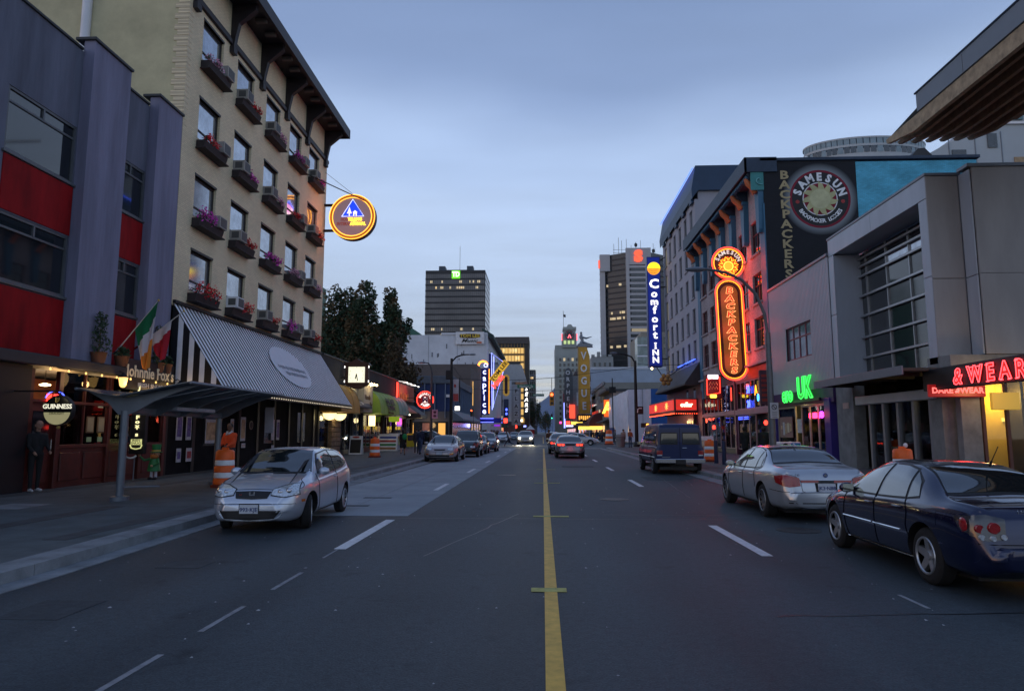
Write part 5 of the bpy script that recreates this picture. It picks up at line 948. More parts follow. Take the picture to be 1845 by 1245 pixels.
MB().box(7.4, 26, 400, 430, 0, 51.5).build('lower_block', cg, ct); MB().box(11.5, 19.8, 399, 412, 50, 58).box(12.4, 19.3, 399.4, 410, 58, 60.5).build('clock_stage', mat('pale_green_stone', (.30, .33, .31), .8, 0, .1, .2), ct); MB().box(12.0, 19.7, 398.8, 411, 60.5, 62).prism([(14, 62), (18, 62), (16.8, 63.6), (15, 63.6)], 'y', 400, 409).build('cap', cg, ct)
MB().box(8.8, 24, 398.4, 399.8, 0, 45.4).build('front_bay', cg, ct)
for r in range(12):
 for k in range(6): MB().box(9.6 + k * 2.4, 10.8 + k * 2.4, 398.25, 398.38, 8 + r * 3.1, 9.7 + r * 3.1).build('window', litw if r > 10 and k % 2 else glass2, ct)
for k in range(3): MB().box(12.4 + k * 2.3, 13.8 + k * 2.3, 398.85, 398.98, 52, 54).build('lit_window', emis('lime_lit', (.7, .9, .35), .7), ct)
MB().lathe((15.7, 398.6, 57.2), [(2.7, -.1), (2.7, .1)], 28, ax='y').build('clock_face', mat('clock_dark', (.05, .06, .07), .5), ct)
for i in range(12): q = 2 * pi * i / 12; MB().ell((15.7 + 2.1 * cos(q), 398.4, 57.2 + 2.1 * sin(q)), (.32, .1, .32)).build('hour_disc', cg if i % 2 else mat('pink_neon_disc', (.5, .1, .12), .5), ct)
MB().tube([(14.9, 398.3, 55.5), (15.7, 398.3, 57.4), (16.5, 398.3, 55.5)], .3, 6).build('hands_neon', emis('pink_neon', (1, .12, .15), 3), ct)
for x in (11.3, 20.0): MB().tube([(x, 398.6, 54), (x, 398.6, 58)], .16, 6).build('edge_neon', emis('pink_neon', (1, .12, .15), 3), ct)
MB().tube([(12.4, 402, 62), (12.4, 402, 72)], .12, 5).build('flagpole', dgrey, ct); MB().add([(12.5, 402, 70), (13.8, 402, 69.6), (13.7, 402, 68), (12.5, 402, 68.4)], [(0, 1, 2, 3)]).build('flag_cloth', dgrey, ct)
MB().box(23, 30, 380, 395, 0, 39).build('right_wing', cg, ct)
cn = thing('castellated_building', (21, 260, 0), 'pale stone building with a stepped parapet above the pale blue block', 'building')
MB().box(18.4, 26.5, 260, 280, 0, 29.6).build('wall', mat('pale_stone', (.30, .32, .32), .85, 0, .1), cn)
for k in range(4): MB().box(18.4 + k * 2.1, 19.6 + k * 2.1, 259.7, 261, 29.6, 30.4 + (1 if k == 1 else 0)).build('merlon', MT['pale_stone'], cn); MB().box(19.2 + k * 1.9, 19.9 + k * 1.9, 259.85, 259.98, 26, 27.4).build('window', glass2, cn)
sc = thing('octagonal_bank_tower', (55, 420, 0), 'dark faceted office tower with white piers and a red bank logo', 'tower')
dk = mat('charcoal_glass', (.014, .016, .02), .25, .2, .35, .06, spec=.8); wp = mat('pale_concrete_pier', (.42, .42, .44), .8, 0, .06, .1)
O = [(38, 430), (52, 421), (66.5, 421), (80, 432), (80, 450), (66, 462), (48, 462), (38, 450)]
MB().prism(O, 'z', 0, 111.5).build('core', dk, sc)
bb_ = MB()
for f in range(30): z = 6 + f * 3.5; bb_.prism([(p[0] + (-.12 if p[0] < 59 else .12), p[1] - (.12 if p[1] < 440 else -.12)) for p in O], 'z', z, z + 1.0)
bb_.build('floor_bands', mat('charcoal_band', (.028, .028, .032), .5), sc, kind='stuff')
for x0, x1 in ((51.6, 53.6), (64.9, 66.9)): MB().box(x0, x1, 419.4, 421, 0, 114).build('white_pier', wp, sc)
MB().box(53.6, 64.9, 419.6, 421, 103.5, 114).build('logo_panel', wp, sc); MB().box(36.4, 39.4, 427, 431, 0, 111.6).build('edge_pier', wp, sc); MB().box(77.5, 81, 429, 434, 0, 110).build('edge_pier', wp, sc)
MB().box(36.2, 42.5, 425.8, 429, 101, 111.6).build('corner_panel', wp, sc)
for f in range(29):
 z = 4 + f * 3.42; MB().box(54.4, 64.2, 419.5, 420.9, z, z + 1.6).build('window', glass2 if f not in (14, 17) else emis('dim_lit', (.5, .4, .25), .5), sc); MB().box(53.6, 64.9, 419.6, 420.9, z + 1.75, z + 3.2).build('white_spandrel', wp, sc)
text('S', 'logo', emis('logo_red', (1, .1, .04), 1.4), sc, (59.2, 419.2, 108.5), 9, bold=.08, depth=.3, sx=1.1); MB().tube([(36.0, 426.5, 103), (36.0, 426.5, 108)], .8, 6).build('side_logo', emis('logo_red', (1, .1, .04), 1.4), sc)
random.seed(5)
for k in range(22): f = random.choice((18, 18, 19, 13, 24, 5, 9, 1, 1)); x = random.uniform(40, 50); MB().box(x, x + random.uniform(.6, 1.8), 420.0 + (52 - x) * .64, 420.4 + (52 - x) * .64, 7.2 + f * 3.5, 8.6 + f * 3.5).build('lit_window', litw, sc)
for x, h in ((46, 10), (49, 14), (51, 12), (54, 13), (57, 9), (60, 11), (63, 12), (71, 10), (72, 7)): MB().tube([(x, 435, 111), (x, 435, 111 + h)], .12, 4).build('antenna', dgrey, sc)
for z in (113, 115, 117): MB().tube([(45.5, 435, z), (55, 435, z)], .1, 4).build('antenna_rail', dgrey, sc)
for x, z in ((60, 120), (71, 116)): MB().ell((x, 435, z), (1.0, .3, 1.4)).build('dish', dgrey, sc)
be = thing('beige_balcony_tower', (33, 200, 0), 'beige apartment block with a glass corner behind the blue hotel sign', 'tower')
MB().box(28.5, 48, 200, 225, 0, 30.2).build('wall', mat('beige_stone', (.26, .24, .2), .8, 0, .1), be); MB().box(27.2, 30.2, 198.5, 204, 0, 28.6).build('glass_corner', mat('pale_green_glass', (.22, .27, .25), .15, 0, .4, .6), be)
for f in range(9):
 for k in range(3): MB().box(30.9 + k * 2.0, 32.3 + k * 2.0, 199.85, 199.98, 2 + f * 3.1, 4 + f * 3.1).build('window', glass, be)
 MB().box(27.1, 30.3, 198.4, 198.5, 1.2 + f * 3.1, 1.6 + f * 3.1).build('slab_edge', white, be)
bk = thing('dark_rear_tower', (80, 330, 0), 'dark balconied tower showing behind the blue hotel sign', 'tower'); MB().box(59, 75, 330, 350, 0, 70).build('wall', mat('charcoal_wall', (.04, .04, .05), .6), bk)
for f in range(18): MB().box(58.7, 60.5, 329.5, 331, 10 + f * 3.3, 10.5 + f * 3.3).build('balcony', wp, bk)
tp = thing('tarpaulin_scaffold', (13, 115, .13), 'scaffold wrapped in white and blue plastic sheeting at the far corner', 'scaffold')
tw = mat('white_tarpaulin', (.74, .77, .84), .45, 0, .1, 1.2); tw2 = mat('rosy_tarpaulin', (.66, .61, .68), .5, 0, .08); tb = mat('blue_tarpaulin', (.02, .10, .34), .5, 0, .15, 1.5)
def sheetm(p0, p1, zb, zt0, zt1, m, nm, amp=.14, nx=60, nz=10, f=2.3):
 b = MB(); vs = []; d = (Vector(p1) - Vector(p0)); nn = Vector((-d.y, d.x, 0)).normalized()
 for j in range(nz + 1):
  for i in range(nx + 1):
   u = i / nx; v = j / nz; p = Vector(p0) + d * u; o = amp * (noise.noise((u * d.length * f * .5, v * 1.3, 1.7)) + .5 * noise.noise((u * d.length * f * 1.6, v * 2.5, 4))); p += nn * o; z = zb + (zt0 + (zt1 - zt0) * u - zb) * v; vs.append((p.x, p.y, z))
 b.add(vs, [(j * (nx + 1) + i, j * (nx + 1) + i + 1, (j + 1) * (nx + 1) + i + 1, (j + 1) * (nx + 1) + i) for j in range(nz) for i in range(nx)], 0, True); b.build(nm, m, tp, sharp=False)
sheetm((12.3, 129, 0), (12.3, 101, 0), 2.4, 7.7, 7.7, tw, 'street_sheet', .3, 90, 8, 1.2); sheetm((12.3, 129, 0), (12.3, 120, 0), .2, 2.3, 2.3, tb, 'blue_skirt', .1); sheetm((12.32, 119.9, 0), (12.32, 101, 0), .2, 2.45, 2.45, tw, 'lower_sheet', .15)
sheetm((12.3, 101, 0), (15.6, 101, 0), .2, 7.7, 7.8, tw2, 'end_sheet', .25, 30, 12, 1.0); sheetm((15.6, 101, 0), (24, 101, 0), .2, 7.8, 7.8, tb, 'blue_end_sheet', .12)
sc2 = MB()
for y in range(101, 130, 4):
 for x in (12.6, 14.4): sc2.tube([(x, y, .13), (x, y, 7.8)], .03, 5)
sc2.build('scaffold_tubes', steel, tp, kind='stuff'); MB().box(12.5, 24, 101.2, 129, 7.55, 7.62).build('top_sheet', tw, tp)
front('corner_low_building', 'shadowy low corner building wrapped by the scaffold sheeting', 1, 103, 130.8, 7.2, mat('putty_wall', (.24, .24, .22), .85), .1, 'a', 6, rows_=0)
front('mid_right_building', 'grey theatre frontage between the yellow and grey blade signs', 1, 215.2, 258, 13, mat('warm_grey_wall', (.18, .17, .16), .8), .3, 'dabc', 9)
front('far_right_building', 'distant frontage below the neon clock tower', 1, 282, 378, 26, mat('dark_wall', (.08, .08, .09), .8), .25, 'bcad', 10, rows_=5)
random.seed(21)
far = [(-11.2, 210, 5.2, 1.0, 1.8, 'neon_red', 'small red sign past the triangle neon'), (-10.2, 260, 5.5, 1.2, 5.0, 'neon_red', 'tall red neon strip right of the theatre lettering'), (-9.2, 300, 6.5, 1.2, 1.0, 'strip_white', 'white light below the department store sign'), (9.3, 260, 4.8, 1.6, 1.4, 'neon_red', 'low red neon sign near the far marquee'), (7.8, 250, 7.5, .5, 9, 'neon_periwinkle', 'tall thin blue neon line beside the blade sign'), (6.9, 270, 5.2, .8, .8, 'neon_pink', 'tiny pink sign at the far right kerb'), (10.5, 215, 4.3, 3.5, .9, 'lit_yellow', 'row of yellow marquee lights past the yellow sign'), (9.0, 235, 3.6, 2.4, .5, 'neon_lavender', 'pale violet strip sign under the far marquee'), (-11.8, 180, 3.3, 1.6, .5, 'violet_panel', 'violet sign under a canopy on the far frontage'), (-8.2, 320, 4.2, 1.2, .8, 'neon_periwinkle', 'far little blue sign near the trees'), (11.4, 195, 8.6, 1.6, 1.2, 'lit_white', 'small white lit board right of the blade sign'), (10.6, 200, 11, 1.7, 3.8, 'pale_sign', 'pale narrow board beside the yellow theatre sign'), (8.9, 290, 12, .8, 11, 'red_case', 'slim dark red vertical sign beyond the blade sign'), (9.6, 235, 16, 1.0, 3, 'lime_lit', 'pale green lit window sign beside the blade sign')]
mat('pale_sign', (.45, .48, .52), .6); mat('red_case', (.18, .03, .05), .6)
for x, y, z, w_, h, mn, lab in far:
 t = thing('distant_sign', (x, y, z), lab, 'sign', 'distant signs'); MB().bbox(x - w_ / 2, x + w_ / 2, y, y + .3, z - h / 2, z + h / 2, .05).build('panel', MT[mn], t); sd = -1 if x < 0 else 1; MB().tube([(x + sd * w_ / 2, y + .15, z), (sd * 13.3, y + .15, z)], .08, 5).build('arm', black, t)
for x, y, h, r, lab, n in ((-6.2, 380, 32, 6, 'dark street tree below the department store sign', 3500), (-4.5, 520, 42, 9, 'far street tree under the mountain', 3500), (2.0, 560, 30, 11, 'rounded street tree just before the mountain', 3500)):
 tree(x, y, h * .62, r * .6, lab, n, int(y), 'street_tree', leaf, 'distant street trees', .5)
mk = thing('market_tent', (-2, 230, 0), 'little red and white striped market tent standing in the street', 'tent')
MB().box(-5.4, -2.8, 230, 232.6, .1, 2.4).build('side', mat('tent_red', (.4, .03, .03), .7), mk); MB().add([(-5.6, 229.8, 2.4), (-2.6, 229.8, 2.4), (-2.6, 232.8, 2.4), (-5.6, 232.8, 2.4), (-4.1, 231.3, 3.9)], [(0, 1, 4), (1, 2, 4), (2, 3, 4), (3, 0, 4), (3, 2, 1, 0)]).build('roof', reflect_w, mk)
# ---------------- right side: backpackers hostel ----------------
R0 = 13.2
pk = brickmat('pale_rosy_brick', (.42, .37, .39), (.2, .16, .17), 'yz', bump=.4); blkb = brickmat('black_painted_brick', (.013, .015, .022), (.008, .009, .013), 'xz', bump=.6); blub = brickmat('turquoise_painted_brick', (.12, .52, .72), (.085, .38, .54), 'xz', bump=.6, stain=.35)
teal = mat('teal_pilaster_paint', (.04, .14, .24), .5, 0, .15); navyp = mat('navy_cornice_paint', (.025, .045, .08), .55, 0, .2); orp = mat('orange_scroll_paint', (.5, .14, .05), .5, 0, .15); purp = mat('plum_pier_paint', (.10, .03, .055), .45, 0, .2); redw = mat('red_shopfront_paint', (.35, .03, .03), .5, 0, .2)
bk_ = thing('backpacker_hostel', (R0, 49, 0), 'four storey rosy brick hostel with teal pilasters and a painted black end wall', 'building')
wy = [41.55, 44.3, 47.1, 49.9, 52.7, 55.4]; wz = [(12.55, 14.6), (9.5, 11.3), (6.75, 8.6)]
wb = MB(); holed(wb, 'x', R0 + .001, .35, 40.55, 58.3, 5.75, 16.9, [(y, y + 1.75, a, b) for y in wy for a, b in wz]); wb.build('front_wall', pk, bk_)
MB().box(R0 + .36, 40, 40.55, 58.3, 0, 17.3).build('core', dgrey, bk_)
MB().box(R0, 18.62, 40.4, 40.549, 5, 17.65).build('end_wall', blkb, bk_); MB().box(18.62, 25.6, 40.38, 40.549, 5, 17.55).build('turquoise_wall', blub, bk_)
MB().bbox(R0 - .2, 25.8, 40.3, 40.9, 17.66, 17.85, .02).build('coping', navyp, bk_)
MB().prism([(21.9, 17.85), (22.3, 18.3), (22.7, 18.35), (23.1, 17.9)], 'y', 40.4, 41).build('chimney_stub', dgrey, bk_)
rwf = mat('dark_red_window_frame', (.10, .02, .025), .5)
for y in wy:
 for a, b in wz:
  window(bk_, 'x', R0, -1, y, y + 1.75, a, b, rwf, glass, mh=(a + (b - a) * .62,), mv=(y + .87,), fw=.08, rec=.12); MB().bbox(R0 - .12, R0 + .1, y - .1, y + 1.85, a - .16, a - .01, .02).build('sill', pk, bk_)
MB().box(R0 - .07, R0, 40.4, 41.25, 4.3, 15.1).build('corner_pilaster', teal, bk_); MB().box(R0 - .07, R0, 57.4, 58.3, 4.3, 15.1).build('corner_pilaster', teal, bk_)
MB().box(R0 - 1.0, R0 + .5, 40.35, 58.5, 17.2, 17.65).box(R0 - 1.1, R0 - .98, 40.3, 58.6, 17.0, 17.9).box(R0 - 1.1, 14, 40.3, 40.38, 17.0, 17.9).box(R0 - .9, R0, 40.5, 58.4, 16.9, 17.2).build('cornice', navyp, bk_)
k = MB(); y = 40.7
while y < 58.3: k.box(R0 - .95, R0 - .72, y, y + .12, 16.74, 16.9); y += .3
k.build('dentils', teal, bk_, kind='stuff')
for y in (40.45, 43.5, 46.4, 49.2, 52.0, 54.8, 57.55):
 MB().prism([(y, 16.0), (y + .75, 16.0), (y + .62, 13.6), (y + .52, 13.4), (y + .23, 13.4), (y + .13, 13.6)], 'x', R0 - .32, R0 - .005).build('tapered_bracket', teal, bk_)
 MB().tube([(R0 - .32, y + .37, 15.9), (R0 - .55, y + .37, 16.25), (R0 - .8, y + .37, 16.45), (R0 - .95, y + .37, 16.75)], [.26, .2, .17, .1], 10).build('scroll', orp, bk_); MB().bbox(R0 - .4, R0 - .0, y - .02, y + .77, 16.0, 16.25, .03).build('bracket_cap', teal, bk_)
 MB().prism([(R0 - .9, 16.9), (R0, 16.9), (R0, 16.3), (R0 - .35, 16.3)], 'y', y + .1, y + .65).build('bracket_web', navyp, bk_)
MB().box(R0 - .28, R0, 40.41, 40.43, 16.3, 17).build('end_panel', mat('sea_green_panel', (.04, .22, .22), .5), bk_) if False else None
MB().box(R0 - .75, R0 + .0, 40.36, 40.44, 15.9, 17.0).build('cornice_end', mat('sea_green_panel', (.04, .22, .22), .5), bk_)
MB().tube([(R0 - .25 + .05 * t * cos(t * .9), 40.33, 16.5 + .05 * t * sin(t * .9)) for t in [i * .35 for i in range(18)]], .03, 5).build('end_scroll', mat('light_teal', (.15, .4, .42), .5), bk_)
tan = mat('tan_painted_letters', (.42, .34, .19), .8, 0, .12, 4)
vtext('BACKPACKERS', tan, bk_, (14.42, 40.385, 16.78), .70, .6, bold=.03, sx=1.3, depth=.01)
cx, cz = 16.45, 15.3
def ring(r0, r1, y, m, nm, n=56, par=None, c=(0, 0)):
 b = MB(); P = [(cos(2 * pi * i / n), sin(2 * pi * i / n)) for i in range(n)]
 vs = [(c[0] + p[0] * r0, y, c[1] + p[1] * r0) for p in P] + [(c[0] + p[0] * r1, y, c[1] + p[1] * r1) for p in P]
 b.add(vs, [(i, (i + 1) % n, (i + 1) % n + n, i + n) for i in range(n)]); return b.build(nm, m, par)
halo = bpy.data.materials.new('airbrushed_halo'); halo.use_nodes = True
def mkhalo():
 nt = halo.node_tree; N = nt.nodes; L = nt.links; b = N['Principled BSDF']; b.inputs['Roughness'].default_value = .85
 g = N.new('ShaderNodeNewGeometry'); v = N.new('ShaderNodeVectorMath'); v.operation = 'DISTANCE'; v.inputs[1].default_value = (cx, 40.39, cz); L.new(g.outputs['Position'], v.inputs[0])
 r = N.new('ShaderNodeMapRange'); r.inputs[1].default_value = 1.78; r.inputs[2].default_value = 2.2; L.new(v.outputs['Value'], r.inputs[0]); c = N.new('ShaderNodeMix'); c.data_type = 'RGBA'; c.inputs[6].default_value = (.22, .25, .27, 1); c.inputs[7].default_value = (.013, .015, .022, 1); L.new(r.outputs[0], c.inputs[0]); L.new(c.outputs[2], b.inputs['Base Color'])
mkhalo()
ring(1.75, 2.2, 40.392, halo, 'painted_halo', par=bk_, c=(cx, cz)); ring(0.01, 1.66, 40.388, black, 'emblem_ground', par=bk_, c=(cx, cz)); ring(1.64, 1.77, 40.384, mat('crimson_paint', (.22, .015, .035), .8), 'emblem_ring', par=bk_, c=(cx, cz))
ring(.01, 1.0, 40.384, MT['crimson_paint'], 'emblem_centre', par=bk_, c=(cx, cz)); ring(.96, 1.02, 40.38, white, 'emblem_inner_ring', par=bk_, c=(cx, cz))
def sunburst(c, y0, y1, r0, r1, n, m, par, nm='sun_emblem', tw=.45):
 P = []
 for i in range(n):
  for f, r, dt in ((0, r0, 0), (.35, (r0 + r1) * .53, .1), (.62, r1, tw), (.75, (r0 + r1) * .5, .3)):
   a = 2 * pi * (i + f) / n + dt * .3; P.append((c[0] + r * cos(a), c[1] + r * sin(a)))
 MB().prism(P, 'y', y0, y1).build(nm, m, par)
sunburst((cx, cz), 40.362, 40.376, .66, 1.06, 11, mat('straw_paint', (.48, .47, .25), .8), bk_); ring(.01, .6, 40.358, mat('light_straw_paint', (.55, .54, .32), .8), 'sun_disc', par=bk_, c=(cx, cz))
arctext('SAMESUN', mat('white_wall_paint', (.8, .82, .84), .8, 0, .1), bk_, (cx, 40.385, cz), 1.33, 162, 18, .66, bold=.05, depth=.01, sx=.9); arctext('BACKPACKER LODGES', MT['white_wall_paint'], bk_, (cx, 40.385, cz), 1.34, 212, 328, .33, inward=True, bold=.03, depth=.01)
for a in (187, -7): MB().ell((cx + 1.33 * cos(radians(a)), 40.385, cz + 1.33 * sin(radians(a))), (.12, .01, .12), n=6, k=4).build('maple_mark', redw, bk_)
hs = thing('backpacker_neon_sign', (12.2, 45, 5), 'big red neon vertical sign with a round sun disc above stacked letters', 'neon sign')
MB().lathe((12.17, 45.2, 12.6), [(1.0, -.2), (1.06, -.17), (1.06, .17), (1.0, .2)], 44, ax='y').build('disc_case', mat('dark_olive_case', (.04, .035, .015), .5), hs)
MB().lathe((12.17, 44.98, 12.6), [(.96, 0), (.96, .01)], 44, ax='y').build('disc_face', mat('dark_olive_case', (1, 1, 1)), hs)
for r, mm, rd in ((1.04, e_red, .04), (.93, e_orange, .022)): MB().tube([(12.17 + r * cos(2 * pi * i / 44), 44.93, 12.6 + r * sin(2 * pi * i / 44)) for i in range(44)], rd, 6, closed=True).build('neon_ring', mm, hs)
arctext('SAMESUN', emis('lit_silver', (.7, .75, .7), .8), hs, (12.17, 44.93, 12.6), .72, 160, 20, .36, bold=.04)
sunburst((12.17, 12.38), 44.93, 44.96, .36, .66, 11, emis('sun_orange', (1, .13, .01), 1.5), hs); MB().lathe((12.17, 44.91, 12.38), [(.3, 0), (.3, .01)], 24, ax='y').build('sun_disc', emis('sun_gold', (1, .33, .02), 1.6), hs)
P = []
for i in range(11):
 a = 2 * pi * 1.06 * 0
for i in range(45): a = 2 * pi * i / 44; r = .52 + .12 * sin(a * 11); P.append((12.17 + r * cos(a), 44.9, 12.38 + r * sin(a)))
MB().tube(P[:-1], .02, 6, closed=True).build('sun_neon', e_orange, hs); MB().tube([(12.17 + .3 * cos(2 * pi * i / 20), 44.89, 12.38 + .3 * sin(2 * pi * i / 20)) for i in range(20)], .018, 6, closed=True).build('sun_neon_inner', e_yel, hs)
def pill(cx_, z0, z1, r, lean=.0, n=14):
 pts = [(cx_ + r * cos(pi * i / n), z1 - r + r * sin(pi * i / n)) for i in range(n + 1)] + [(cx_ + r * cos(pi + pi * i / n), z0 + r + r * sin(pi + pi * i / n)) for i in range(n + 1)]
 return [(x + lean * (z - 8.1), z) for x, z in pts]
lean = -.025
MB().prism(pill(12.22, 4.95, 11.5, .88, lean), 'y', 45.02, 45.5).build('pill_case', MT['dark_olive_case'], hs); MB().prism(pill(12.22, 5.3, 11.15, .55, lean), 'y', 44.99, 45.02).build('pill_face', emis('olive_face', (.25, .19, .03), .16), hs); MB().prism(pill(12.22, 5.18, 11.27, .66, lean), 'y', 45.0, 45.02).build('pill_band', black, hs)
for r, z0, z1, mm, rd in ((.87, 4.95, 11.5, e_red, .04), (.78, 5.05, 11.4, e_orange, .02)): MB().tube([(x, 44.95, z) for x, z in pill(12.22, z0, z1, r, lean)], rd, 6, closed=True).build('pill_neon', mm, hs)
lr = emis('letter_red', (1, .02, .005), 1.6); lo = emis('letter_outline_neon', (1, .36, .12), 2.2)
for i, ch in enumerate('BACKPACKERS'):
 z = 10.75 - i * .52; x = 12.22 + lean * (z - 8.1)
 text(ch, 'letter', lr, hs, (x, 44.97, z), .53, bold=.05, sx=1.45, depth=.02, shear=.12); text(ch, 'letter_neon', lo, hs, (x, 44.94, z), .53, neon=.011, bold=.045, sx=1.45, shear=.12)
for z in (12.4, 9.3, 6.4): MB().tube([(12.9, 45.25, z), (R0 + .1, 45.25, z)], .05, 6).build('arm', black, hs)
for z in (12.4, 10.4, 8.3, 6.2): light('neon_glow', (12.2, 44.0, z), 75, (1, .05, .05), .5, hs)
for z in (11.0, 8.0, 6): light('neon_glow', (12.3, 46.6, z), 60, (1, .05, .05), .5, hs)
MB().box(14.3, 14.4, 40.6, 58.3, .13, 5.2).build('interior_back', mat('busy_interior', (.45, .38, .28), .7, 0, .8, 2.5), bk_); MB().box(R0 + .02, 14.3, 40.6, 58.3, 5.2, 5.74).build('interior_ceiling', dgrey, bk_)
MB().box(R0 - .04, R0 + .2, 40.45, 48.0, 4.95, 5.7).build('red_fascia', redw, bk_); MB().box(R0 - .03, R0 + .2, 48.3, 58.3, 5.0, 5.7).build('plum_fascia', purp, bk_)
MB().bbox(R0 - .25, R0 + .1, 40.45, 58.3, 5.7, 5.86, .03).build('ledge', pk, bk_)
for y0, y1 in ((40.42, 40.9), (48.0, 48.35), (57.9, 58.3)): MB().bbox(R0 - .1, R0 + .3, y0, y1, .13, 5.0, .02).build('pier', purp, bk_)
MB().bbox(R0 - .12, R0 + .2, 40.9, 48.0, 2.75, 3.1, .02).build('transom_beam', mat('mauve_beam', (.25, .16, .2), .5), bk_); MB().bbox(R0 - .1, R0 + .2, 48.35, 57.9, 2.8, 3.05, .02).build('transom_beam', MT['mauve_beam'], bk_)
mvf = mat('mauve_mullion', (.28, .2, .22), .5)
def bays(y0, y1, z0, z1, n, nm='shop_window', skip=()):
 for i in range(n):
  if i in skip: continue
  a = y0 + (y1 - y0) * i / n; b = y0 + (y1 - y0) * (i + 1) / n; f = MB(); x = R0
  f.box(x, x + .08, a, a + .05, z0, z1).box(x, x + .08, b - .05, b, z0, z1).box(x, x + .08, a + .05, b - .05, z0, z0 + .06).box(x, x + .08, a + .05, b - .05, z1 - .06, z1); f = f.build(nm, mvf, bk_); MB().box(x + .03, x + .04, a + .04, b - .04, z0 + .05, z1 - .05).build('pane', cglass, f)
bays(40.95, 47.95, 3.12, 4.93, 7, 'mezzanine_window'); bays(48.4, 57.85, 3.07, 4.98, 8, 'mezzanine_window'); bays(43.9, 47.95, .5, 2.73, 3); bays(48.4, 51.3, .5, 2.78, 2); bays(52.6, 57.85, .5, 2.78, 4)
random.seed(12)
gd = MB(); gm = [mat('goods_cream', (.6, .52, .38), .6), mat('goods_red', (.5, .05, .03), .6), mat('goods_green', (.06, .25, .06), .6), mat('goods_blue', (.05, .1, .4), .6), mat('goods_dark', (.03, .03, .03), .6)]
for k in range(260): y = random.uniform(43.9, 57.8); z = random.choice((.6, 1.1, 1.6, 2.1, 3.2, 3.8)); s_ = random.uniform(.08, .22); gd.box(13.5, 13.5 + s_, y, y + s_, z, z + s_ * random.uniform(.8, 2.2), random.randrange(5))
props(gd.build('shop_goods', gm), 'jumbled goods on the shelves behind the hostel shop windows', 'goods', kind='stuff')
light('shop_light', (13.9, 50, 2.4), 80, (1, .78, .45), .3, bk_); light('shop_light', (13.9, 55.5, 2.4), 110, (1, .8, .5), .3, bk_); light('shop_light', (13.8, 53.5, 4.4), 90, (1, .85, .55), .3, bk_); light('shop_light', (13.9, 45.5, 2.4), 10, (.9, .6, .6), .3, bk_); light('shop_light', (13.8, 44.5, 4.4), 30, (.8, .7, .6), .3, bk_)
def nsign(lab, x, y, z, mk_): t = thing('window_neon', (x, y, z), lab, 'neon sign'); mk_(t); return t
nsign('blue neon figures in the hostel mezzanine window', 13.15, 44.5, 4, lambda t: [text('24', 'lettering', e_blue, t, (13.1, 44.9 - k * .0, 4.3 - k * .9), .62, xd=(0, -1, 0), neon=.03) for k in (0, 1)])
nsign('blue neon letter near the lamp post in the mezzanine window', 13.15, 42.6, 3.8, lambda t: text('0', 'lettering', emis('neon_azure', (.05, .35, 1), 4), t, (13.1, 42.9, 3.7), .6, xd=(0, -1, 0), neon=.03))
nsign('small red neon stroke in the mezzanine window nearer the marquee', 13.15, 48.9, 4, lambda t: MB().tube([(13.1, 48.9, 3.8), (13.1, 48.9, 4.7)], .03, 5).build('tube', e_red, t))
nsign('orange and red neon squiggle in the mezzanine window beside the lamp post', 13.15, 41.7, 3.8, lambda t: (MB().tube([(13.1, 43.5, 3.9), (13.1, 43.3, 4.5), (13.1, 43.1, 4.0)], .025, 5).build('tube', e_orange, t), MB().ell((13.1, 41.9, 3.9), (.03, .15, .15)).build('dot', emis('dim_red', (1, .05, .05), 1), t)))
nsign('blue neon bars over the hostel doorway windows', 13.15, 46.5, 2.5, lambda t: [MB().tube([(13.15, 45.3 + k * 1.3, 2.6 - j * .12), (13.15, 46.2 + k * 1.3, 2.6 - j * .12)], .022, 5).build('tube', e_blue, t) for k in (0, 1) for j in (0, 1)])
t = thing('red_paper_lantern', (13.4, 42.6, 2.1), 'small glowing red lantern in the hostel doorway', 'lantern'); MB().ell((13.4, 42.6, 2.2), (.12, .12, .15)).build('shade', e_red, t)
t = thing('red_paper_lantern', (13.4, 55.0, 1.9), 'small glowing red sign ball in the shop window nearest the marquee', 'lantern'); MB().ell((13.2, 54.6, 2.0), (.1, .25, .16)).build('shade', e_red, t)
t = thing('red_blade_sign', (12.9, 40.9, 3), 'dark red blade sign on the corner pilaster beside the lamp post', 'sign'); MB().bbox(12.55, 13.1, 40.7, 40.85, 3.2, 5.2, .02).build('panel', purp, t);
for k in range(6): MB().box(12.65, 12.95, 40.68, 40.7, 3.4 + k * .28, 3.55 + k * .28).build('red_mark', redw, t)
wsn = thing('boxed_neon_sign', (12.1, 50, 4), 'small box sign with white top red neon frame and yellow base by the marquee', 'neon sign')
MB().bbox(11.65, 12.75, 50, 50.7, 4.0, 5.7, .03).build('case', mat('maroon_case', (.08, .02, .02), .5), wsn); MB().bbox(11.8, 12.5, 49.93, 50, 5.4, 5.68, .02).build('white_bar', emis('hot_white', (1, .85, 1), 5), wsn)
MB().tube([(11.7, 49.92, 4.25), (11.7, 49.92, 5.35), (12.6, 49.92, 5.5), (12.6, 49.92, 4.4)], .035, 6, closed=True).build('red_frame', e_red, wsn)
for j in range(2): MB().tube([(11.85 + i * .1, 49.93, 4.65 + j * .3 + (.22 if i % 2 else 0)) for i in range(7)], .035, 5).build('zigzag', mat('brass_paint', (.55, .45, .2), .4, .3), wsn)
MB().bbox(11.9, 12.35, 49.9, 50, 4.05, 4.28, .04).build('yellow_light', emis('hot_yellow', (1, .7, .05), 4), wsn); light('box_glow', (12.1, 49.4, 4.8), 14, (1, .15, .2), .2, wsn)
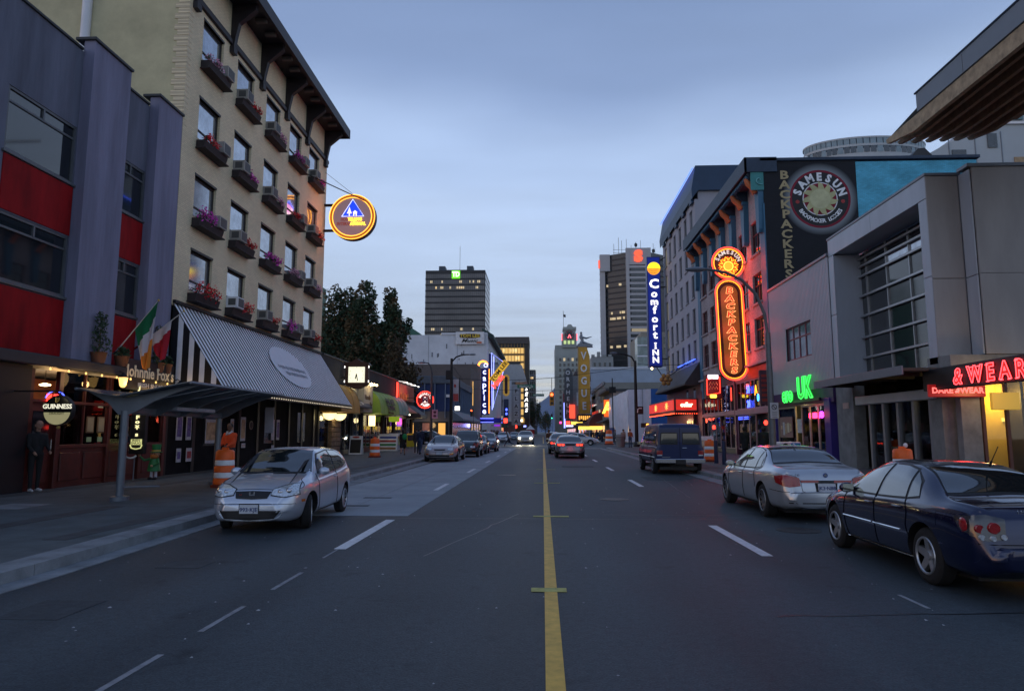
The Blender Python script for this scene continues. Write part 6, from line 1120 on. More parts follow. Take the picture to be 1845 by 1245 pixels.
# ---------------- hotel with navy roof ----------------
stg = mat('grey_stucco', (.34, .35, .41), .85, 0, .08, .4, bump=.1, bs=8); nvr = mat('navy_metal_roof', (.02, .05, .105), .5, 0, .1)
ht = thing('grey_hotel', (R0, 66, 0), 'grey stucco hotel with a navy roof band edged in blue neon', 'building')
hy = [59.6, 62.1, 64.7, 67.3, 69.9, 72.3]; hz = [(19.0, 21.0), (16.1, 18.1), (13.2, 15.2), (10.25, 12.25), (7.9, 9.5)]
wb = MB(); holed(wb, 'x', R0, .3, 58.6, 74.5, 7.4, 21.6, [(y, y + 1.15, a, b) for y in hy for a, b in hz]); wb.build('front_wall', stg, ht); MB().box(R0 + .305, 32, 58.6, 74.5, 0, 22.5).build('core', stg, ht)
for i, y in enumerate(hy):
 for j, (a, b) in enumerate(hz):
  window(ht, 'x', R0, -1, y, y + 1.15, a, b, steel, emis('yellow_blind', (.5, .42, .2), .35) if i == 5 else (glass if (i + j) % 4 else sky_glass), mv=(y + .57,), fw=.07, rec=.1); MB().bbox(R0 - .1, R0 + .02, y - .08, y + 1.23, a - .12, a - .01, .02).build('sill', steel, ht)
MB().prism([(R0 - .25, 21.6), (R0 - .3, 22.4), (R0 + .1, 24.5), (33, 24.5), (33, 22.3), (R0 + .3, 22.3)], 'y', 58.3, 74.8).build('roof_band', nvr, ht)
ne = MB()
for k in range(14): MB().prism([(58.6 + k * 1.15, 21.3), (59.7 + k * 1.15, 21.3), (59.15 + k * 1.15, 22.0)], 'x', R0 - .26, R0 - .05).build('roof_tooth', nvr, ht) if k % 3 == 0 else None
MB().tube([(R0 - .12, 58.4, 24.3), (R0 - .12, 74.8, 24.3)], .05, 6).build('roof_neon', emis('roof_blue_neon', (.05, .12, 1), 3.5), ht)
MB().tube([(R0 - .3, 59, 7.75), (R0 - .3, 66.5, 7.75)], .04, 6).build('ledge_neon', emis('roof_blue_neon', (1, 1, 1), 1), ht)
for k in range(6): MB().ell((R0 - .25, 60 + k * 2.5, 7.6), (.12, .2, .1)).build('blue_lamp', mat('blue_lamp_shade', (.08, .15, .4), .5), ht)
light('ledge_glow', (R0 - .7, 63, 7.9), 14, (.1, .2, 1), .4, ht)
MB().prism([(R0, 7.5), (R0 - 1.3, 5.7), (R0 - 1.3, 5.55), (R0, 5.55)], 'y', 58.6, 74).build('slate_awning', mat('slate_awning_cloth', (.05, .05, .055), .7, 0, .2), ht); MB().box(R0, R0 + .3, 58.6, 74.5, .1, 7.4).build('lower_wall', purp, ht)
for y in (60.5, 63.5): MB().box(R0 - .02, R0, y, y + .8, 4.3, 5.4).build('upper_window', glass, ht)
mq = thing('red_marquee', (11.5, 66, 3.3), 'lit red theatre style marquee with rows of red bulbs over the club entrance', 'marquee')
MB().bbox(11.25, R0 + .0, 60.0, 74.0, 3.3, 4.5, .04).build('case', mat('maroon_case', (.1, .02, .02)), mq); rp_ = emis('marquee_red', (.75, .03, .02), .9)
MB().box(11.38, 13.1, 59.95, 59.99, 3.5, 4.38).build('front_panel', rp_, mq); MB().box(11.2, 11.24, 60.2, 73.8, 3.5, 4.38).build('street_panel', rp_, mq)
MB().tube([(11.35, 59.93, 3.46), (13.12, 59.93, 3.46), (13.12, 59.93, 4.42), (11.35, 59.93, 4.42)], .02, 5, closed=True).build('panel_trim', mat('pale_rose_trim', (.6, .35, .33), .5), mq)
text('cellar', 'lettering', emis('script_white', (1, .9, .6), 2.5), mq, (12.25, 59.9, 3.94), .52, bold=.04, sx=.9)
for x in (11.52, 11.64, 11.76, 11.88, 12.62, 12.74, 12.86, 12.98): MB().tube([(x + .045 * cos(2 * pi * i / 8), 59.92, 3.93 + .06 * sin(2 * pi * i / 8)) for i in range(8)], .012, 4, closed=True).build('ring_mark', mat('peach_paint', (.7, .35, .2), .5), mq)
for y in (63.5, 69.5):
 for q in range(4): a = q * pi / 4; MB().tube([(11.18, y - .9 * cos(a) * .9, 3.94 - .33 * sin(a)), (11.18, y + .9 * cos(a) * .9, 3.94 + .33 * sin(a))], .03, 4).build('star_ray', emis('star_gold', (1, .55, .12), 1.5), mq)
b = MB()
for k in range(10): b.ell((11.4 + k * .19, 59.97, 3.2), .035, 0, 6, 4)
for k in range(34): b.ell((11.22, 60.1 + k * .41, 3.2), .045, 0, 6, 4)
b.build('bulbs', emis('bulb_red', (1, .06, .02), 6), mq, kind='stuff'); MB().box(11.3, R0, 60.05, 73.9, 3.24, 3.3).build('soffit', black, mq)
light('marquee_glow', (11.9, 61, 2.9), 22, (1, .12, .06), .3, mq); light('marquee_glow', (11.0, 67, 2.8), 30, (1, .12, .06), .3, mq); light('entrance_light', (12.6, 63, 2.6), 12, (1, .75, .4), .2, mq)
MB().box(12.9, 13.15, 60.4, 73, .13, 3.2).build('dim_doors', mat('club_doors', (.06, .03, .02), .4, 0, .5, 2), mq)
for y, w_ in ((60.6, .3), (61.6, .15), (62.4, .5)): MB().box(12.86, 12.9, y, y + w_, .8, 2.6).build('lit_door_glass', warm_lit, mq)
gl_ = thing('gold_flower_lamp', (11.3, 60, 6), 'gold flower shaped ornament hanging before the slate awning', 'ornament');
for q in range(6): MB().ell((11.3 + .38 * cos(q * pi / 3), 64, 6.4 + .38 * sin(q * pi / 3)), (.22, .12, .22), n=8, k=5).build('petal', mat('ornament_gold', (.4, .22, .06), .5, .2), gl_)
MB().ell((11.3, 63.9, 6.4), (.2, .15, .2)).build('centre', MT['ornament_gold'], gl_); MB().tube([(11.4, 64, 6.6), (13.2, 64, 7.8)], .04, 5).build('stay', black, gl_)
ci = thing('blue_hotel_vertical_sign', (11.9, 73, 8.4), 'tall royal blue vertical hotel sign with white serif letters and an orange sun disc', 'sign')
rb = emis('royal_blue_face', (.005, .02, .28), .55)
MB().bbox(11.18, 12.6, 73, 74.0, 8.4, 20.2, .04).build('case', mat('royal_blue_case', (.01, .02, .16), .35), ci); MB().box(11.26, 12.52, 72.97, 73, 8.5, 20.1).build('face', rb, ci)
MB().lathe((11.9, 72.9, 18.9), [(.68, 0), (.68, .06)], 28, ax='y').build('sun_disc', emis('sun_disc_amber', (1, .35, .02), 1.3), ci)
MB().prism([(11.9 + .68 * cos(a), 18.9 + .68 * sin(a)) for a in [pi * i / 14 for i in range(15)]], 'y', 72.86, 72.89).build('sun_top', emis('sun_disc_yellow', (1, .7, .02), 1.6), ci)
for k in range(3): MB().tube([(11.3 + i * .1, 72.85, 18.85 - k * .22 + .05 * sin(i * .9)) for i in range(12 - k)], .025, 4).build('wave', mat('wave_violet', (.12, .03, .2), .5), ci)
lw = emis('sign_letter_white', (1, .96, .92), 1.6)
for i, (ch, z, sz) in enumerate((('C', 17.2, 1.35), ('o', 16.15, 1.1), ('m', 15.3, 1.0), ('f', 14.4, 1.15), ('o', 13.45, 1.1), ('r', 12.6, 1.1), ('t', 11.75, 1.15), ('I', 10.6, .86), ('N', 9.85, .86), ('N', 9.1, .86))):
 text(ch, 'letter', lw, ci, (11.88, 72.9, z), sz, bold=.03, sx=1.1)
 if ch == 'I':
  for sx_ in ((-.22, .22) if ch == 'N' else (0,)):
   for zz in (-.29, .29): MB().box(11.88 + sx_ - .14, 11.88 + sx_ + .14, 72.88, 72.92, z + zz - .03, z + zz + .03).build('serif', lw, ci)
for z in (9.3, 17, 19.8): MB().tube([(12.5, 73.5, z), (13.3, 73.5, z + (.5 if z > 19 else 0))], .06, 5).build('arm', black, ci)
MB().tube([(12.0, 73.4, 8.4), (13.3, 71, 5.5)], .05, 5).build('stay', black, ci); MB().ell((11.5, 73.3, 8.25), .12).build('under_lamp', warm_bulb, ci)
# ---------------- corrugated building and green neon shop ----------------
cor = mat('ribbed_metal_cladding', (.38, .38, .43), .45, .2, .06, .5)
cbn = thing('corrugated_building', (R0, 36, 0), 'low shop building clad in pale vertical corrugated metal', 'building')
b = MB(); y = 31.95; prof = []
while y < 40.35: prof += [(y, 0), (y + .07, 0), (y + .09, .04), (y + .15, .04)]; y += .17
prof.append((40.4, 0))
for z0, z1, ya, yb in ((3.7, 5.38, 0, 99), (7.14, 9.7, 0, 99), (5.38, 7.14, 0, 34.4), (5.38, 7.14, 37.85, 99)):
 P = [p for p in prof if ya <= p[0] <= yb]
 if ya == 0 and yb < 50: P.append((34.4, 0))
 if yb == 99 and ya > 30: P = [(37.85, 0)] + P
 k = len(P); b.add([(R0 - q, y, z0) for y, q in P] + [(R0 - q, y, z1) for y, q in P], [(i, i + 1, i + 1 + k, i + k) for i in range(k - 1)])
b.build('cladding', cor, cbn); MB().box(R0 + .2, 30, 31.95, 40.35, 3.6, 9.6).build('core', dgrey, cbn); MB().bbox(R0 - .1, R0 + .5, 31.9, 40.4, 9.7, 9.84, .02).build('coping', steel, cbn)
window(cbn, 'x', R0, -1, 34.4, 37.85, 5.38, 7.14, purp, sky_glass, mv=(35.26, 36.12, 36.98), mh=(6.5,), fw=.07, rec=.05)
blu = mat('ultramarine_pillar', (.03, .02, .2), .4, 0, .1)
for y0, y1 in ((39.75, 40.38), (32.3, 32.95)): MB().bbox(R0 - .15, R0 + .2, y0, y1, .13, 3.2, .02).build('pillar', blu, cbn)
MB().box(R0 - .1, R0 + .2, 31.95, 40.38, 3.0, 3.7).build('fascia', mat('purple_fascia', (.05, .02, .09), .5), cbn); MB().box(14.9, 15, 31.95, 40.4, .13, 3.6).build('shop_back_wall', mat('yellow_shop_wall', (.55, .42, .12), .7, 0, .25, 1), cbn); MB().box(R0 + .2, 15, 31.95, 40.4, 3.58, 3.62).build('shop_ceiling', white, cbn)
for y0, y1 in ((32.95, 34.0), (34.0, 35.1), (35.1, 36.2), (37.0, 39.75)):
 f = MB(); f.box(R0 - .02, R0 + .06, y0, y0 + .07, .13, 2.98).box(R0 - .02, R0 + .06, y1 - .07, y1, .13, 2.98).box(R0 - .02, R0 + .06, y0 + .07, y1 - .07, 2.88, 2.98).box(R0 - .02, R0 + .06, y0 + .07, y1 - .07, .13, .7); f = f.build('shop_window_frame', mat('pinkish_frame', (.4, .3, .26), .5), cbn); MB().box(R0 + .02, R0 + .03, y0 + .06, y1 - .06, .7, 2.9).build('pane', cglass, f)
light('shop_light', (14.2, 34.5, 2.8), 90, (1, .78, .25), .3, cbn); light('shop_light', (14.2, 37.8, 2.8), 50, (1, .75, .3), .3, cbn)
for y0, z0, w_, h, m_, lab in ((37.4, 1.35, 2.0, 1.1, purp, 'dark red poster board with small pictures in the green neon shop window'), (36.1, 1.6, .6, .7, pp[1], 'white menu sheet by the yellow door')):
 t = thing('window_poster', (R0, y0, z0), lab, 'poster'); MB().bbox(R0 - .06, R0 - .03, y0, y0 + w_, z0, z0 + h, .005).build('board', m_, t)
 for k in range(5 if w_ > 1 else 2): yy = y0 + .15 + k * (w_ - .3) / 5; MB().box(R0 - .068, R0 - .062, yy, yy + w_ * .14, z0 + random.uniform(.1, .5), z0 + random.uniform(.6, h - .08)).build('picture', random.choice((pp[1], pp[3], MT['goods_cream'])), t)
t = thing('maple_leaf_decal', (R0, 37.8, .8), 'white round decal with a red maple leaf on the shop window', 'decal'); MB().prism([(37.9 + .62 * cos(q), .86 + .3 * sin(q)) for q in [2 * pi * i / 24 for i in range(24)]], 'x', R0 - .05, R0 - .045).build('oval', white, t)
lf = [(0, -.3), (.03, -.1), (.16, -.13), (.13, -.05), (.27, .06), (.22, .1), (.24, .2), (.15, .18), (.1, .14), (.11, .3), (.05, .26), (0, .36)]
MB().prism([(37.9 + x * .7, .88 + y * .7) for x, y in lf] + [(37.9 - x * .7, .88 + y * .7) for x, y in lf[-2:0:-1]], 'x', R0 - .058, R0 - .052).build('leaf', redw, t)
t = thing('green_neon_sign', (12.9, 34.5, 3), 'bright green neon letters on the fascia of the corrugated building', 'neon sign'); MB().bbox(12.86, 12.98, 33, 39.5, 3.1, 3.25, .01).build('rail', black, t)
for s_, y, z, sz in (('ero', 37.0, 3.55, 1.1), ('UK', 34.6, 3.75, 1.45)):
 text(s_, 'lettering', emis('green_fill', (.02, .5, .04), .7), t, (12.84, y, z), sz, xd=(0, -1, 0), bold=.02, sx=.95, depth=.06); text(s_, 'lettering_neon', e_green, t, (12.8, y, z), sz, xd=(0, -1, 0), neon=.02, bold=.03, sx=.95)
light('green_glow', (12.2, 37, 3.5), 9, (.1, 1, .15), .3, t)
t = thing('shop_window_neon', (13.1, 33.8, 2.3), 'red and violet neon word glowing in the shop window beside the blue pillar', 'neon sign'); text('SHARE', 'red_word', emis('hot_pinkred', (1, .03, .12), 5), t, (13.1, 34.3, 2.5), .36, xd=(0, -1, 0), neon=.022, sx=.95) if False else text('S   KEB', 'red_word', emis('hot_pinkred', (1, .03, .12), 5), t, (13.08, 34.35, 2.42), .34, xd=(0, -1, 0), neon=.024); text('AB', 'violet_word', emis('hot_violet', (.6, .05, 1), 4), t, (13.08, 33.35, 2.44), .38, xd=(0, -1, 0), neon=.024); light('pink_glow', (12.8, 34, 2.5), 10, (1, .05, .2), .2, t)
# ---------------- metal panelled box building ----------------
mp = mat('grey_metal_panel', (.38, .42, .48), .42, .1, .12, .8, st=.3); tp_ = mat('taupe_metal_panel', (.29, .28, .28), .5, .05, .16, .7, st=.3); con = mat('cast_concrete', (.20, .205, .205), .85, 0, .3, 1.6, bump=.3, bs=14, det=9)
bx_ = thing('metal_box_building', (R0, 27, 0), 'modern grey metal panelled building with a deep framed window wall', 'building')
for y0, y1, z0, z1, nm in ((23.66, 27.7, 9.62, 10.4, 'frame_panel'), (27.72, 31.88, 9.62, 10.4, 'frame_panel'), (31.35, 31.88, 6.9, 9.6, 'frame_panel'), (31.35, 31.88, 3.9, 6.88, 'frame_panel'), (23.66, 24.15, 6.9, 9.6, 'frame_panel'), (23.66, 24.15, 3.9, 6.88, 'frame_panel')): MB().bbox(R0, R0 + .04, y0, y1, z0, z1, .008).build(nm, mp, bx_)
MB().box(R0 + .041, R0 + 1.2, 23.7, 31.86, 9.65, 10.38).box(R0 + .041, R0 + 1.2, 31.36, 31.86, 3.9, 9.6).box(R0 + .041, R0 + 1.2, 23.7, 24.14, 3.9, 9.6).box(14.6, 30, 23.7, 31.9, 3.9, 10.3).build('structure', mp, bx_)
MB().bbox(R0 - .03, 14.4, 23.6, 31.92, 10.4, 10.5, .01).build('coping', steel, bx_)
for z0, z1 in ((6.8, 10.38), (4.15, 6.78)):
 MB().bbox(R0 + .01, 14.28, 23.62, 23.69, z0, z1, .008).build('end_panel', tp_, bx_); MB().bbox(14.3, 14.34, 23.0, 23.6, z0, z1, .008).build('end_panel', mp, bx_)
 for x0, x1 in ((14.36, 16.6), (16.62, 19.0)): MB().bbox(x0, x1, 22.94, 23.0, z0, z1 + .05, .008).build('end_panel', tp_, bx_)
MB().box(14.35, 26, 23.01, 23.69, 3.4, 10.4).build('rear_structure', dgrey, bx_); MB().bbox(14.2, 20, 22.9, 23.5, 10.44, 10.56, .01).build('coping', steel, bx_)
MB().box(R0, 20, 22.96, 23.6, 3.5, 4.13).build('concrete_band', con, bx_); MB().box(R0 - .0, R0 + .5, 23.62, 24.3, .13, 4.13).build('concrete_pier', con, bx_); MB().box(R0, R0 + .5, 30.2, 31.88, .13, 3.88).build('concrete_pier', con, bx_)
gx = 14.38
for i, (y0, y1) in enumerate(((24.15, 25.4), (25.4, 27.15), (27.15, 28.95), (28.95, 30.75), (30.75, 31.35))):
 zs = [4.0, 4.9, 5.8, 6.75, 7.65, 8.55, 9.0, 9.6]
 for j in range(7): MB().box(gx, gx + .02, y0 + .03, y1 - .03, zs[j] + .05, zs[j + 1] - .03).build('pane', glass if not (j == 5 and i in (1, 2)) and (i + j) % 5 else sky_glass if j == 5 else glass2, bx_)
 MB().box(gx - .06, gx + .05, y0 - .03, y0 + .03, 4.0, 9.6).build('mullion', alum, bx_)
for z in (4.0, 4.9, 5.8, 6.75, 7.65, 8.55, 9.0, 9.35): MB().bbox(gx - .14, gx - .02, 24.15, 31.35, z - .05, z + .05, .01).build('transom_bar', alum, bx_)
MB().bbox(R0 - .1, R0 + .4, 23.9, 29.8, 2.75, 3.1, .02).build('header_beam', mp, bx_)
for y in (24.3, 25.4, 26.5, 27.6, 28.7): MB().bbox(R0, R0 + .18, y, y + .16, .13, 2.75, .01).build('post', steel, bx_)
MB().box(R0 + .1, R0 + .13, 24.4, 28.8, .13, 2.75).build('shop_glass', cglass, bx_); MB().box(15.8, 15.9, 23.7, 31.8, .1, 3.8).box(R0 + .5, 15.8, 31.7, 31.8, .1, 3.8).build('shop_back_wall', mat('dark_shop_wall', (.03, .025, .02), .6, 0, .5, 2), bx_); MB().box(R0 + .3, 15.8, 23.7, 31.8, 3.75, 3.8).build('shop_ceiling', dark, bx_)
MB().box(R0 + .6, R0 + .66, 28.95, 30.1, .13, 2.6).build('door', mat('dark_red_door', (.08, .012, .01), .5), bx_)
for k in range(5): MB().box(15.7, 15.75, 24.5 + k * .9, 25.1 + k * .9, 2.0, 2.12).build('lit_shelf', emis('shelf_light', (1, .75, .15), 1.6), bx_)
MB().box(R0 - .02, R0 + .01, 30.6, 31.2, 2.65, 2.9).build('address_plate', mat('rosy_plate', (.4, .28, .25), .6), bx_)
MB().box(14.3, 22, 24.6, 24.7, .13, 3.5).build('lit_back_wall', mat('yellow_lit_wall', (.75, .52, .1), .7, 0, .15, .8), bx_); light('shop_light', (15.4, 23.9, 2.8), 110, (1, .68, .18), .3, bx_); light('shop_light', (17.5, 23.8, 2.8), 70, (1, .68, .18), .3, bx_); light('canopy_light', (14.0, 22.0, 3.0), 34, (1, .62, .2), .25, bx_)
MB().box(R0 + .3, 14.1, 23.1, 23.4, .13, 3.5).build('concrete_pier', con, bx_);
for x in (14.15, 14.9, 15.75, 16.6): MB().box(x, x + .1, 23.1, 23.2, .13, 3.4).build('shopfront_post', mat('brown_post', (.10, .04, .03), .5), bx_)
for x in (14.25, 15.0, 15.85): MB().box(x, x + .62, 23.14, 23.15, .3, 3.3).build('shop_pane', cglass, bx_)
t = thing('yellow_box_sign', (14.9, 22.8, 2.3), 'yellow lit box sign hanging over the clothing shop door', 'sign'); MB().bbox(14.35, 15.2, 22.85, 23.0, 2.35, 2.9, .02).build('body', emis('yellow_box', (.8, .5, .08), .4), t); MB().tube([(14.8, 22.9, 2.9), (14.8, 22.9, 3.45)], .02, 5).build('hanger', black, t)
cn_ = thing('thin_canopy', (12.4, 30, 3.6), 'thin dark street canopy running along the metal box building', 'canopy')
MB().bbox(11.75, R0 - .01, 23.2, 30.4, 3.62, 3.74, .02).build('deck', mat('dark_timber', (.07, .05, .035), .6, 0, .3, 3), cn_)
for k in range(6): MB().box(11.8, R0 - .1, 23.8 + k * 1.2, 23.88 + k * 1.2, 3.5, 3.62).build('rib', black, cn_)
MB().bbox(11.7, 11.76, 23.1, 30.5, 3.5, 3.8, .01).build('edge', steel, cn_)
ds = thing('clothing_shop_neon', (12.6, 21.5, 2.8), 'black fascia with glowing red neon shop lettering seen at an angle', 'neon sign')
MB().bbox(12.62, 12.8, 17.2, 23.6, 2.98, 3.68, .02).build('fascia', black, ds)
for s_, y, sz in (('&', 21.6, .66), ('W', 20.72, .66), ('E', 20.02, .66), ('A', 19.4, .66), ('R', 18.78, .66)):
 text(s_, 'letter', emis('red_fill', (.5, .01, .005), .6), ds, (12.6, y, 3.3), sz, xd=(0, -1, 0), bold=.02, depth=.02); text(s_, 'letter_neon', emis('neon_scarlet', (1, .05, .06), 5), ds, (12.57, y, 3.3), sz, xd=(0, -1, 0), neon=.014, bold=.03, shear=.2 if s_ == '&' else 0)
 for zz in ((-.235, .235) if s_ not in '&' else ()):
  if s_ in 'WA' and (zz > 0) == (s_ == 'A'): continue
  for dd in ((-.16, .16) if s_ in 'WAR' and not (s_ == 'R' and zz > 0) else (-.14,) if s_ != 'A' else (-.16, .16)): MB().box(12.56, 12.585, y - dd - .055, y - dd + .055, 3.3 + zz - .012, 3.3 + zz + .012).build('serif', emis('neon_scarlet', (1, 1, 1)), ds)
light('neon_glow', (12.1, 20.6, 3.3), 14, (1, .04, .04), .3, ds)
d2 = thing('small_clothing_neon', (13.3, 23.2, 2.8), 'small glowing red neon shop name hanging under the black fascia', 'neon sign')
MB().bbox(12.38, 14.16, 22.84, 22.93, 2.76, 3.16, .02).build('backing', emis('deep_red_backing', (.35, .01, .01), .5), d2)
text('DARE', 'lettering', emis('neon_salmon', (1, .16, .14), 2.4), d2, (12.8, 22.82, 2.96), .25, neon=.008, sx=1.05); text('&', 'lettering', emis('neon_salmon', (1, 1, 1)), d2, (13.24, 22.82, 2.96), .22, neon=.008, shear=.5); text('WEAR', 'lettering', emis('neon_salmon', (1, 1, 1)), d2, (13.72, 22.82, 2.96), .25, neon=.008, sx=1.05); light('neon_glow', (13.3, 22.4, 2.9), 6, (1, .05, .04), .2, d2)
ev = thing('cantilevered_roof', (15, 18, 11), 'big cantilevered roof with a grey fascia and timber ribbed soffit overhead', 'canopy')
for y0, y1 in ((19.0, 21.42), (16.2, 18.98), (9.0, 16.18)): MB().bbox(11.88, 11.98, y0, y1, 11.68, 12.27, .01).build('fascia_panel', mat('blue_grey_fascia', (.17, .20, .235), .5, .1, .06), ev)
MB().box(11.98, 19, 9, 21.4, 12.0, 12.2).box(11.98, 15.0, 21.32, 21.42, 11.7, 12.25).build('deck', dgrey, ev); MB().tube([(11.87, 9, 12.3), (11.87, 21.45, 12.3)], .035, 6).build('edge_trim', navyp, ev)
tim = mat('weathered_timber', (.36, .28, .18), .75, 0, .35, 4, bump=.3, bs=20); tim2 = mat('dark_timber_slat', (.24, .15, .085), .7, 0, .35, 5)
MB().prism([(9.0, 11.66), (23.5, 11.66), (23.45, 11.5), (21.8, 11.2), (9.0, 11.18)], 'x', 11.92, 12.06).build('edge_beam', tim, ev)
for k in range(6):
 x = 12.35 + k * .44; MB().prism([(9.0, 11.62), (23.6 - k * .05, 11.62), (23.5 - k * .05, 11.5), (22.0, 11.28), (9.0, 11.26)], 'x', x, x + .12).build('soffit_rib', tim2, ev)
MB().box(12.06, 15.2, 9, 21.8, 11.55, 11.64).build('soffit_board', tim2, ev); MB().add([(12.0, 21.4, 11.95), (12.0, 23.5, 11.7), (15.2, 23.3, 11.7), (15.2, 21.4, 11.95)], [(0, 1, 2, 3)]).build('glass_edge', mat('blue_clear_panel', (.2, .3, .38), .2, 0, .1), ev)
MB().bbox(13.6, 14.0, 15.6, 16.0, .13, 11.6, .04).build('column', dark, ev)
wt = thing('curved_glass_tower', (100, 205, 0), 'white rounded tower with a curved band of windows above the turquoise wall', 'tower')
wm = mat('cool_white_wall', (.38, .42, .45), .6, 0, .08, .1)
def arcb(r, z0, z1, m, nm, a0=175, a1=365, n=34, cx_=100, cy_=211, ky=.5, kx=1.0):
 b = MB(); P = [(cx_ + r * kx * cos(radians(a0 + (a1 - a0) * i / n)), cy_ + r * ky * sin(radians(a0 + (a1 - a0) * i / n))) for i in range(n + 1)]; k = n + 1
 b.add([(x, y, z0) for x, y in P] + [(x, y, z1) for x, y in P], [(i, i + 1, i + 1 + k, i + k) for i in range(n)], 0, False); b.build(nm, m, wt)
arcb(18, 0, 85.5, wm, 'wall'); arcb(18.2, 86.2, 86.9, wm, 'ring_beam')
MB().prism([(100 + 18.3 * cos(q), 211 + 9.2 * sin(q)) for q in [2 * pi * i / 40 for i in range(40)]], 'z', 88.6, 89.1).build('roof_slab', wm, wt)
gpw = mat('pale_glazing', (.2, .27, .31), .2, 0, .2, .3)
for i in range(30):
 a0 = 178 + i * 6.1; a1 = a0 + 5.2
 for z0, z1, m_ in ((86.9, 88.6, gpw), (84.2, 86.1, glass if i % 3 else gpw), (80, 82.6, glass)): arcb(18.15, z0, z1, m_, 'curved_window', a0, a1, 1)
wg = thing('white_gabled_building', (76, 120, 0), 'pale stepped white apartment building behind the metal box building', 'building')
MB().prism([(66.5, 0), (66.5, 49.3), (70.5, 51.5), (75.5, 54), (76, 55.5), (81, 57.5), (84, 60), (95, 60), (95, 0)], 'y', 120, 140).build('wall', wm, wg)
for x, z, w_, h, m_ in ((72, 47.5, 2.4, 3.2, glass2), (78.2, 51.0, 1.6, 2.6, glass2), (82.5, 46, 2.6, 3.2, warm_lit if False else mat('peach_blind', (.35, .25, .15), .7))): o = MB().box(x, x + w_, 119.8, 119.98, z, z + h).build('window', m_, wg)
for x in (71.5, 76, 80.5): MB().box(x, x + .15, 119.9, 119.99, 30, 54).build('joint', steel, wg)
MB().prism([(76.5, 56.0), (84.5, 60.5), (84.5, 56)], 'y', 119.7, 119.98).build('glazed_gable', mat('teal_glazing', (.08, .16, .18), .2), wg); MB().box(66, 95, 119.6, 119.9, 55.2, 55.6).build('string_course', white, wg)
# ---------------- vehicles ----------------
def paint(name, c, metal=.5, rough=.32): return mat(name, c, rough, metal, .04, 3, coat=1.0, spec=.5)
car_glass = mat('car_glass', (.012, .016, .018), .03, 0, 0, spec=.9, coat=1.0)
lens = mat('clear_lens', (.62, .66, .70), .1, .45, .45, 30, coat=1.0); lens_r = mat('red_lens', (.28, .012, .015), .12, 0, .25, 30, coat=1.0); lens_o = mat('amber_lens', (.5, .12, .01), .15, 0, .2, 30, coat=1.0)
trim = mat('black_trim', (.012, .012, .014), .5, 0, 0); rimm = mat('alloy_silver', (.45, .46, .48), .3, .8, .05); rimd = mat('dark_alloy', (.04, .04, .045), .5, .3, 0)  # plain dark grey for the disc behind the spokes
seam = mat('panel_gap', (.004, .004, .005), .8, 0, 0, spec=.1); plate_m = mat('plate_white', (.5, .53, .58), .5, 0, .08, 9); plate_i = mat('plate_ink', (.05, .07, .18), .5, 0, 0)
def curve(pts):
 n = len(pts); h = [pts[i + 1][0] - pts[i][0] for i in range(n - 1)]; d = [(pts[i + 1][1] - pts[i][1]) / h[i] for i in range(n - 1)]
 m = [d[0]] + [0 if d[i - 1] * d[i] <= 0 else 2 * d[i - 1] * d[i] / (d[i - 1] + d[i]) for i in range(1, n - 1)] + [d[-1]]
 def f(x):
  if x <= pts[0][0]: return pts[0][1]
  if x >= pts[-1][0]: return pts[-1][1]
  i = 0
  while x > pts[i + 1][0]: i += 1
  t = (x - pts[i][0]) / h[i]; a, b = pts[i][1], pts[i + 1][1]
  return (2 * t**3 - 3 * t**2 + 1) * a + (t**3 - 2 * t**2 + t) * h[i] * m[i] + (-2 * t**3 + 3 * t**2) * b + (t**3 - t**2) * h[i] * m[i + 1]
 return f
def cr(pts, k):
 P = [pts[0]] + pts + [pts[-1]]; out = []
 for i in range(1, len(P) - 2):
  for j in range(k):
   t = j / k; a, b, c, d = P[i - 1], P[i], P[i + 1], P[i + 2]
   out.append(tuple(.5 * (2 * b[q] + (c[q] - a[q]) * t + (2 * a[q] - 5 * b[q] + 4 * c[q] - d[q]) * t * t + (-a[q] + 3 * b[q] - 3 * c[q] + d[q]) * t**3) for q in range(2)))
 return out + [pts[-1]]
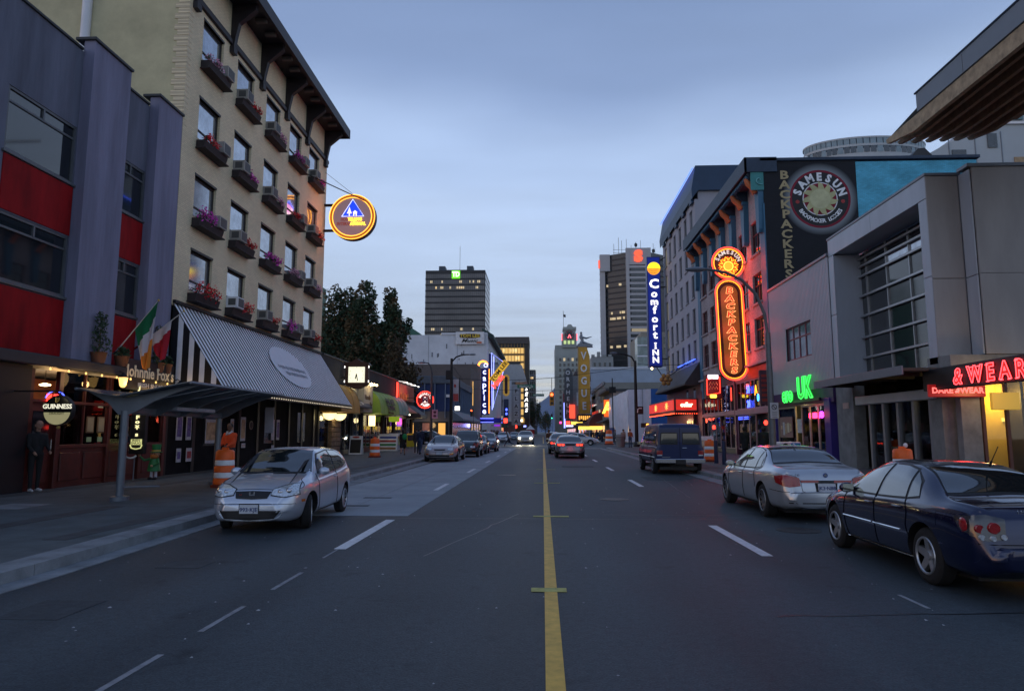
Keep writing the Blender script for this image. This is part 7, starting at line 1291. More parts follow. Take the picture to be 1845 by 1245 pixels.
def wheel(par, x, y, s, r, wd, spokes, rm, steer=0., bolt=True):
 b = MB(); rr = r - .012; P = [(r * .64, -wd / 2 + .01), (r * .80, -wd / 2), (rr * .96, -wd / 2 + .012), (r, -wd / 2 + .04), (r, wd / 2 - .04), (rr * .96, wd / 2 - .012), (r * .80, wd / 2), (r * .64, wd / 2 - .01)]
 b.lathe((0, 0, 0), P + [(r * .60, -wd / 2 + .03)] if False else P, 30, ax='y', caps=False); o = b.build('wheel', rubber, None); c0 = Vector((x, y - s * wd / 2, r));
 rim = MB(); e = s * (wd / 2 - .012)
 rim.tube([(r * .635 * cos(2 * pi * i / 30), e, r * .635 * sin(2 * pi * i / 30)) for i in range(30)], .017, 6, closed=True)
 n = spokes
 for i in range(n):
  a = 2 * pi * i / n + .3; ca, sa = cos(a), sin(a); wq = r * (.62 / n + .03); hub = r * .12
  p = [(hub * ca + wq * sa * 1.1, hub * sa - wq * ca * 1.1), (r * .63 * ca + wq * sa * .75, r * .63 * sa - wq * ca * .75), (r * .63 * ca - wq * sa * .75, r * .63 * sa + wq * ca * .75), (hub * ca - wq * sa * 1.1, hub * sa + wq * ca * 1.1)]
  ys = (e - s * .03, e - s * .004, e - s * .004, e - s * .03); yb = e - s * .06
  rim.add([(q[0], ys[k] + (s * .0), q[1]) for k, q in enumerate(p)] + [(q[0], yb, q[1]) for q in p], [(0, 1, 2, 3), (7, 6, 5, 4), (0, 1, 5, 4), (1, 2, 6, 5), (2, 3, 7, 6), (3, 0, 4, 7)])
 rim.lathe((0, e - s * .028, 0), [(r * .15, -.012), (r * .16, .0), (r * .15, .012)], 16, ax='y')
 w_ = bpy.data.objects[o.name]; w_.parent = par; w_.location = c0; BASE[w_.name] = Vector((0, 0, 0))
 w_.data.transform(Matrix.Translation((0, 0, -r)))
 r_ = rim.build('rim', rm, None); off = r_.location.copy(); r_.parent = w_; r_.location = off
 d_ = MB().lathe((0, e - s * .085, 0), [(r * .64, -.01), (r * .64, .01)], 24, ax='y').build('brake_disc', rimd, None); o2 = d_.location.copy(); d_.parent = w_; d_.location = o2
 w_.rotation_euler.z = steer
 return w_
def make_car(name, lab, grp, loc, rz, S, sc=.94, pm=None, far=False):
 root = thing(name, loc, lab, S.get('cat', 'car'), grp, rz, True); root.scale = (sc, sc, sc); pm = pm or S['paint']
 L, W, H = S['L'], S['W'] / 2, S['H']; ft, fb, fw2, f0 = curve(S['top']), curve(S['belt']), curve(S['width']), curve(S['bot']); rw = S['roofw']; x0, x1 = -L / 2, L / 2
 N_ = 34 if far else 72; xs = [x0 + (x1 - x0) * (.5 - .5 * cos(pi * i / (N_ - 1))) * .5 + (x1 - x0) * (i / (N_ - 1)) * .5 for i in range(N_)]
 rings = []; kk = 2 if far else 4
 for x in xs:
  w_, zb, zt, z0 = fw2(x), fb(x), ft(x), f0(x); zt = max(zt, zb + .012); g_ = min(1, max(0, (zt - zb - .06) / (H - zb - .06))); g_ = g_ ** .85
  we = (.84 * w_) * (1 - g_) + min(rw, w_ * .93) * g_; bx_ = S.get('boxy', 0)
  sh_ = [(0, z0), (.70 * w_, z0), (.88 * w_, z0 + .03), (.965 * w_, z0 + .13), (1.0 * w_, z0 + .5 * (zb - z0)), (.99 * w_, zb - .13 * min(1, (zb - z0) * 2)), (.965 * w_, zb - .035), (.93 * w_, zb + .008)]
  mid = ((.93 * w_ + we) / 2 + .018 * g_, zb + (zt - zb) * .5)
  sh_ += [mid, (we + .004, zb + (zt - zb) * (.86 + .04 * bx_)), (we * (.86 + .05 * bx_), zt - (.028 * (1 - bx_ * .3)) * (.35 + .65 * g_)), (we * .5, zt - .006), (0, zt)]
  h = cr(sh_, kk); rings.append([(x, y, z) for y, z in h] + [(x, -y, z) for y, z in h[-2:0:-1]])
 n = len(rings[0]); b = MB(); vs = [];
 def cap(ring, sgn):
  cy_ = 0; cz_ = sum(p[2] for p in ring) / n; out = []
  for t in (.2, .4, .6, .8, 1.): out.append([(p[0] + sgn * S.get('capd', .07) * (1 - (1 - t)**2), p[1] * (1 - .17 * t), cz_ + (p[2] - cz_) * (1 - .24 * t * t)) for p in ring])
  return out
 allr = cap(rings[0], -1)[::-1] + rings + cap(rings[-1], 1)
 for r in allr: vs += r
 m = len(allr); fs = [(i * n + j, i * n + (j + 1) % n, (i + 1) * n + (j + 1) % n, (i + 1) * n + j) for i in range(m - 1) for j in range(n)] + [tuple(range(n)), tuple(range((m - 1) * n + n - 1, (m - 1) * n - 1, -1))]
 b.add(vs, fs, 0, True); bvh = BVHTree.FromPolygons([Vector(v) for v in vs], [list(f) for f in fs])
 body = b.build('body', [pm, trim], root, sharp=False)
 import bmesh
 cm = MB()
 for wx in S['axles']:
  for s in (-1, 1): cm.lathe((wx, s * (W - .12), S['wr'] + .01), [(S['wr'] + S.get('gap', .055), -.17), (S['wr'] + S.get('gap', .055), .25)], 28, 0, ax='y')
 cut = cm.build('cutter', trim, None); cut.location = cut.location; body_loc = body.location.copy()
 body.parent = None; body.location = body_loc; body.rotation_euler = (0, 0, 0)
 md = body.modifiers.new('b', 'BOOLEAN'); md.object = cut; md.operation = 'DIFFERENCE'; md.solver = 'EXACT'
 try: md.material_mode = 'TRANSFER'
 except Exception: pass
 dg = bpy.context.evaluated_depsgraph_get(); me = bpy.data.meshes.new_from_object(body.evaluated_get(dg)); body.modifiers.clear(); old = body.data; body.data = me; me.name = 'body'; bpy.data.meshes.remove(old)
 cme = cut.data; bpy.data.objects.remove(cut); body.parent = root; body.location = body_loc
 me.set_sharp_from_angle(angle=radians(40))
 def hit(kind, u, v, s=1):
  if kind == 'S': o, d = Vector((u, s * 3, v)), Vector((0, -s, 0))
  elif kind == 'F': o, d = Vector((6, u, v)), Vector((-1, 0, 0))
  elif kind == 'B': o, d = Vector((-6, u, v)), Vector((1, 0, 0))
  else: o, d = Vector((u, v, 4)), Vector((0, 0, -1))
  p, nn, i, dist = bvh.ray_cast(o, d)
  if p is None:
   p, nn, i, dist = bvh.find_nearest(o + d * (3 - W if kind == 'S' else 4))
  if nn.dot(d) > 0: nn = -nn
  return p, nn
 def interp(poly, t):
  ls = [sqrt((poly[i + 1][0] - poly[i][0])**2 + (poly[i + 1][1] - poly[i][1])**2) for i in range(len(poly) - 1)]; T = sum(ls) * t
  for i, l in enumerate(ls):
   if T <= l or i == len(ls) - 1: q = T / l if l else 0; return poly[i][0] + (poly[i + 1][0] - poly[i][0]) * q, poly[i][1] + (poly[i + 1][1] - poly[i][1]) * q
   T -= l
 def patch(kind, top, bot, nm, m_, off=.006, nx=14, ny=8, s=1, par=root, grow=0, **kw):
  if far: nx, ny = 6, 4
  if grow:
   cx_ = sum(p[0] for p in top + bot) / len(top + bot); cy_ = sum(p[1] for p in top + bot) / len(top + bot)
   def G(p): dx, dy = p[0] - cx_, p[1] - cy_; l = sqrt(dx * dx + dy * dy) or 1; return (p[0] + grow * (1 if dx > 0 else -1), p[1] + grow * (1 if dy > 0 else -1))
   top = [G(p) for p in top]; bot = [G(p) for p in bot]
  b = MB(); o_, i_ = [], []
  for j in range(ny + 1):
   for i in range(nx + 1):
    a = interp(bot, i / nx); c = interp(top, i / nx); u = a[0] + (c[0] - a[0]) * j / ny; v = a[1] + (c[1] - a[1]) * j / ny; p, nn = hit(kind, u, v, s); o_.append(p + nn * off); i_.append(p - nn * .004)
  k = nx + 1; b.add(o_, [(j * k + i, j * k + i + 1, (j + 1) * k + i + 1, (j + 1) * k + i) for j in range(ny) for i in range(nx)], 0, True)
  bd = [i for i in range(k)] + [j * k + nx for j in range(1, ny + 1)] + [ny * k + i for i in range(nx - 1, -1, -1)] + [j * k for j in range(ny - 1, 0, -1)]
  ring_ = [o_[q] for q in bd] + [i_[q] for q in bd]; z = len(bd); b.add(ring_, [(i, (i + 1) % z, (i + 1) % z + z, i + z) for i in range(z)])
  return b.build(nm, m_, par, fix=False, **kw)
 def strip(kind, pts, w_, nm, m_, s=1, off=.003, par=root, k=10):
  b = MB(); P = cr(pts, k) if len(pts) > 2 else [(pts[0][0] + (pts[1][0] - pts[0][0]) * i / 12, pts[0][1] + (pts[1][1] - pts[0][1]) * i / 12) for i in range(13)]
  b.tube([hit(kind, u, v, s)[0] + hit(kind, u, v, s)[1] * off for u, v in P], w_, 4); return b.build(nm, m_, par, fix=False)
 for nm, t_, b_ in S['side_win']:
  for s in (1, -1):
   if not far: patch('S', t_, b_, 'window_seal', trim, .003, s=s, grow=.022)
   patch('S', t_, b_, nm, car_glass, .008, s=s)
 for kind, nm, t_, b_ in S['glass']:
  if not far: patch(kind, t_, b_, 'glass_seal', trim, .003, grow=.02)
  patch(kind, t_, b_, nm, car_glass, .009, 20, 10)
 for wx in S['axles']:
  for s in (-1, 1): wheel(root, wx, s * (W - .025), s, S['wr'], S.get('ww', .2), S.get('spokes', 7), S.get('rim', rimm), S.get('steer', 0) if wx > 0 else 0)
 MB().box(-L / 2 + .35, L / 2 - .35, -W + .25, W - .25, .17, .3).build('chassis', trim, root)
 mx_, mz = S['mirror']
 for s in (-1, 1):
  p, nn = hit('S', mx_, mz, s); MB().ell((p.x, p.y + s * .10, p.z + .03), (.07, .11, .075), n=12, k=8).tube([tuple(p), (p.x, p.y + s * .06, p.z + .01)], .03, 6).build('mirror', S.get('mirror_m', pm), root)
  MB().box(p.x - .07, p.x - .064, p.y + s * .03, p.y + s * .18, p.z - .02, p.z + .085).build('mirror_glass', mat('mirror_glass', (.5, .5, .42), .05, 1, 0), root)
 if not far:
  for s in (-1, 1):
   for pts in S.get('seams', []): strip('S', pts, .0055, 'door_gap', seam, s)
   for hx, hz in S.get('handles', []):
    p, nn = hit('S', hx, hz, s); MB().tube([(p.x - .09, p.y + s * .004, p.z), (p.x - .07, p.y + s * .03, p.z + .004), (p.x + .07, p.y + s * .03, p.z + .004), (p.x + .09, p.y + s * .004, p.z)], .013, 6).build('door_handle', S.get('handle_m', pm), root)
  for kind, pts in S.get('gaps', []): strip(kind, pts, .0055, 'panel_gap', seam)
 ex = dict(hit=hit, patch=patch, strip=strip, root=root, H=H, W=W, L=L, far=far)
 for f in S.get('extras', []): f(ex)
 return root
def both(e, kind, t_, b_, nm, m_, off=.012, **k):
 if nm == 'headlight' and not e['far']: both(e, kind, t_, b_, 'headlight_seal', trim, off - .005, grow=.012)
 e['patch'](kind, t_, b_, nm, m_, off, **k); e['patch'](kind, [(-p[0], p[1]) for p in t_], [(-p[0], p[1]) for p in b_], nm, m_, off, **k)
def numplate(e, kind, z, s_='', w_=.32, h=.15):
 sg = 1 if kind == 'F' else -1; p, nn = e['hit'](kind, 0, z); x = p.x + sg * .012
 pl = MB().bbox(min(x, x + sg * .012), max(x, x + sg * .012), -w_ / 2, w_ / 2, z - h / 2, z + h / 2, .004).build('number_plate', plate_m, e['root'])
 MB().box(x + sg * .0, x + sg * .004, -w_ / 2 - .012, w_ / 2 + .012, z - h / 2 - .012, z + h / 2 + .012).build('plate_frame', trim, e['root'])
 if s_ and not e['far']:
  t = text(s_, 'plate_text', plate_i, None, (0, 0, 0), .098, xd=(0, sg, 0), bold=.015, depth=.004); t.parent = e['root']; t.location = (x + sg * .015, 0, z - .012)
def badge_text(e, kind, s_, y, z, sz, m_, **k):
 sg = 1 if kind == 'F' else -1; p, nn = e['hit'](kind, y, z); t = text(s_, 'badge', m_, None, (0, 0, 0), sz, xd=(0, sg, 0), depth=.006, **k); t.parent = e['root']; t.location = (p.x + sg * .014, y, z)
# --- silver three door hatchback
silver = paint('silver_paint', (.52, .56, .64), .65, .33)
def x_hatch(e):
 P = e['patch']
 both(e, 'F', [(.33, .735), (.52, .80), (.70, .83)], [(.33, .655), (.55, .62), (.74, .655)], 'headlight', lens, .014)
 for s in (1, -1):
  p, n_ = e['hit']('F', s * .47, .705); MB().ell((p.x + .002, s * .47, .705), (.05, .05, .045)).build('headlamp_bulb', chrome, e['root']); p, n_ = e['hit']('F', s * .60, .72); MB().ell((p.x + .002, s * .60, .72), (.05, .05, .05)).build('headlamp_bulb', chrome, e['root'])
 P('F', [(-.31, .705), (0, .715), (.31, .705)], [(-.27, .60), (0, .585), (.27, .60)], 'grille', trim, .012); badge_text(e, 'F', 'H', 0, .652, .15, chrome, bold=.03, sx=1.05); badge_text(e, 'F', 'SiR', -.20, .655, .04, MT['neon_red'] if False else mat('badge_red', (.3, .03, .03), .4))
 P('F', [(-.52, .40), (0, .405), (.52, .40)], [(-.42, .27), (0, .25), (.42, .27)], 'lower_intake', trim, .012); e['strip']('F', [(-.55, .385), (-.44, .265), (0, .235), (.44, .265), (.55, .385)], .012, 'intake_trim', lens)
 numplate(e, 'F', .43, '993·KJE')
 for s in (1, -1): e['patch']('S', [(1.62, .56), (1.74, .56)], [(1.62, .515), (1.74, .515)], 'side_marker', lens_o, .008, s=s)
 e['strip']('T', [(1.16, -.5), (1.1, -.1)], .008, 'wiper', trim, off=.02); e['strip']('T', [(1.16, .05), (1.12, .5)], .008, 'wiper', trim, off=.02)
 e['strip']('F', [(-.72, .50), (0, .515), (.72, .50)], .004, 'bumper_line', seam); both(e, 'B', [(.6, 1.0), (.76, .98)], [(.62, .72), (.78, .72)], 'tail_light', lens_r)
hatch = dict(L=4.2, W=1.695, H=1.44, paint=silver, roofw=.56, wr=.305, ww=.195, spokes=12, axles=(1.28, -1.29), steer=radians(14),
 top=[(-2.1, .60), (-2.05, .93), (-1.93, 1.08), (-1.62, 1.33), (-1.2, 1.405), (-.4, 1.44), (.2, 1.41), (.62, 1.22), (1.12, .965), (1.6, .865), (1.9, .755), (2.06, .64), (2.1, .52)],
 belt=[(-2.1, .56), (-2.0, .88), (-1.5, .99), (-.8, .94), (.4, .88), (1.1, .84), (1.6, .78), (1.95, .66), (2.1, .50)],
 width=[(-2.1, .60), (-2.0, .74), (-1.7, .82), (-1.2, .8475), (1.1, .8475), (1.6, .80), (1.9, .72), (2.04, .62), (2.1, .52)], bot=[(-2.1, .36), (-1.9, .24), (1.85, .19), (2.1, .23)],
 side_win=[('side_window', [(.55, 1.13), (.28, 1.30), (-.45, 1.36)], [(.72, .97), (.2, .955), (-.42, .965)]), ('rear_quarter_window', [(-.53, 1.36), (-1.1, 1.33), (-1.42, 1.22)], [(-.5, .97), (-1.1, 1.01), (-1.55, 1.10)])],
 glass=[('F', 'windscreen', [(-.52, 1.375), (0, 1.395), (.52, 1.375)], [(-.70, .99), (0, 1.0), (.70, .99)]), ('B', 'rear_window', [(-.5, 1.3), (.5, 1.3)], [(-.58, 1.05), (.58, 1.05)])],
 mirror=(.62, .96), seams=[[(.82, .96), (.86, .6), (.78, .3)], [(-.5, 1.38), (-.5, .9), (-.52, .5), (-.6, .3)], [(-.6, .27), (.78, .27)]], handles=[(-.32, .84)], gaps=[('F', [(-.66, .90), (-.72, .74), (0, .745), (.72, .74), (.66, .90)])], extras=[x_hatch])
# --- big silver saloon seen from behind
silver2 = paint('champagne_silver', (.47, .50, .54), .65, .33)
def x_bmw(e):
 P = e['patch']
 both(e, 'B', [(.52, .875), (.74, .93), (.83, .90)], [(.50, .72), (.72, .69), (.83, .72)], 'tail_light', lens_r, .014)
 for s in (1, -1): P('S', [(-2.42, .93), (-2.12, .90)], [(-2.40, .73), (-2.2, .77)], 'tail_light_wrap', lens_r, .012, s=s)
 both(e, 'B', [(.15, .835), (.49, .835)], [(.15, .785), (.49, .785)], 'boot_light_strip', lens_r, .014); P('B', [(-.15, .83), (.15, .83)], [(-.15, .785), (.15, .785)], 'plate_lamp_bar', trim, .012); P('B', [(-.22, .78), (.22, .78)], [(-.2, .60), (.2, .60)], 'plate_recess', trim, .003)
 numplate(e, 'B', .69, 'JK3·N88', .34, .16)
 p, nn = e['hit']('B', 0, .93); MB().lathe((p.x - .006, 0, .93), [(.045, -.006), (.045, .006)], 20, ax='x').build('roundel', mat('roundel_blue', (.03, .06, .2), .3), e['root']); MB().lathe((p.x - .010, 0, .93), [(.026, -.004), (.026, .004)], 16, ax='x').build('roundel_centre', chrome, e['root'])
 badge_text(e, 'B', '745', .55, .93, .06, chrome); e['strip']('B', [(-.70, .58), (-.3, .595), (.3, .595), (.70, .58)], .005, 'bumper_gap', seam); e['strip']('B', [(.5, .3), (-.5, .3)], .025, 'chrome_lower_bar', chrome)
 e['strip']('B', [(.75, .95), (.52, .86), (.47, .64), (.44, .6)], .0045, 'boot_gap', seam); e['strip']('B', [(-.75, .95), (-.52, .86), (-.47, .64), (-.44, .6)], .0045, 'boot_gap', seam)
 P('B', [(-.86, .40), (.86, .40)], [(-.84, .38), (.84, .38)], 'bumper_crease', seam, .002)
 MB().prism([(-.95, 1.475), (-.8, 1.53), (-.76, 1.48)], 'y', -.012, .012).build('aerial_fin', silver2, e['root'])
 for s in (1, -1): e['strip']('S', [(.95, .98), (.55, 1.29), (-.3, 1.41), (-.95, 1.32), (-1.28, 1.06), (-.9, .955)], .008, 'chrome_window_line', chrome, s, off=.008)
saloon = dict(L=5.03, W=1.9, H=1.49, paint=silver2, roofw=.60, wr=.345, ww=.25, spokes=10, axles=(1.6, -1.39), rim=mat('grey_alloy', (.22, .22, .23), .35, .7, 0),
 top=[(-2.515, .62), (-2.47, .96), (-2.3, 1.05), (-1.75, 1.10), (-1.55, 1.14), (-.95, 1.40), (-.4, 1.485), (.15, 1.48), (.6, 1.36), (1.25, 1.03), (1.9, .93), (2.35, .80), (2.515, .58)],
 belt=[(-2.515, .58), (-2.4, .94), (-1.9, 1.0), (-1.0, .985), (.5, .95), (1.3, .90), (2.0, .82), (2.4, .70), (2.515, .54)],
 width=[(-2.515, .72), (-2.4, .84), (-2.0, .91), (-1.2, .95), (1.4, .95), (2.0, .89), (2.35, .78), (2.515, .60)], bot=[(-2.515, .30), (-2.2, .24), (2.2, .2), (2.515, .24)],
 side_win=[('front_door_window', [(.78, 1.15), (.5, 1.32), (-.05, 1.415)], [(1.0, .985), (.4, .985), (-.02, .99)]), ('rear_door_window', [(-.13, 1.415), (-.5, 1.41), (-.82, 1.36)], [(-.1, .99), (-.5, 1.0), (-.86, 1.005)]), ('quarter_window', [(-.89, 1.34), (-1.1, 1.25)], [(-.92, 1.005), (-1.2, 1.04)])],
 glass=[('F', 'windscreen', [(-.56, 1.43), (0, 1.45), (.56, 1.43)], [(-.74, 1.03), (0, 1.05), (.74, 1.03)]), ('B', 'rear_window', [(-.53, 1.41), (0, 1.44), (.53, 1.41)], [(-.70, 1.13), (0, 1.16), (.70, 1.13)])],
 mirror=(.98, .99), mirror_m=None, seams=[[(1.12, .95), (1.15, .6), (1.08, .3)], [(-.08, 1.42), (-.06, .9), (-.06, .32)], [(-.86, 1.0), (-.95, .8), (-1.0, .6)], [(-1.0, .27), (1.1, .27)], [(-1.9, .62), (-2.5, .6)]], handles=[(.12, .86), (-.75, .87)], extras=[x_bmw])
saloon['mirror_m'] = silver2
# --- dark blue sports saloon
navy_p = paint('midnight_blue_paint', (.004, .008, .045), .5, .2)
def x_lex(e):
 P = e['patch']
 both(e, 'B', [(.48, .86), (.64, .90), (.76, .88)], [(.50, .66), (.66, .63), (.78, .68)], 'tail_light_housing', mat('smoked_chrome_lens', (.05, .05, .055), .2, .3, .2, 20, coat=1), .012)
 for s in (1, -1):
  for y, z, r, m_ in ((.60, .77, .06, lens_r), (.72, .755, .045, lens_r), (.52, .68, .03, lens), (.62, .665, .03, lens), (.71, .67, .03, lens)): p, nn = e['hit']('B', s * y, z); MB().lathe((p.x - .012, s * y, z), [(r, -.012), (r * .9, -.018), (r, .02)], 18, ax='x').build('lamp_round', m_, e['root'])
  P('S', [(-2.16, .89), (-1.86, .86)], [(-2.18, .68), (-1.98, .72)], 'lamp_wrap', MT['smoked_chrome_lens'], .010, s=s); p, nn = e['hit']('S', -2.0, .78, s); MB().ell(tuple(p), (.09, .02, .08)).build('wrap_red', lens_r, e['root'])
  e['strip']('S', [(.98, .55), (.05, .555)], .011, 'chrome_side_strip', chrome, s, off=.01); e['strip']('S', [(0.0, .555), (-.75, .56)], .011, 'chrome_side_strip', chrome, s, off=.01)
  e['strip']('S', [(1.0, .25), (-.9, .25)], .006, 'sill_line', chrome, s); P('S', [(-1.55, .88), (-1.32, .88)], [(-1.55, .72), (-1.32, .72)], 'fuel_flap', navy_p, .003, s=s)
  p, nn = e['hit']('S', -1.36, .955, s) ;
 badge_text(e, 'B', 'LEXUS', .22, .93, .055, chrome, sx=1.3); numplate(e, 'B', .72, '', .3, .15); e['strip']('B', [(-.74, .60), (.74, .60)], .005, 'bumper_gap', seam)
 MB().tube([(-1.05, -.1, 1.36), (-1.25, -.1, 1.60)], .006, 5).tube([(-1.05, -.1, 1.36), (-1.1, -.1, 1.42)], .014, 6).build('aerial', trim, e['root'])
 both(e, 'F', [(.4, .72), (.72, .76)], [(.4, .6), (.74, .62)], 'headlight', lens)
sport = dict(L=4.49, W=1.72, H=1.41, paint=navy_p, roofw=.53, wr=.325, ww=.225, spokes=5, axles=(1.42, -1.25),
 top=[(-2.245, .58), (-2.2, .90), (-2.05, .985), (-1.65, 1.02), (-1.5, 1.05), (-.95, 1.31), (-.5, 1.395), (.05, 1.405), (.5, 1.30), (1.1, .98), (1.7, .86), (2.1, .72), (2.245, .54)],
 belt=[(-2.245, .54), (-2.1, .90), (-1.7, .94), (-1.0, .945), (.5, .90), (1.1, .86), (1.7, .76), (2.1, .64), (2.245, .50)],
 width=[(-2.245, .66), (-2.1, .78), (-1.7, .84), (-1.1, .86), (1.2, .86), (1.8, .80), (2.1, .70), (2.245, .52)], bot=[(-2.245, .32), (-2.0, .22), (1.95, .18), (2.245, .22)],
 side_win=[('front_door_window', [(.66, 1.09), (.4, 1.24), (-.05, 1.335)], [(.86, .925), (.3, .93), (0, .935)]), ('rear_door_window', [(-.13, 1.335), (-.45, 1.33), (-.72, 1.29)], [(-.08, .935), (-.5, .95), (-.80, .965)]), ('quarter_window', [(-.78, 1.27), (-.98, 1.16)], [(-.86, .965), (-1.1, 1.0)])],
 glass=[('F', 'windscreen', [(-.5, 1.35), (0, 1.37), (.5, 1.35)], [(-.68, .98), (0, 1.0), (.68, .98)]), ('B', 'rear_window', [(-.47, 1.33), (0, 1.36), (.47, 1.33)], [(-.62, 1.06), (0, 1.08), (.62, 1.06)])],
 mirror=(.78, .93), seams=[[(.94, .92), (.98, .6), (.92, .28)], [(-.06, 1.34), (-.02, .9), (-.03, .3)], [(-.82, .96), (-.9, .8), (-.88, .62), (-.95, .5)], [(-.9, .27), (.95, .27)]], handles=[(.12, .82), (-.68, .84)], extras=[x_lex])
# --- dark blue van
van_p = mat('dark_navy_van_paint', (.006, .016, .075), .4, .3, .05, 3, coat=.4)
def x_van(e):
 P = e['patch']
 both(e, 'B', [(.12, 1.62), (.72, 1.62)], [(.12, 1.22), (.76, 1.22)], 'rear_door_window', car_glass, .012); both(e, 'B', [(.09, 1.66), (.76, 1.66)], [(.09, 1.18), (.80, 1.18)], 'rear_window_seal', trim, .005)
 both(e, 'B', [(.70, .95), (.92, .95)], [(.70, .78), (.92, .78)], 'tail_light', lens_r, .02); both(e, 'B', [(.72, .79), (.90, .79)], [(.72, .74), (.90, .74)], 'reverse_light', lens, .022)
 e['strip']('B', [(0, 1.85), (0, .62)], .008, 'door_gap', seam); MB().bbox(-2.48, -2.28, -.98, .98, .45, .62, .02).build('rear_bumper', chrome, e['root'])
 MB().box(-2.5, -2.47, -.2, .2, .42, .60).build('plate_holder', trim, e['root']); p, nn = e['hit']('B', .12, 1.05); MB().tube([(p.x - .03, -.08, 1.05), (p.x - .03, -.26, 1.05)], .016, 6).build('door_handle', chrome, e['root'])
 for s in (1, -1):
  for z in (1.5, .85): p, nn = e['hit']('B', s * .93, z); MB().tube([(p.x, s * .93, z - .05), (p.x, s * .93, z + .05)], .02, 6).build('hinge', trim, e['root'])
 MB().box(-2.39, -2.38, -.46, -.22, 1.22, 1.32).build('paper_notice', mat('paper_white', (.6, .62, .65), .6), e['root']); e['patch']('B', [(.4, .70), (.72, .70)], [(.4, .67), (.72, .67)], 'badge_strip', steel, .012)
 for s in (1, -1): e['strip']('S', [(2.0, .68), (-2.2, .68)], .012, 'side_moulding', chrome, s, off=.006)
 MB().box(-2.0, -1.4, -.3, .3, .25, .42).build('underbody_tank', trim, e['root']); both(e, 'F', [(.5, .85), (.85, .85)], [(.5, .68), (.85, .68)], 'headlight', lens)
van = dict(L=4.75, W=2.0, H=2.03, cat='van', paint=van_p, roofw=.80, wr=.36, ww=.2, spokes=8, axles=(1.5, -1.55), boxy=1, gap=.06, capd=.03, rim=steel,
 top=[(-2.375, 1.90), (-2.3, 1.98), (-1.5, 2.03), (.6, 2.03), (1.0, 1.95), (1.45, 1.6), (1.75, 1.20), (2.1, 1.08), (2.375, .86)],
 belt=[(-2.375, 1.12), (-1.5, 1.14), (1.2, 1.12), (1.75, 1.08), (2.375, .80)], width=[(-2.375, .95), (-2.2, .985), (-1.5, 1.0), (1.5, 1.0), (2.1, .95), (2.375, .82)], bot=[(-2.375, .48), (-2.0, .42), (2.375, .40)],
 side_win=[('front_door_window', [(1.28, 1.52), (.9, 1.70), (.62, 1.72)], [(1.45, 1.2), (.9, 1.2), (.6, 1.2)]), ('side_window', [(.45, 1.70), (-.45, 1.70)], [(.45, 1.22), (-.45, 1.22)]), ('rear_side_window', [(-.6, 1.70), (-2.0, 1.68)], [(-.6, 1.22), (-2.05, 1.22)])],
 glass=[('F', 'windscreen', [(-.68, 1.88), (.68, 1.88)], [(-.82, 1.28), (.82, 1.28)])], mirror=(1.5, 1.15), seams=[[(1.5, 1.2), (1.5, .5)], [(.52, 1.9), (.52, .5)], [(-.5, 1.9), (-.5, .5)]], handles=[(.7, 1.0)], extras=[x_van])
# --- simpler cars further off
def x_front(on=False, grille_m=None, tail=True):
 hl = emis('headlamp_on', (1, .95, .75), 14) if on else lens
 def f(e):
  both(e, 'F', [(.4, .72), (.68, .74)], [(.42, .60), (.70, .61)], 'headlight', lens, .014); e['patch']('F', [(-.3, .66), (.3, .66)], [(-.27, .60), (.27, .60)], 'grille', trim, .012); e['patch']('F', [(-.55, .38), (.55, .38)], [(-.5, .28), (.5, .28)], 'lower_intake', trim, .012); numplate(e, 'F', .46)
  both(e, 'F', [(.55, .44), (.7, .44)], [(.55, .38), (.7, .38)], 'indicator', lens_o, .012); both(e, 'B', [(.5, .86), (.74, .88)], [(.52, .70), (.76, .72)], 'tail_light', lens_r, .014); numplate(e, 'B', .66); e['strip']('F', [(-.7, .53), (.7, .53)], .006, 'bumper_line', seam)
  if on:
   for s in (1, -1):
    p, nn = e['hit']('F', s * .58, .67); MB().ell((p.x + .02, s * .58, .67), (.06, .13, .09)).build('lit_lamp', hl, e['root'])
    l = bpy.data.lights.new('headlamp_beam', 'SPOT'); l.energy = 500; l.color = (1, .9, .65); l.spot_size = radians(75); l.shadow_soft_size = .1; o = bpy.data.objects.new('headlamp_beam', l); col.objects.link(o); o.parent = e['root']; o.location = (p.x + .15, s * .58, .67); o.rotation_euler = (radians(90 - 10), 0, radians(-90))
 return f
def x_tail(on=True):
 def f(e):
  lm = emis('brake_lamp', (1, .04, .02), 4) if on else lens_r
  both(e, 'B', [(.28, .80), (.72, .82)], [(.28, .68), (.74, .69)], 'tail_light', lens_r, .014)
  if on:
   both(e, 'B', [(.34, .785), (.48, .785)], [(.34, .70), (.48, .70)], 'lit_brake_lamp', lm, .02); both(e, 'B', [(.52, .785), (.68, .785)], [(.52, .70), (.68, .70)], 'lit_brake_lamp', lm, .02); l = light('brake_glow', (-e['L'] / 2 - .35, 0, .6), 2.5, (1, .06, .04), .3, None); l.parent = e['root']
  e['patch']('B', [(-.26, .80), (.26, .80)], [(-.26, .69), (.26, .69)], 'centre_panel', trim, .01); numplate(e, 'B', .52, '', .32, .14)
  both(e, 'B', [(.35, .36), (.6, .36)], [(.38, .30), (.56, .30)], 'fog_lamp', lens, .012); e['strip']('B', [(-.75, .60), (.75, .60)], .006, 'bumper_line', seam); both(e, 'F', [(.4, .66), (.68, .68)], [(.42, .56), (.70, .57)], 'headlight', lens, .014)
 return f
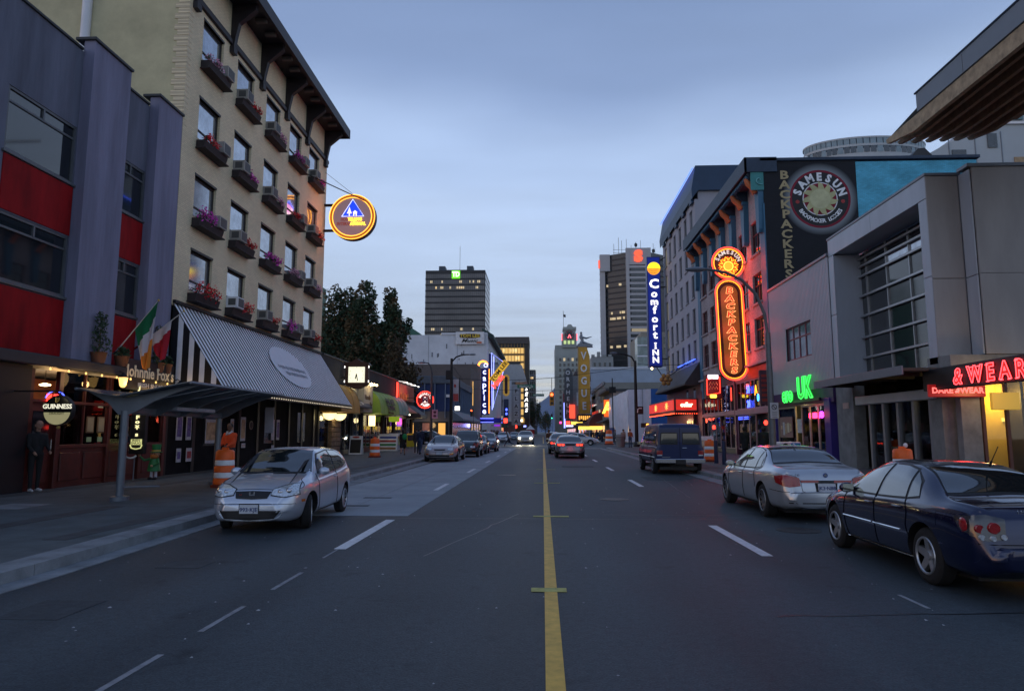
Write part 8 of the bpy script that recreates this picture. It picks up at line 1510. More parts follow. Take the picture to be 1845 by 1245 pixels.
def sedan(L=4.7, W=1.8, H=1.4, ex=(), pm=silver, **k):
 a = L / 4.7; d = dict(L=L, W=W, H=H, paint=pm, roofw=.56, wr=.32, ww=.2, spokes=7, axles=(1.38 * a, -1.33 * a),
  top=[(x * a, z * H / 1.4) for x, z in [(-2.35, .56), (-2.3, .90), (-2.1, .96), (-1.65, 1.0), (-.95, 1.32), (-.3, 1.4), (.3, 1.38), (1.15, .98), (1.8, .84), (2.2, .68), (2.35, .5)]],
  belt=[(x * a, z * H / 1.4) for x, z in [(-2.35, .52), (-2.2, .88), (-1.0, .94), (.5, .90), (1.2, .86), (2.0, .70), (2.35, .46)]], width=[(-L / 2, .66 * W / 1.8), (-L / 2 + .2, W / 2 - .1), (-1, W / 2), (1.2, W / 2), (L / 2 - .3, W / 2 - .12), (L / 2, .56)], bot=[(-L / 2, .3), (0, .2), (L / 2, .24)],
  side_win=[('front_window', [(x * a, z * H / 1.4) for x, z in [(.72, 1.1), (.4, 1.27), (-.1, 1.33)]], [(x * a, z * H / 1.4) for x, z in [(.95, .95), (.4, .95), (-.1, .96)]]), ('rear_window_side', [(x * a, z * H / 1.4) for x, z in [(-.18, 1.33), (-.7, 1.31), (-1.1, 1.15)]], [(x * a, z * H / 1.4) for x, z in [(-.18, .96), (-.7, .97), (-1.2, .99)]])],
  glass=[('F', 'windscreen', [(-.52, 1.34 * H / 1.4), (.52, 1.34 * H / 1.4)], [(-.70, .99 * H / 1.4), (.70, .99 * H / 1.4)]), ('B', 'rear_window', [(-.5, 1.33 * H / 1.4), (.5, 1.33 * H / 1.4)], [(-.64, 1.04 * H / 1.4), (.64, 1.04 * H / 1.4)])], mirror=(.85 * a, .93 * H / 1.4), seams=[[(1.0, .9), (1.0, .35)], [(-.13, 1.3), (-.1, .35)]], handles=[(.1, .84)], extras=list(ex)); d.update(k); return d
suvd = sedan(4.6, 1.85, 1.72, [x_front()], paint('dark_green_grey_paint', (.03, .045, .055), .4, .3), wr=.36, roofw=.68, cat='suv',
 top=[(-2.3, 1.2), (-2.25, 1.5), (-2.05, 1.66), (-.5, 1.72), (.2, 1.70), (.6, 1.5), (1.05, 1.14), (1.8, 1.04), (2.2, .88), (2.3, .62)], belt=[(-2.3, 1.0), (-1, 1.10), (1.0, 1.06), (1.8, .96), (2.3, .58)], bot=[(-2.3, .42), (0, .34), (2.3, .36)])
suvd['side_win'] = [('front_window', [(.6, 1.35), (.3, 1.54), (-.1, 1.58)], [(.8, 1.12), (.4, 1.12), (-.1, 1.13)]), ('rear_door_window', [(-.2, 1.58), (-1.0, 1.57)], [(-.2, 1.13), (-1.0, 1.14)]), ('cargo_window', [(-1.1, 1.56), (-1.9, 1.5)], [(-1.1, 1.14), (-2.0, 1.15)])]
suvd['glass'] = [('F', 'windscreen', [(-.62, 1.62), (.62, 1.62)], [(-.74, 1.17), (.74, 1.17)]), ('B', 'rear_window', [(-.6, 1.58), (.6, 1.58)], [(-.66, 1.22), (.66, 1.22)])]
def x_rack(e):
 for s in (1, -1): MB().tube([(.1, s * .6, 1.70), (.0, s * .6, 1.76), (-1.6, s * .6, 1.75), (-1.8, s * .6, 1.68)], .018, 6).build('roof_rail', chrome, e['root'])
suvd['extras'].append(x_rack)
UP, DN = radians(90), radians(-90)
make_car('hatchback_car', 'silver three door hatchback parked nose towards the viewer beside the bus shelter', None, (-4.86, 13.35, 0), DN + radians(2.5), hatch, .945)
make_car('saloon_car', 'large silver saloon with red boot light strip parked ahead of the dark blue saloon', None, (5.17, 15.45, 0), UP, saloon, .925)
make_car('sports_saloon_car', 'dark blue glossy saloon with five spoke wheels and chrome side strip, roof aerial', None, (4.99, 9.2, 0), UP - radians(1), sport, .93)
make_car('dark_van', 'old dark navy passenger van with chrome rear bumper and a paper in its back window', None, (5.3, 29.95, 0), UP + radians(1), van, .98)
make_car('parked_car', 'pale pinkish beige rounded saloon at the front of the kerbside row', 'cars parked on the concrete lane', (-5.65, 40.6, .008), DN, sedan(4.9, 1.85, 1.40, [x_front()], paint('rose_beige_paint', (.42, .36, .36), .4, .35)), 1.05)
make_car('parked_suv', 'dark grey suv with roof rails parked right behind the beige saloon', 'cars parked on the concrete lane', (-5.1, 47.4, .008), DN, suvd, 1.02)
make_car('parked_car', 'small dark saloon behind the suv in the kerbside row', 'cars parked on the concrete lane', (-5.0, 53.5, .008), DN, sedan(4.4, 1.72, 1.42, [x_front()], paint('dusk_grey_paint', (.09, .09, .11), .4, .3)), 1.0, far=True)
make_car('parked_car', 'dark blue grey car last in the kerbside row', 'cars parked on the concrete lane', (-4.75, 59.5, .008), DN, sedan(4.5, 1.75, 1.5, [x_front()], paint('blue_grey_paint', (.06, .08, .11), .4, .3)), 1.08, far=True)
make_car('black_car', 'black car crossing the side street beyond the two walkers', None, (-13.0, 80, 0), 0, sedan(4.6, 1.8, 1.5, [x_front()], paint('gloss_black_paint', (.01, .01, .012), .2, .25)), 1.2, far=True)
make_car('coupe_car', 'grey coupe waiting with lit brake lights at the crossing', None, (1.72, 46.6, 0), UP, sedan(4.5, 1.72, 1.28, [x_tail()], paint('mauve_grey_paint', (.20, .19, .22), .5, .3), wr=.31), 1.13)
make_car('waiting_car', 'dark saloon with lit tail lights just beyond the grey coupe', None, (1.35, 55.0, 0), UP, sedan(4.6, 1.75, 1.45, [x_tail()], paint('slate_blue_paint', (.08, .09, .13), .4, .3)), 1.1, far=True)
make_car('turning_car', 'white saloon turning across the junction by the orange drum', None, (4.6, 88, 0), radians(-8), sedan(4.6, 1.8, 1.44, [x_front()], paint('white_car_paint', (.55, .56, .60), .1, .3)), 1.05, far=True)
make_car('oncoming_car', 'cream car driving towards the viewer with bright headlights', None, (-2.25, 92, 0), DN, sedan(4.6, 1.8, 1.45, [x_front(True)], paint('cream_car_paint', (.42, .38, .30), .2, .3)), 1.25, far=True)
make_car('white_car', 'small white car left of the one with bright headlights', None, (-6.0, 108, 0), DN, sedan(4.5, 1.75, 1.45, [x_front()], paint('white_car_paint', (.5, .5, .5))), 1.15, far=True)
for i, (x, y, c, lab) in enumerate(((-5.2, 128, (.12, .15, .17), 'grey blue car behind the small white car'), (-4.2, 140, (.10, .12, .13), 'dark car second behind the white one across the junction'), (-3.4, 165, (.2, .2, .22), 'distant pale grey car near the striped tent'), (1.6, 120, (.05, .06, .09), 'dark car beyond the junction in the right lane'), (2.6, 150, (.08, .08, .08), 'distant dark car under the yellow theatre sign'), (4.9, 118, (.09, .10, .12), 'dark parked car behind the turning white saloon'))):
 make_car('distant_car', lab, 'cars beyond the junction', (x, y, 0), UP if x > 0 else DN, sedan(4.5, 1.75, 1.45, [x_tail(x > 0) if x > 0 else x_front()], paint(f'far_paint_{"abcdef"[i]}', c, .3, .35)), 1.15, far=True)
# ---------------- people ----------------
skin = mat('skin', (.36, .19, .13), .6, 0, .06); skin2 = mat('brown_skin', (.14, .07, .045), .6, 0, .06); hairm = mat('dark_hair', (.015, .01, .008), .6, 0, .3, 30)
def cloth(nm, c): return mat('cloth_' + nm, c, .85, 0, .15, 12)
def rotx(v, a): return Vector((v.x, v.y * cos(a) - v.z * sin(a), v.y * sin(a) + v.z * cos(a)))
def body(lab, loc, rz, top, legs, shoes, sk=skin, H=1.72, la=(0, 0), kn=(0, 0), ar=(0, 0), el=(.15, .15), out=(.1, .1), lean=0, head=0, hair='short', vox=.014, coat=0, fat=1., skirt=False, name='person', grp=None, hairmat=None):
 S = []
 def seg(a, b, ra, rb, m): S.append((Vector(a), Vector(b), ra, rb, m))
 F = lambda v, a: rotx(v, -a)
 hip = Vector((0, 0, .92)); up = F(Vector((0, 0, 1)), -lean); up = Vector((0, -sin(lean), cos(lean)))
 ch = hip + up * .38; nk = hip + up * .56; f = fat
 seg(hip, hip + up * .12, .135 * f, .125 * f, 1); seg(hip + Vector((-.06, 0, 0)), hip + Vector((.06, 0, 0)), .115 * f, .115 * f, 1)
 for q in (-1, 1): seg(hip + up * .1 + Vector((q * .05, 0, 0)), ch + Vector((q * .085, 0, 0)), .105 * f, .115 * f, 0)
 seg(ch + Vector((-.13, 0, .07)), ch + Vector((.13, 0, .07)), .085 * f, .085 * f, 0); seg(ch, nk, .1 * f, .055, 0); hd = nk + up * .07 + Vector((0, -.02, 0)); seg(nk, hd, .052, .05, 2)
 hc = hd + up * .10 + Vector((0, -.015, 0)); hx = Vector((sin(head), 0, 0)); seg(hc + Vector((0, 0, .03)), hc + Vector((0, 0, -.02)), .088, .078, 2); fd = Vector((sin(head), -cos(head), 0)); seg(hc + fd * .03 + Vector((0, 0, -.05)), hc + fd * .05 + Vector((0, 0, -.075)), .05, .036, 2); seg(hc + fd * .085, hc + fd * .10 - Vector((0, 0, .02)), .012, .015, 2)
 sd_ = Vector((cos(head), sin(head), 0))
 for q in (-1, 1): seg(hc + sd_ * q * .085, hc + sd_ * q * .09 - Vector((0, 0, .03)), .016, .013, 2)
 feet = []
 for i, q in enumerate((-1, 1)):
  h0 = hip + Vector((q * .09, 0, -.02)); d = Vector((q * .02, -sin(la[i]), -cos(la[i]))); k = h0 + d * .43; a2 = la[i] - kn[i]; d2 = Vector((0, -sin(a2), -cos(a2))); an = k + d2 * .41
  seg(h0, k, .088 * f, .06 * f, 1 if not skirt else 2); seg(k, an, .058 * f, .042, 1 if not skirt else 2); fo = an + Vector((q * .02, -.17, -.035)); seg(an + Vector((0, .03, -.03)), fo, .042, .034, 3); feet.append(min(an.z - .07, fo.z - .034))
  if skirt: seg(h0, h0 + (k - h0) * .8, .11, .12, 1)
  s0 = ch + Vector((q * .185, 0, .09)); d = Vector((q * sin(out[i]), -sin(ar[i]) * cos(out[i]), -cos(ar[i]) * cos(out[i]))); e_ = s0 + d * .28; a3 = ar[i] + el[i]; d3 = Vector((q * sin(out[i]) * .3 - q * .25 * min(1, el[i]), -sin(a3), -cos(a3))).normalized(); w_ = e_ + d3 * .25
  seg(s0, e_, .06 * f, .047 * f, 0); seg(e_, w_, .047 * f, .034, 0); hn = w_ + d3 * .05; seg(w_, w_ + d3 * .085, .027, .034, 2)
  sd2 = Vector((1, 0, 0)); fw = d3.cross(sd2)
  for j in range(4): b0 = w_ + d3 * .09 + fw * (.024 - .016 * j); seg(b0, b0 + d3 * (.05, .06, .055, .04)[j] - sd2 * q * .015, .0095, .008, 2)
  seg(w_ + d3 * .03 + fw * .03, w_ + d3 * .08 + fw * .055, .011, .009, 2)
 if coat: seg(hip + Vector((0, 0, .1)), hip + Vector((0, 0, -coat)), .15 * f, .17 * f, 0)
 dz = -min(feet); b = MB()
 for a, c, ra, rb, m in S:
  d = c - a; l = max(d.length, .001); n_ = 4; P, R = [], []
  for t in range(-3, 1): q = t / 3 * pi / 2; P.append(a + d / l * ra * sin(q)); R.append(max(.002, ra * cos(q)))
  for t in range(0, 4): q = t / 3 * pi / 2; P.append(c + d / l * rb * sin(q)); R.append(max(.002, rb * cos(q)))
  P[3] = a; b.tube([tuple(p + Vector((0, 0, dz))) for p in P], R, 12)
 s = H / 1.72; o = b.build(name, [top, legs, sk, shoes], None, fix=False); md = o.modifiers.new('r', 'REMESH'); md.mode = 'VOXEL'; md.voxel_size = vox; md2 = o.modifiers.new('s', 'SMOOTH'); md2.iterations = 3; md2.factor = .5
 dg = bpy.context.evaluated_depsgraph_get(); me = bpy.data.meshes.new_from_object(o.evaluated_get(dg)); o.modifiers.clear(); o.data = me; o.name = name
 import numpy as np
 base = BASE[o.name] if o.name in BASE else o.location.copy(); n = len(me.polygons); c = np.zeros(n * 3); me.polygons.foreach_get('center', c); c = c.reshape(-1, 3) + np.array(o.location); c[:, 2] -= dz
 best = np.full(n, 9.); mi = np.zeros(n, int)
 for a, e_, ra, rb, m in S:
  a_ = np.array(a); d = np.array(e_) - a_; L2 = max(d @ d, 1e-6); t = np.clip(((c - a_) @ d) / L2, 0, 1); ds = np.linalg.norm(c - a_ - t[:, None] * d, axis=1) - (ra + (rb - ra) * t); k = ds < best; best[k] = ds[k]; mi[k] = m
 me.materials.clear(); [me.materials.append(m_) for m_ in (top, legs, sk, shoes)]
 me.polygons.foreach_set('material_index', mi.astype(np.int32)); me.polygons.foreach_set('use_smooth', np.ones(n, bool))
 me.transform(Matrix.Translation(o.location)); o.location = loc; o.rotation_euler = (0, 0, rz); o.scale = (s, s, s); BASE[o.name] = Vector((0, 0, 0)); props(o, lab, 'person', grp)
 H_ = MB(); hz = hc + Vector((0, 0, dz)); bk = -fd
 if hair == 'long': H_.tube([tuple(hz + Vector((0, 0, .1)) + bk * .0), tuple(hz + bk * .03 + Vector((0, 0, .05))), tuple(hz + bk * .06 - Vector((0, 0, .1))), tuple(hz + bk * .07 - Vector((0, 0, .26)))], [.03, .10, .085, .03], 12)
 vs = []; H_.ell(tuple(hz + bk * .022 + Vector((0, 0, .035))), (.095, .092, .085), n=14, k=9)
 if hair == 'hood': H_.ell(tuple(hz + bk * .03), (.12, .12, .14), n=14, k=9)
 hh = H_.build('hair' if hair != 'cap' else 'cap', hairmat or hairm, None, fix=False); l_ = hh.location.copy(); hh.parent = o; hh.location = l_
 E_ = MB(); [E_.ell(tuple(hz + fd * .078 + sd_ * q * .03 + Vector((0, 0, .012))), .009, n=6, k=4) for q in (-1, 1)]; ey = E_.build('eyes', black, None, kind='stuff'); l_ = ey.location.copy(); ey.parent = o; ey.location = l_
 return o
cb_, cd, cj, cw = cloth('black', (.012, .012, .014)), cloth('charcoal', (.03, .03, .035)), cloth('jeans', (.03, .05, .11)), cloth('white', (.5, .5, .5)); co = cloth('orange_vest', (.65, .08, .02)); cbr = cloth('brown', (.1, .05, .03)); cn2 = cloth('navy', (.015, .02, .05)); cgy = cloth('grey', (.15, .15, .16)); shw, shb = cloth('white_shoe', (.5, .5, .52)), cb_
Z = .13
body('man all in black with white shoes standing in profile at the pub entrance', (-13.1, 17.6, Z), radians(60), cb_, cb_, shw, H=1.76, ar=(.25, .3), el=(.7, .7), la=(.05, -.05), vox=.012)
wk = body('worker in a bright orange safety vest standing behind the tall orange drum', (-10.1, 22.2, Z), radians(-15), co, cd, shb, sk=skin2, H=1.74, ar=(.3, .4), el=(.9, .8), vox=.012, fat=1.25)
sc_ = MB().tube([(.09, -.03, 1.50), (.03, -.12, 1.44), (-.05, -.11, 1.42), (-.1, -.02, 1.50), (0, .06, 1.53)], .035, 8, closed=True).build('white_collar', cw, None); l_ = sc_.location.copy(); sc_.parent = wk; sc_.location = l_
lady = body('woman in black skirt with long dark hair walking away along the left pavement', (-9.25, 46.0, Z), radians(180 + 8), cb_, cb_, shb, H=1.66, la=(.25, -.3), kn=(.1, .4), ar=(-.2, .25), hair='long', coat=.22, skirt=True, fat=1.05)
bag = thing('green_shoulder_bag', (-9.15, 45.8, 1.2), 'bright green bag on the back of the walking woman in black', 'bag'); MB().ell((-9.1, 45.8, 1.33), (.16, .09, .2), n=12, k=8).build('pouch', cloth('green_bag', (.02, .25, .08)), bag); MB().tube([(-9.2, 45.86, 1.45), (-9.32, 45.9, 1.58), (-9.05, 45.9, 1.55), (-9.0, 45.84, 1.42)], .012, 5).build('strap', cb_, bag)
body('man in dark jacket and jeans walking beside the yellow newspaper box', (-8.3, 47.2, Z), radians(170), cn2, cj, shb, H=1.76, la=(-.25, .22), kn=(.35, .05), ar=(.25, -.2), fat=1.12)
body('second man close beside the man in the dark jacket', (-9.0, 49.6, Z), radians(190), cd, cd, shb, H=1.74, la=(.2, -.2), kn=(.05, .3), fat=1.1)
body('person dashing across the crosswalk in a pale grey jacket', (-3.9, 80, 0), radians(-80), cgy, cn2, shw, H=1.8, la=(.75, -.5), kn=(.35, .6), ar=(-.5, .6), el=(.5, .8), lean=.3)
body('person in dark clothes crossing beside the queue of cars', (.55, 64, 0), radians(200), cbr, cd, shb, H=1.8, la=(.2, -.2), kn=(.05, .3), fat=1.15, hair='hood', hairmat=cbr)
body('person in black hood with long hair by the hostel shop window', (11.15, 39.2, Z), radians(185), cb_, cb_, shb, H=1.74, hair='hood', hairmat=cb_, coat=.25, fat=1.2)
body('bulky person in a black puffer coat and dark curly hair near the lamp post', (11.75, 37.8, Z), radians(170), cb_, cd, shb, H=1.74, hair='hood', hairmat=hairm, coat=.2, fat=1.35)
body('person in orange brown jacket and jeans waiting beside the concrete litter bin', (8.6, 69.5, Z), radians(150), cloth('rust', (.3, .08, .03)), cj, shb, H=1.75, fat=1.1, ar=(.3, .2), el=(.8, .5))
body('person in beige coat standing behind the one in the rust jacket', (8.1, 71.0, Z), radians(180), cloth('beige', (.3, .25, .2)), cd, shb, H=1.74)
body('man in navy jacket walking past the blue tarpaulin skirt', (10.4, 112, Z), radians(10), cn2, cd, shb, H=1.85, vox=.02, la=(.2, -.2)); body('man in denim beside the man in the navy jacket', (9.6, 113, Z), radians(0), cn2, cj, shb, H=1.85, vox=.02, la=(-.2, .2))
body('person in dark coat walking along the white tarpaulin', (11.4, 99, Z), radians(20), cd, cn2, shb, H=1.8, vox=.02, la=(.2, -.2))
protos = [body('pedestrian in the distant crowd on the pavement', (-9.5, 104, Z), 0, a, b_, shb, H=1.78, vox=.03, la=l, fat=1.1, name='pedestrian', grp='distant crowd on the pavements') for a, b_, l in ((cb_, cj, (.2, -.2)), (cd, cd, (0, 0)), (cbr, cn2, (-.2, .2)), (cgy, cd, (.1, -.1)))]
random.seed(44)
for k in range(64):
 p = protos[k % 4]; s = -1 if k < 34 else 1; y = random.uniform(100, 135) if k % 3 else random.uniform(135, 230); x = s * (random.uniform(7.6, 12.4) if s < 0 or y > 131 else random.uniform(7.4, 11))
 cp(p, (x, y, Z), 'pedestrian in the distant crowd on the pavement', rz=random.uniform(0, 6.28))
for i, p in enumerate(protos[1:]): p.location = (-8.2 - i * 1.1, 101 + i * 2.5, Z)
# ---------------- street furniture ----------------
def drum(x, y, z, lab, s=1., lid=None):
 t = thing('traffic_drum', (x, y, z), lab, 'traffic drum', 'orange traffic drums'); r0 = .29 * s
 def rr(h): return r0 * (1.0 - .16 * h)
 MB().lathe((x, y, z), [(r0 * 1.18, 0), (r0 * 1.2, .06 * s), (r0 * 1.05, .08 * s)], 24).build('rubber_base', mat('rust_rubber', (.2, .03, .015), .8), t)
 hs_ = [(.08, .24, 0), (.24, .38, 1), (.38, .55, 0), (.55, .69, 1), (.69, .92, 0)]
 for a, b, w_ in hs_:
  a *= s * 1.08; b *= s * 1.08; q = a / s; MB().lathe((x, y, z), [(rr(a) - .012, a + .001), (rr(a), a + .015), (rr(b), b - .015), (rr(b) - .012, b - .001)], 24).build('white_band' if w_ else 'orange_band', reflect_w if w_ else orange_p, t)
 h = .92 * 1.08 * s; MB().lathe((x, y, z + h), [(rr(h) - .02, 0), (rr(h) - .04, .03), (.05, .045)], 24).bbox(x - .1, x + .1, y - .02, y + .02, z + h + .02, z + h + .1, .01).build('top_handle', orange_p, t)
 return t
drum(-8.85, 19.2, Z, 'big orange and white drum beside the second bus shelter post', 1.0); drum(-10.15, 42.0, Z, 'orange and white drum standing alone in front of the lime awning shop', 1.1); drum(8.6, 36.6, Z, 'orange and white drum between the two navy bollards', 1.05)
drum(10.2, 20.4, Z, 'orange drum mostly hidden behind the dark blue saloon with a white warning lamp', 1.02); drum(7.9, 84, Z, 'orange drum at the far corner beside the turning white car', 1.7)
MB().ell((10.3, 20.4, 1.27), (.06, .06, .07)).build('warning_lamp', white, None, label='small white warning lamp on top of the drum behind the blue saloon', cat='lamp')
lc = thing('white_beacon', (11.6, 17.0, .13), 'white knobbed barrier beacon rising behind the blue saloon roof', 'beacon'); MB().tube([(11.6, 17, .13), (11.6, 17, 1.25)], .03, 8).build('post', black, lc); MB().ell((11.6, 17, 1.38), (.09, .09, .14)).build('globe', white, lc); MB().bbox(11.45, 11.75, 16.95, 17.05, 1.15, 1.22, .01).build('bracket', black, lc)
for y, lab in ((34.4, 'navy steel bollard left of the orange drum'), (32.9, 'navy steel bollard right of the orange drum nearer the silver saloon')):
 t = thing('bollard', (8.38, y, Z), lab, 'bollard', 'navy bollards'); MB().lathe((8.38, y, Z), [(.10, 0), (.10, 1.05), (.08, 1.1), (.02, 1.12)], 16).build('post', mat('bollard_navy', (.012, .02, .06), .5), t); MB().lathe((8.38, y, Z), [(.17, 0), (.17, .02)], 16).build('base_plate', steel, t)
def lamp(x, y, h, pts, lab, m, r=.11, base=True, head=True):
 t = thing('street_lamp', (x, y, Z), lab, 'street lamp'); MB().tube([(x, y, Z), (x, y, h * .5), (x, y, h)], [r * 1.15, r, r * .8], 12).build('pole', m, t); MB().tube([(p[0], y, p[1]) for p in pts], [r * .5] * (len(pts) - 1) + [r * .35], 8).build('arm', m, t)
 p = pts[-1]; sg = 1 if p[0] > x else -1; MB().ell((p[0] + sg * .25, y, p[1]), (.42, .16, .1), n=12, k=6).build('lamp_head', m if not head else steel, t); MB().lathe((x, y, Z), [(r * 2.2, 0), (r * 2.2, .25), (r * 1.5, .5), (r * 1.2, .55)], 12).build('base', m, t); return t
gp_ = mat('galvanised_grey', (.13, .14, .15), .45, .4, .15, 4)
t = lamp(8.72, 27, 5.45, [(8.72, 5.4), (8.62, 6.2), (8.35, 6.95), (7.8, 7.55), (7.2, 7.85), (6.5, 7.98), (6.3, 7.98)], 'grey street lamp with a curved arm in front of the corrugated building', gp_, .12)
MB().bbox(8.62, 8.93, 26.8, 26.83, 2.15, 2.75, .01).build('parking_sign', mat('sign_face', (.45, .46, .48), .5), t); MB().tube([(8.77 + .09 * cos(q * pi / 8), 26.79, 2.58 + .09 * sin(q * pi / 8)) for q in range(16)], .012, 4, closed=True).tube([(8.71, 26.79, 2.64), (8.83, 26.79, 2.52)], .012, 4).build('no_stopping_ring', black, t)
for k in range(3): MB().box(8.68, 8.87, 26.79, 26.795, 2.2 + k * .08, 2.23 + k * .08).build('sign_text_line', mat('faint_ink', (.15, .15, .16), .6), t)
t = lamp(-10.6, 66, 7.3, [(-10.6, 7.2), (-10.7, 7.8), (-10.95, 8.2), (-11.3, 8.25)], 'thin dark street lamp beside the round pizza sign', mat('lamp_dark', (.04, .05, .06), .5), .13); MB().bbox(-10.5, -9.95, 65.7, 65.75, 2.9, 3.75, .02).build('pink_sign', mat('pink_sign_face', (.5, .3, .4), .5), t)
for z in (3.15, 3.5): MB().ell((-10.22, 65.68, z), (.15, .01, .12)).build('sign_mark', purp, t)
t = lamp(-9.9, 75, 9.6, [(-9.9, 9.2), (-9.4, 9.75), (-8.7, 10.0), (-7.9, 10.02)], 'tall black street lamp carrying a banner at the left of the junction', black, .17)
MB().bbox(-9.7, -9.1, 75, 75.05, 4.9, 7.35, .02).build('banner', mat('banner_white', (.42, .42, .45), .6), t); MB().box(-9.68, -9.12, 74.98, 74.995, 4.95, 5.75).build('banner_red_foot', mat('banner_red', (.4, .06, .05), .6), t); MB().ell((-9.5, 74.98, 6.6), (.12, .01, .2)).build('banner_mark', redw, t); MB().bbox(-9.05, -8.95, 75, 75.1, 4.8, 7.5, .01).bbox(-10.5, -9.9, 74.8, 75.1, 7.3, 8.3, .05).build('bracket', black, t)
def signal(x, y, z, lab, lit, m, s=1., arm=None):
 t = thing('traffic_light', (x, y, z), lab, 'traffic light'); MB().bbox(x - .2 * s, x + .2 * s, y, y + .3, z - .62 * s, z + .62 * s, .03).build('housing', m, t)
 for k, c in enumerate(('r', 'a', 'g')):
  zz = z + (.38 - .38 * k) * s; o = c == lit; mm = {'r': emis('signal_red', (1, .12, .03), 5), 'a': emis('signal_amber', (1, .45, .05), 5), 'g': emis('signal_green', (.05, 1, .5), 4)}[c] if o else mat('dead_lens', (.05, .03, .01), .3)
  MB().lathe((x, y - .02, zz), [(.14 * s, -.02), (.14 * s, .02)], 16, ax='y').build('lens', mm, t); MB().tube([(x - .15 * s, y - .1, zz + .02), (x, y - .14, zz + .17 * s), (x + .15 * s, y - .1, zz + .02)], .02, 5).build('visor', m, t)
 if arm: MB().tube(arm, .03, 6).build('hanger', black, t)
 return t
yb = mat('signal_yellow', (.5, .26, .02), .5)
signal(.95, 72, 5.05, 'yellow traffic light with its top lamp lit hanging over the junction', 'r', yb, 1.15, [(.95, 72.1, 5.7), (.95, 72.1, 7.2)])
signal(-9.95, 97, 4.3, 'small red traffic light at the far left corner beside the blue building', 'r', black, .8, [(-9.7, 97.2, .13), (-9.7, 97.2, 8.0)]); signal(2.4, 185, 5.7, 'far green traffic light down the street', 'g', black, 1.1, [(2.6, 185.2, .1), (2.6, 185.2, 7.0)])
t = lamp(9.65, 72.5, 9.0, [(9.65, 8.8), (9.3, 9.4), (8.6, 9.7), (7.7, 9.82)], 'tall black street lamp at the right corner with a turn sign and a hand signal', black, .17)
for z, x in ((3.95, 9.95), (6.9, 6.2)): pass
MB().bbox(9.55, 10.35, 72.2, 72.25, 3.45, 4.25, .02).build('turn_sign', black, t); MB().tube([(9.75, 72.17, 3.6), (9.78, 72.17, 3.95), (9.95, 72.17, 4.05), (10.2, 72.17, 4.05)], .05, 5).build('turn_arrow', white, t)
MB().bbox(10.1, 10.9, 72.2, 72.5, 2.1, 2.55, .03).build('pedestrian_signal', black, t); MB().ell((10.75, 72.15, 2.32), (.16, .03, .17)).build('hand_light', emis('signal_hand', (1, .3, .03), 6), t)
def strsign(s_, x0, x1, y, z0, z1, lab):
 t = thing('street_name_sign', ((x0 + x1) / 2, y, z0), lab, 'sign', 'green street name signs'); MB().bbox(x0, x1, y, y + .05, z0, z1, .01).build('panel', mat('street_sign_green', (.01, .16, .10), .4), t); text(s_, 'lettering', mat('sign_letters', (.65, .7, .68), .5), t, ((x0 + x1) / 2, y - .02, (z0 + z1) / 2 - .01), (z1 - z0) * .95, bold=.02, depth=.01)
 for x in (x0 + .2, x1 - .2): MB().tube([(x, y, z1), (x, y, z1 + .5)], .012, 4).build('hanger', black, t)
strsign('Nelson St', -2.62, -.75, 72, 6.15, 6.52, 'larger green Nelson St name sign hung over the junction'); strsign('Nelson St', -1.35, .2, 95, 6.45, 6.8, 'smaller green Nelson St name sign hung beyond the junction')
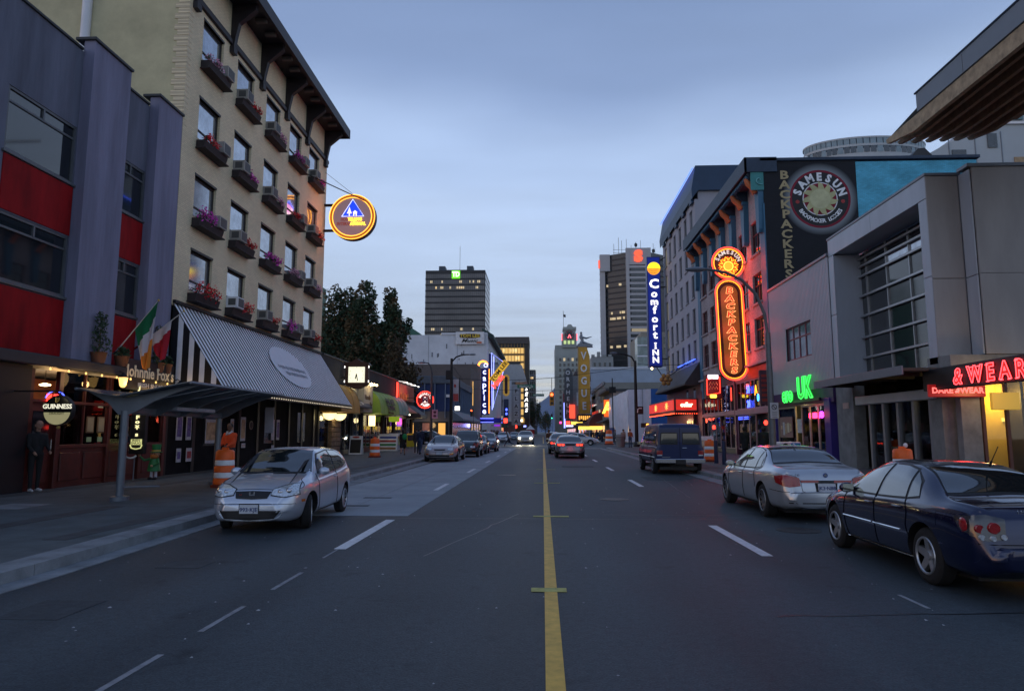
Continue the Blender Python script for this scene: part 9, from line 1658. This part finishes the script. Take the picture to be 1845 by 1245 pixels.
for lab, pts in (('black span wire carrying the traffic light over the junction', [(-9.9, 75, 7.4), (-4, 73, 7.0), (.9, 72.1, 7.2), (5, 72.3, 7.7), (9.65, 72.5, 8.3)]), ('second span wire beyond the junction', [(-9.7, 97, 7.6), (-1, 95.1, 7.2), (10, 97, 7.7)]), ('thin overhead wire between the left lamps', [(-9.9, 75, 8.9), (-9.8, 86, 7.9), (-9.7, 97, 7.9)]), ('upper wire above the right corner', [(9.65, 72.5, 8.7), (10.5, 66, 7.9), (13.1, 62, 7.6)])):
 MB().tube(pts, .025, 4).build('overhead_wire', black, None, label=lab, cat='wire', group='overhead wires')
t = thing('litter_bin', (7.6, 70.2, Z), 'grey concrete litter bin at the right corner near the waiting people', 'bin'); MB().lathe((7.7, 70.2, Z), [(.4, 0), (.45, 1.0), (.5, 1.05), (.42, 1.25)], 8, smooth=False).build('body', con, t); MB().lathe((7.7, 70.2, 1.39), [(.3, 0), (.3, .02)], 12).build('opening', black, t)
t = thing('corner_pole', (10.0, 104, 0), 'thin dark pole rising from the corner by the white tarpaulin', 'pole'); MB().tube([(10.4, 104, .1), (10.4, 104, 9.6)], .08, 6).build('shaft', black, t); MB().bbox(9.9, 10.9, 103.8, 104, 7.4, 8.3, .03).build('sign_box', black, t)
sandwich(10.3, 44.5, .8, 1.25, 'white framed notice board on the pavement by the hostel shop', white, pp[3], [pp[1], MT['goods_cream']])
t = thing('advert_cart', (12.3, 35.9, Z), 'small white and blue freezer with a round logo beside the lamp post', 'freezer'); MB().bbox(11.9, 12.9, 35.6, 36.4, Z, 1.15, .05).build('body', white, t); MB().box(12.4, 12.85, 35.58, 35.6, .8, 1.1).build('blue_panel', mat('bright_blue', (.03, .2, .55), .5), t); MB().lathe((12.12, 35.58, .95), [(.14, 0), (.14, .01)], 16, ax='y').build('round_logo', black, t)
# ---------------- air ----------------
hz_ = MB().box(-3600, 3600, -400, 8200, -1.8, 700).build('haze', None if False else [bpy.data.materials.new('thin_evening_haze')], None, kind='stuff')
def hazem():
 m = hz_.data.materials[0]; m.use_nodes = True; nt = m.node_tree; nt.nodes.clear(); o = nt.nodes.new('ShaderNodeOutputMaterial'); v = nt.nodes.new('ShaderNodeVolumePrincipled'); v.inputs['Density'].default_value = HAZE; v.inputs['Color'].default_value = (.82, .9, 1, 1); v.inputs['Anisotropy'].default_value = 0; nt.links.new(v.outputs[0], o.inputs['Volume'])
HAZE = .00003
hazem()
scn.cycles.volume_bounces = 0
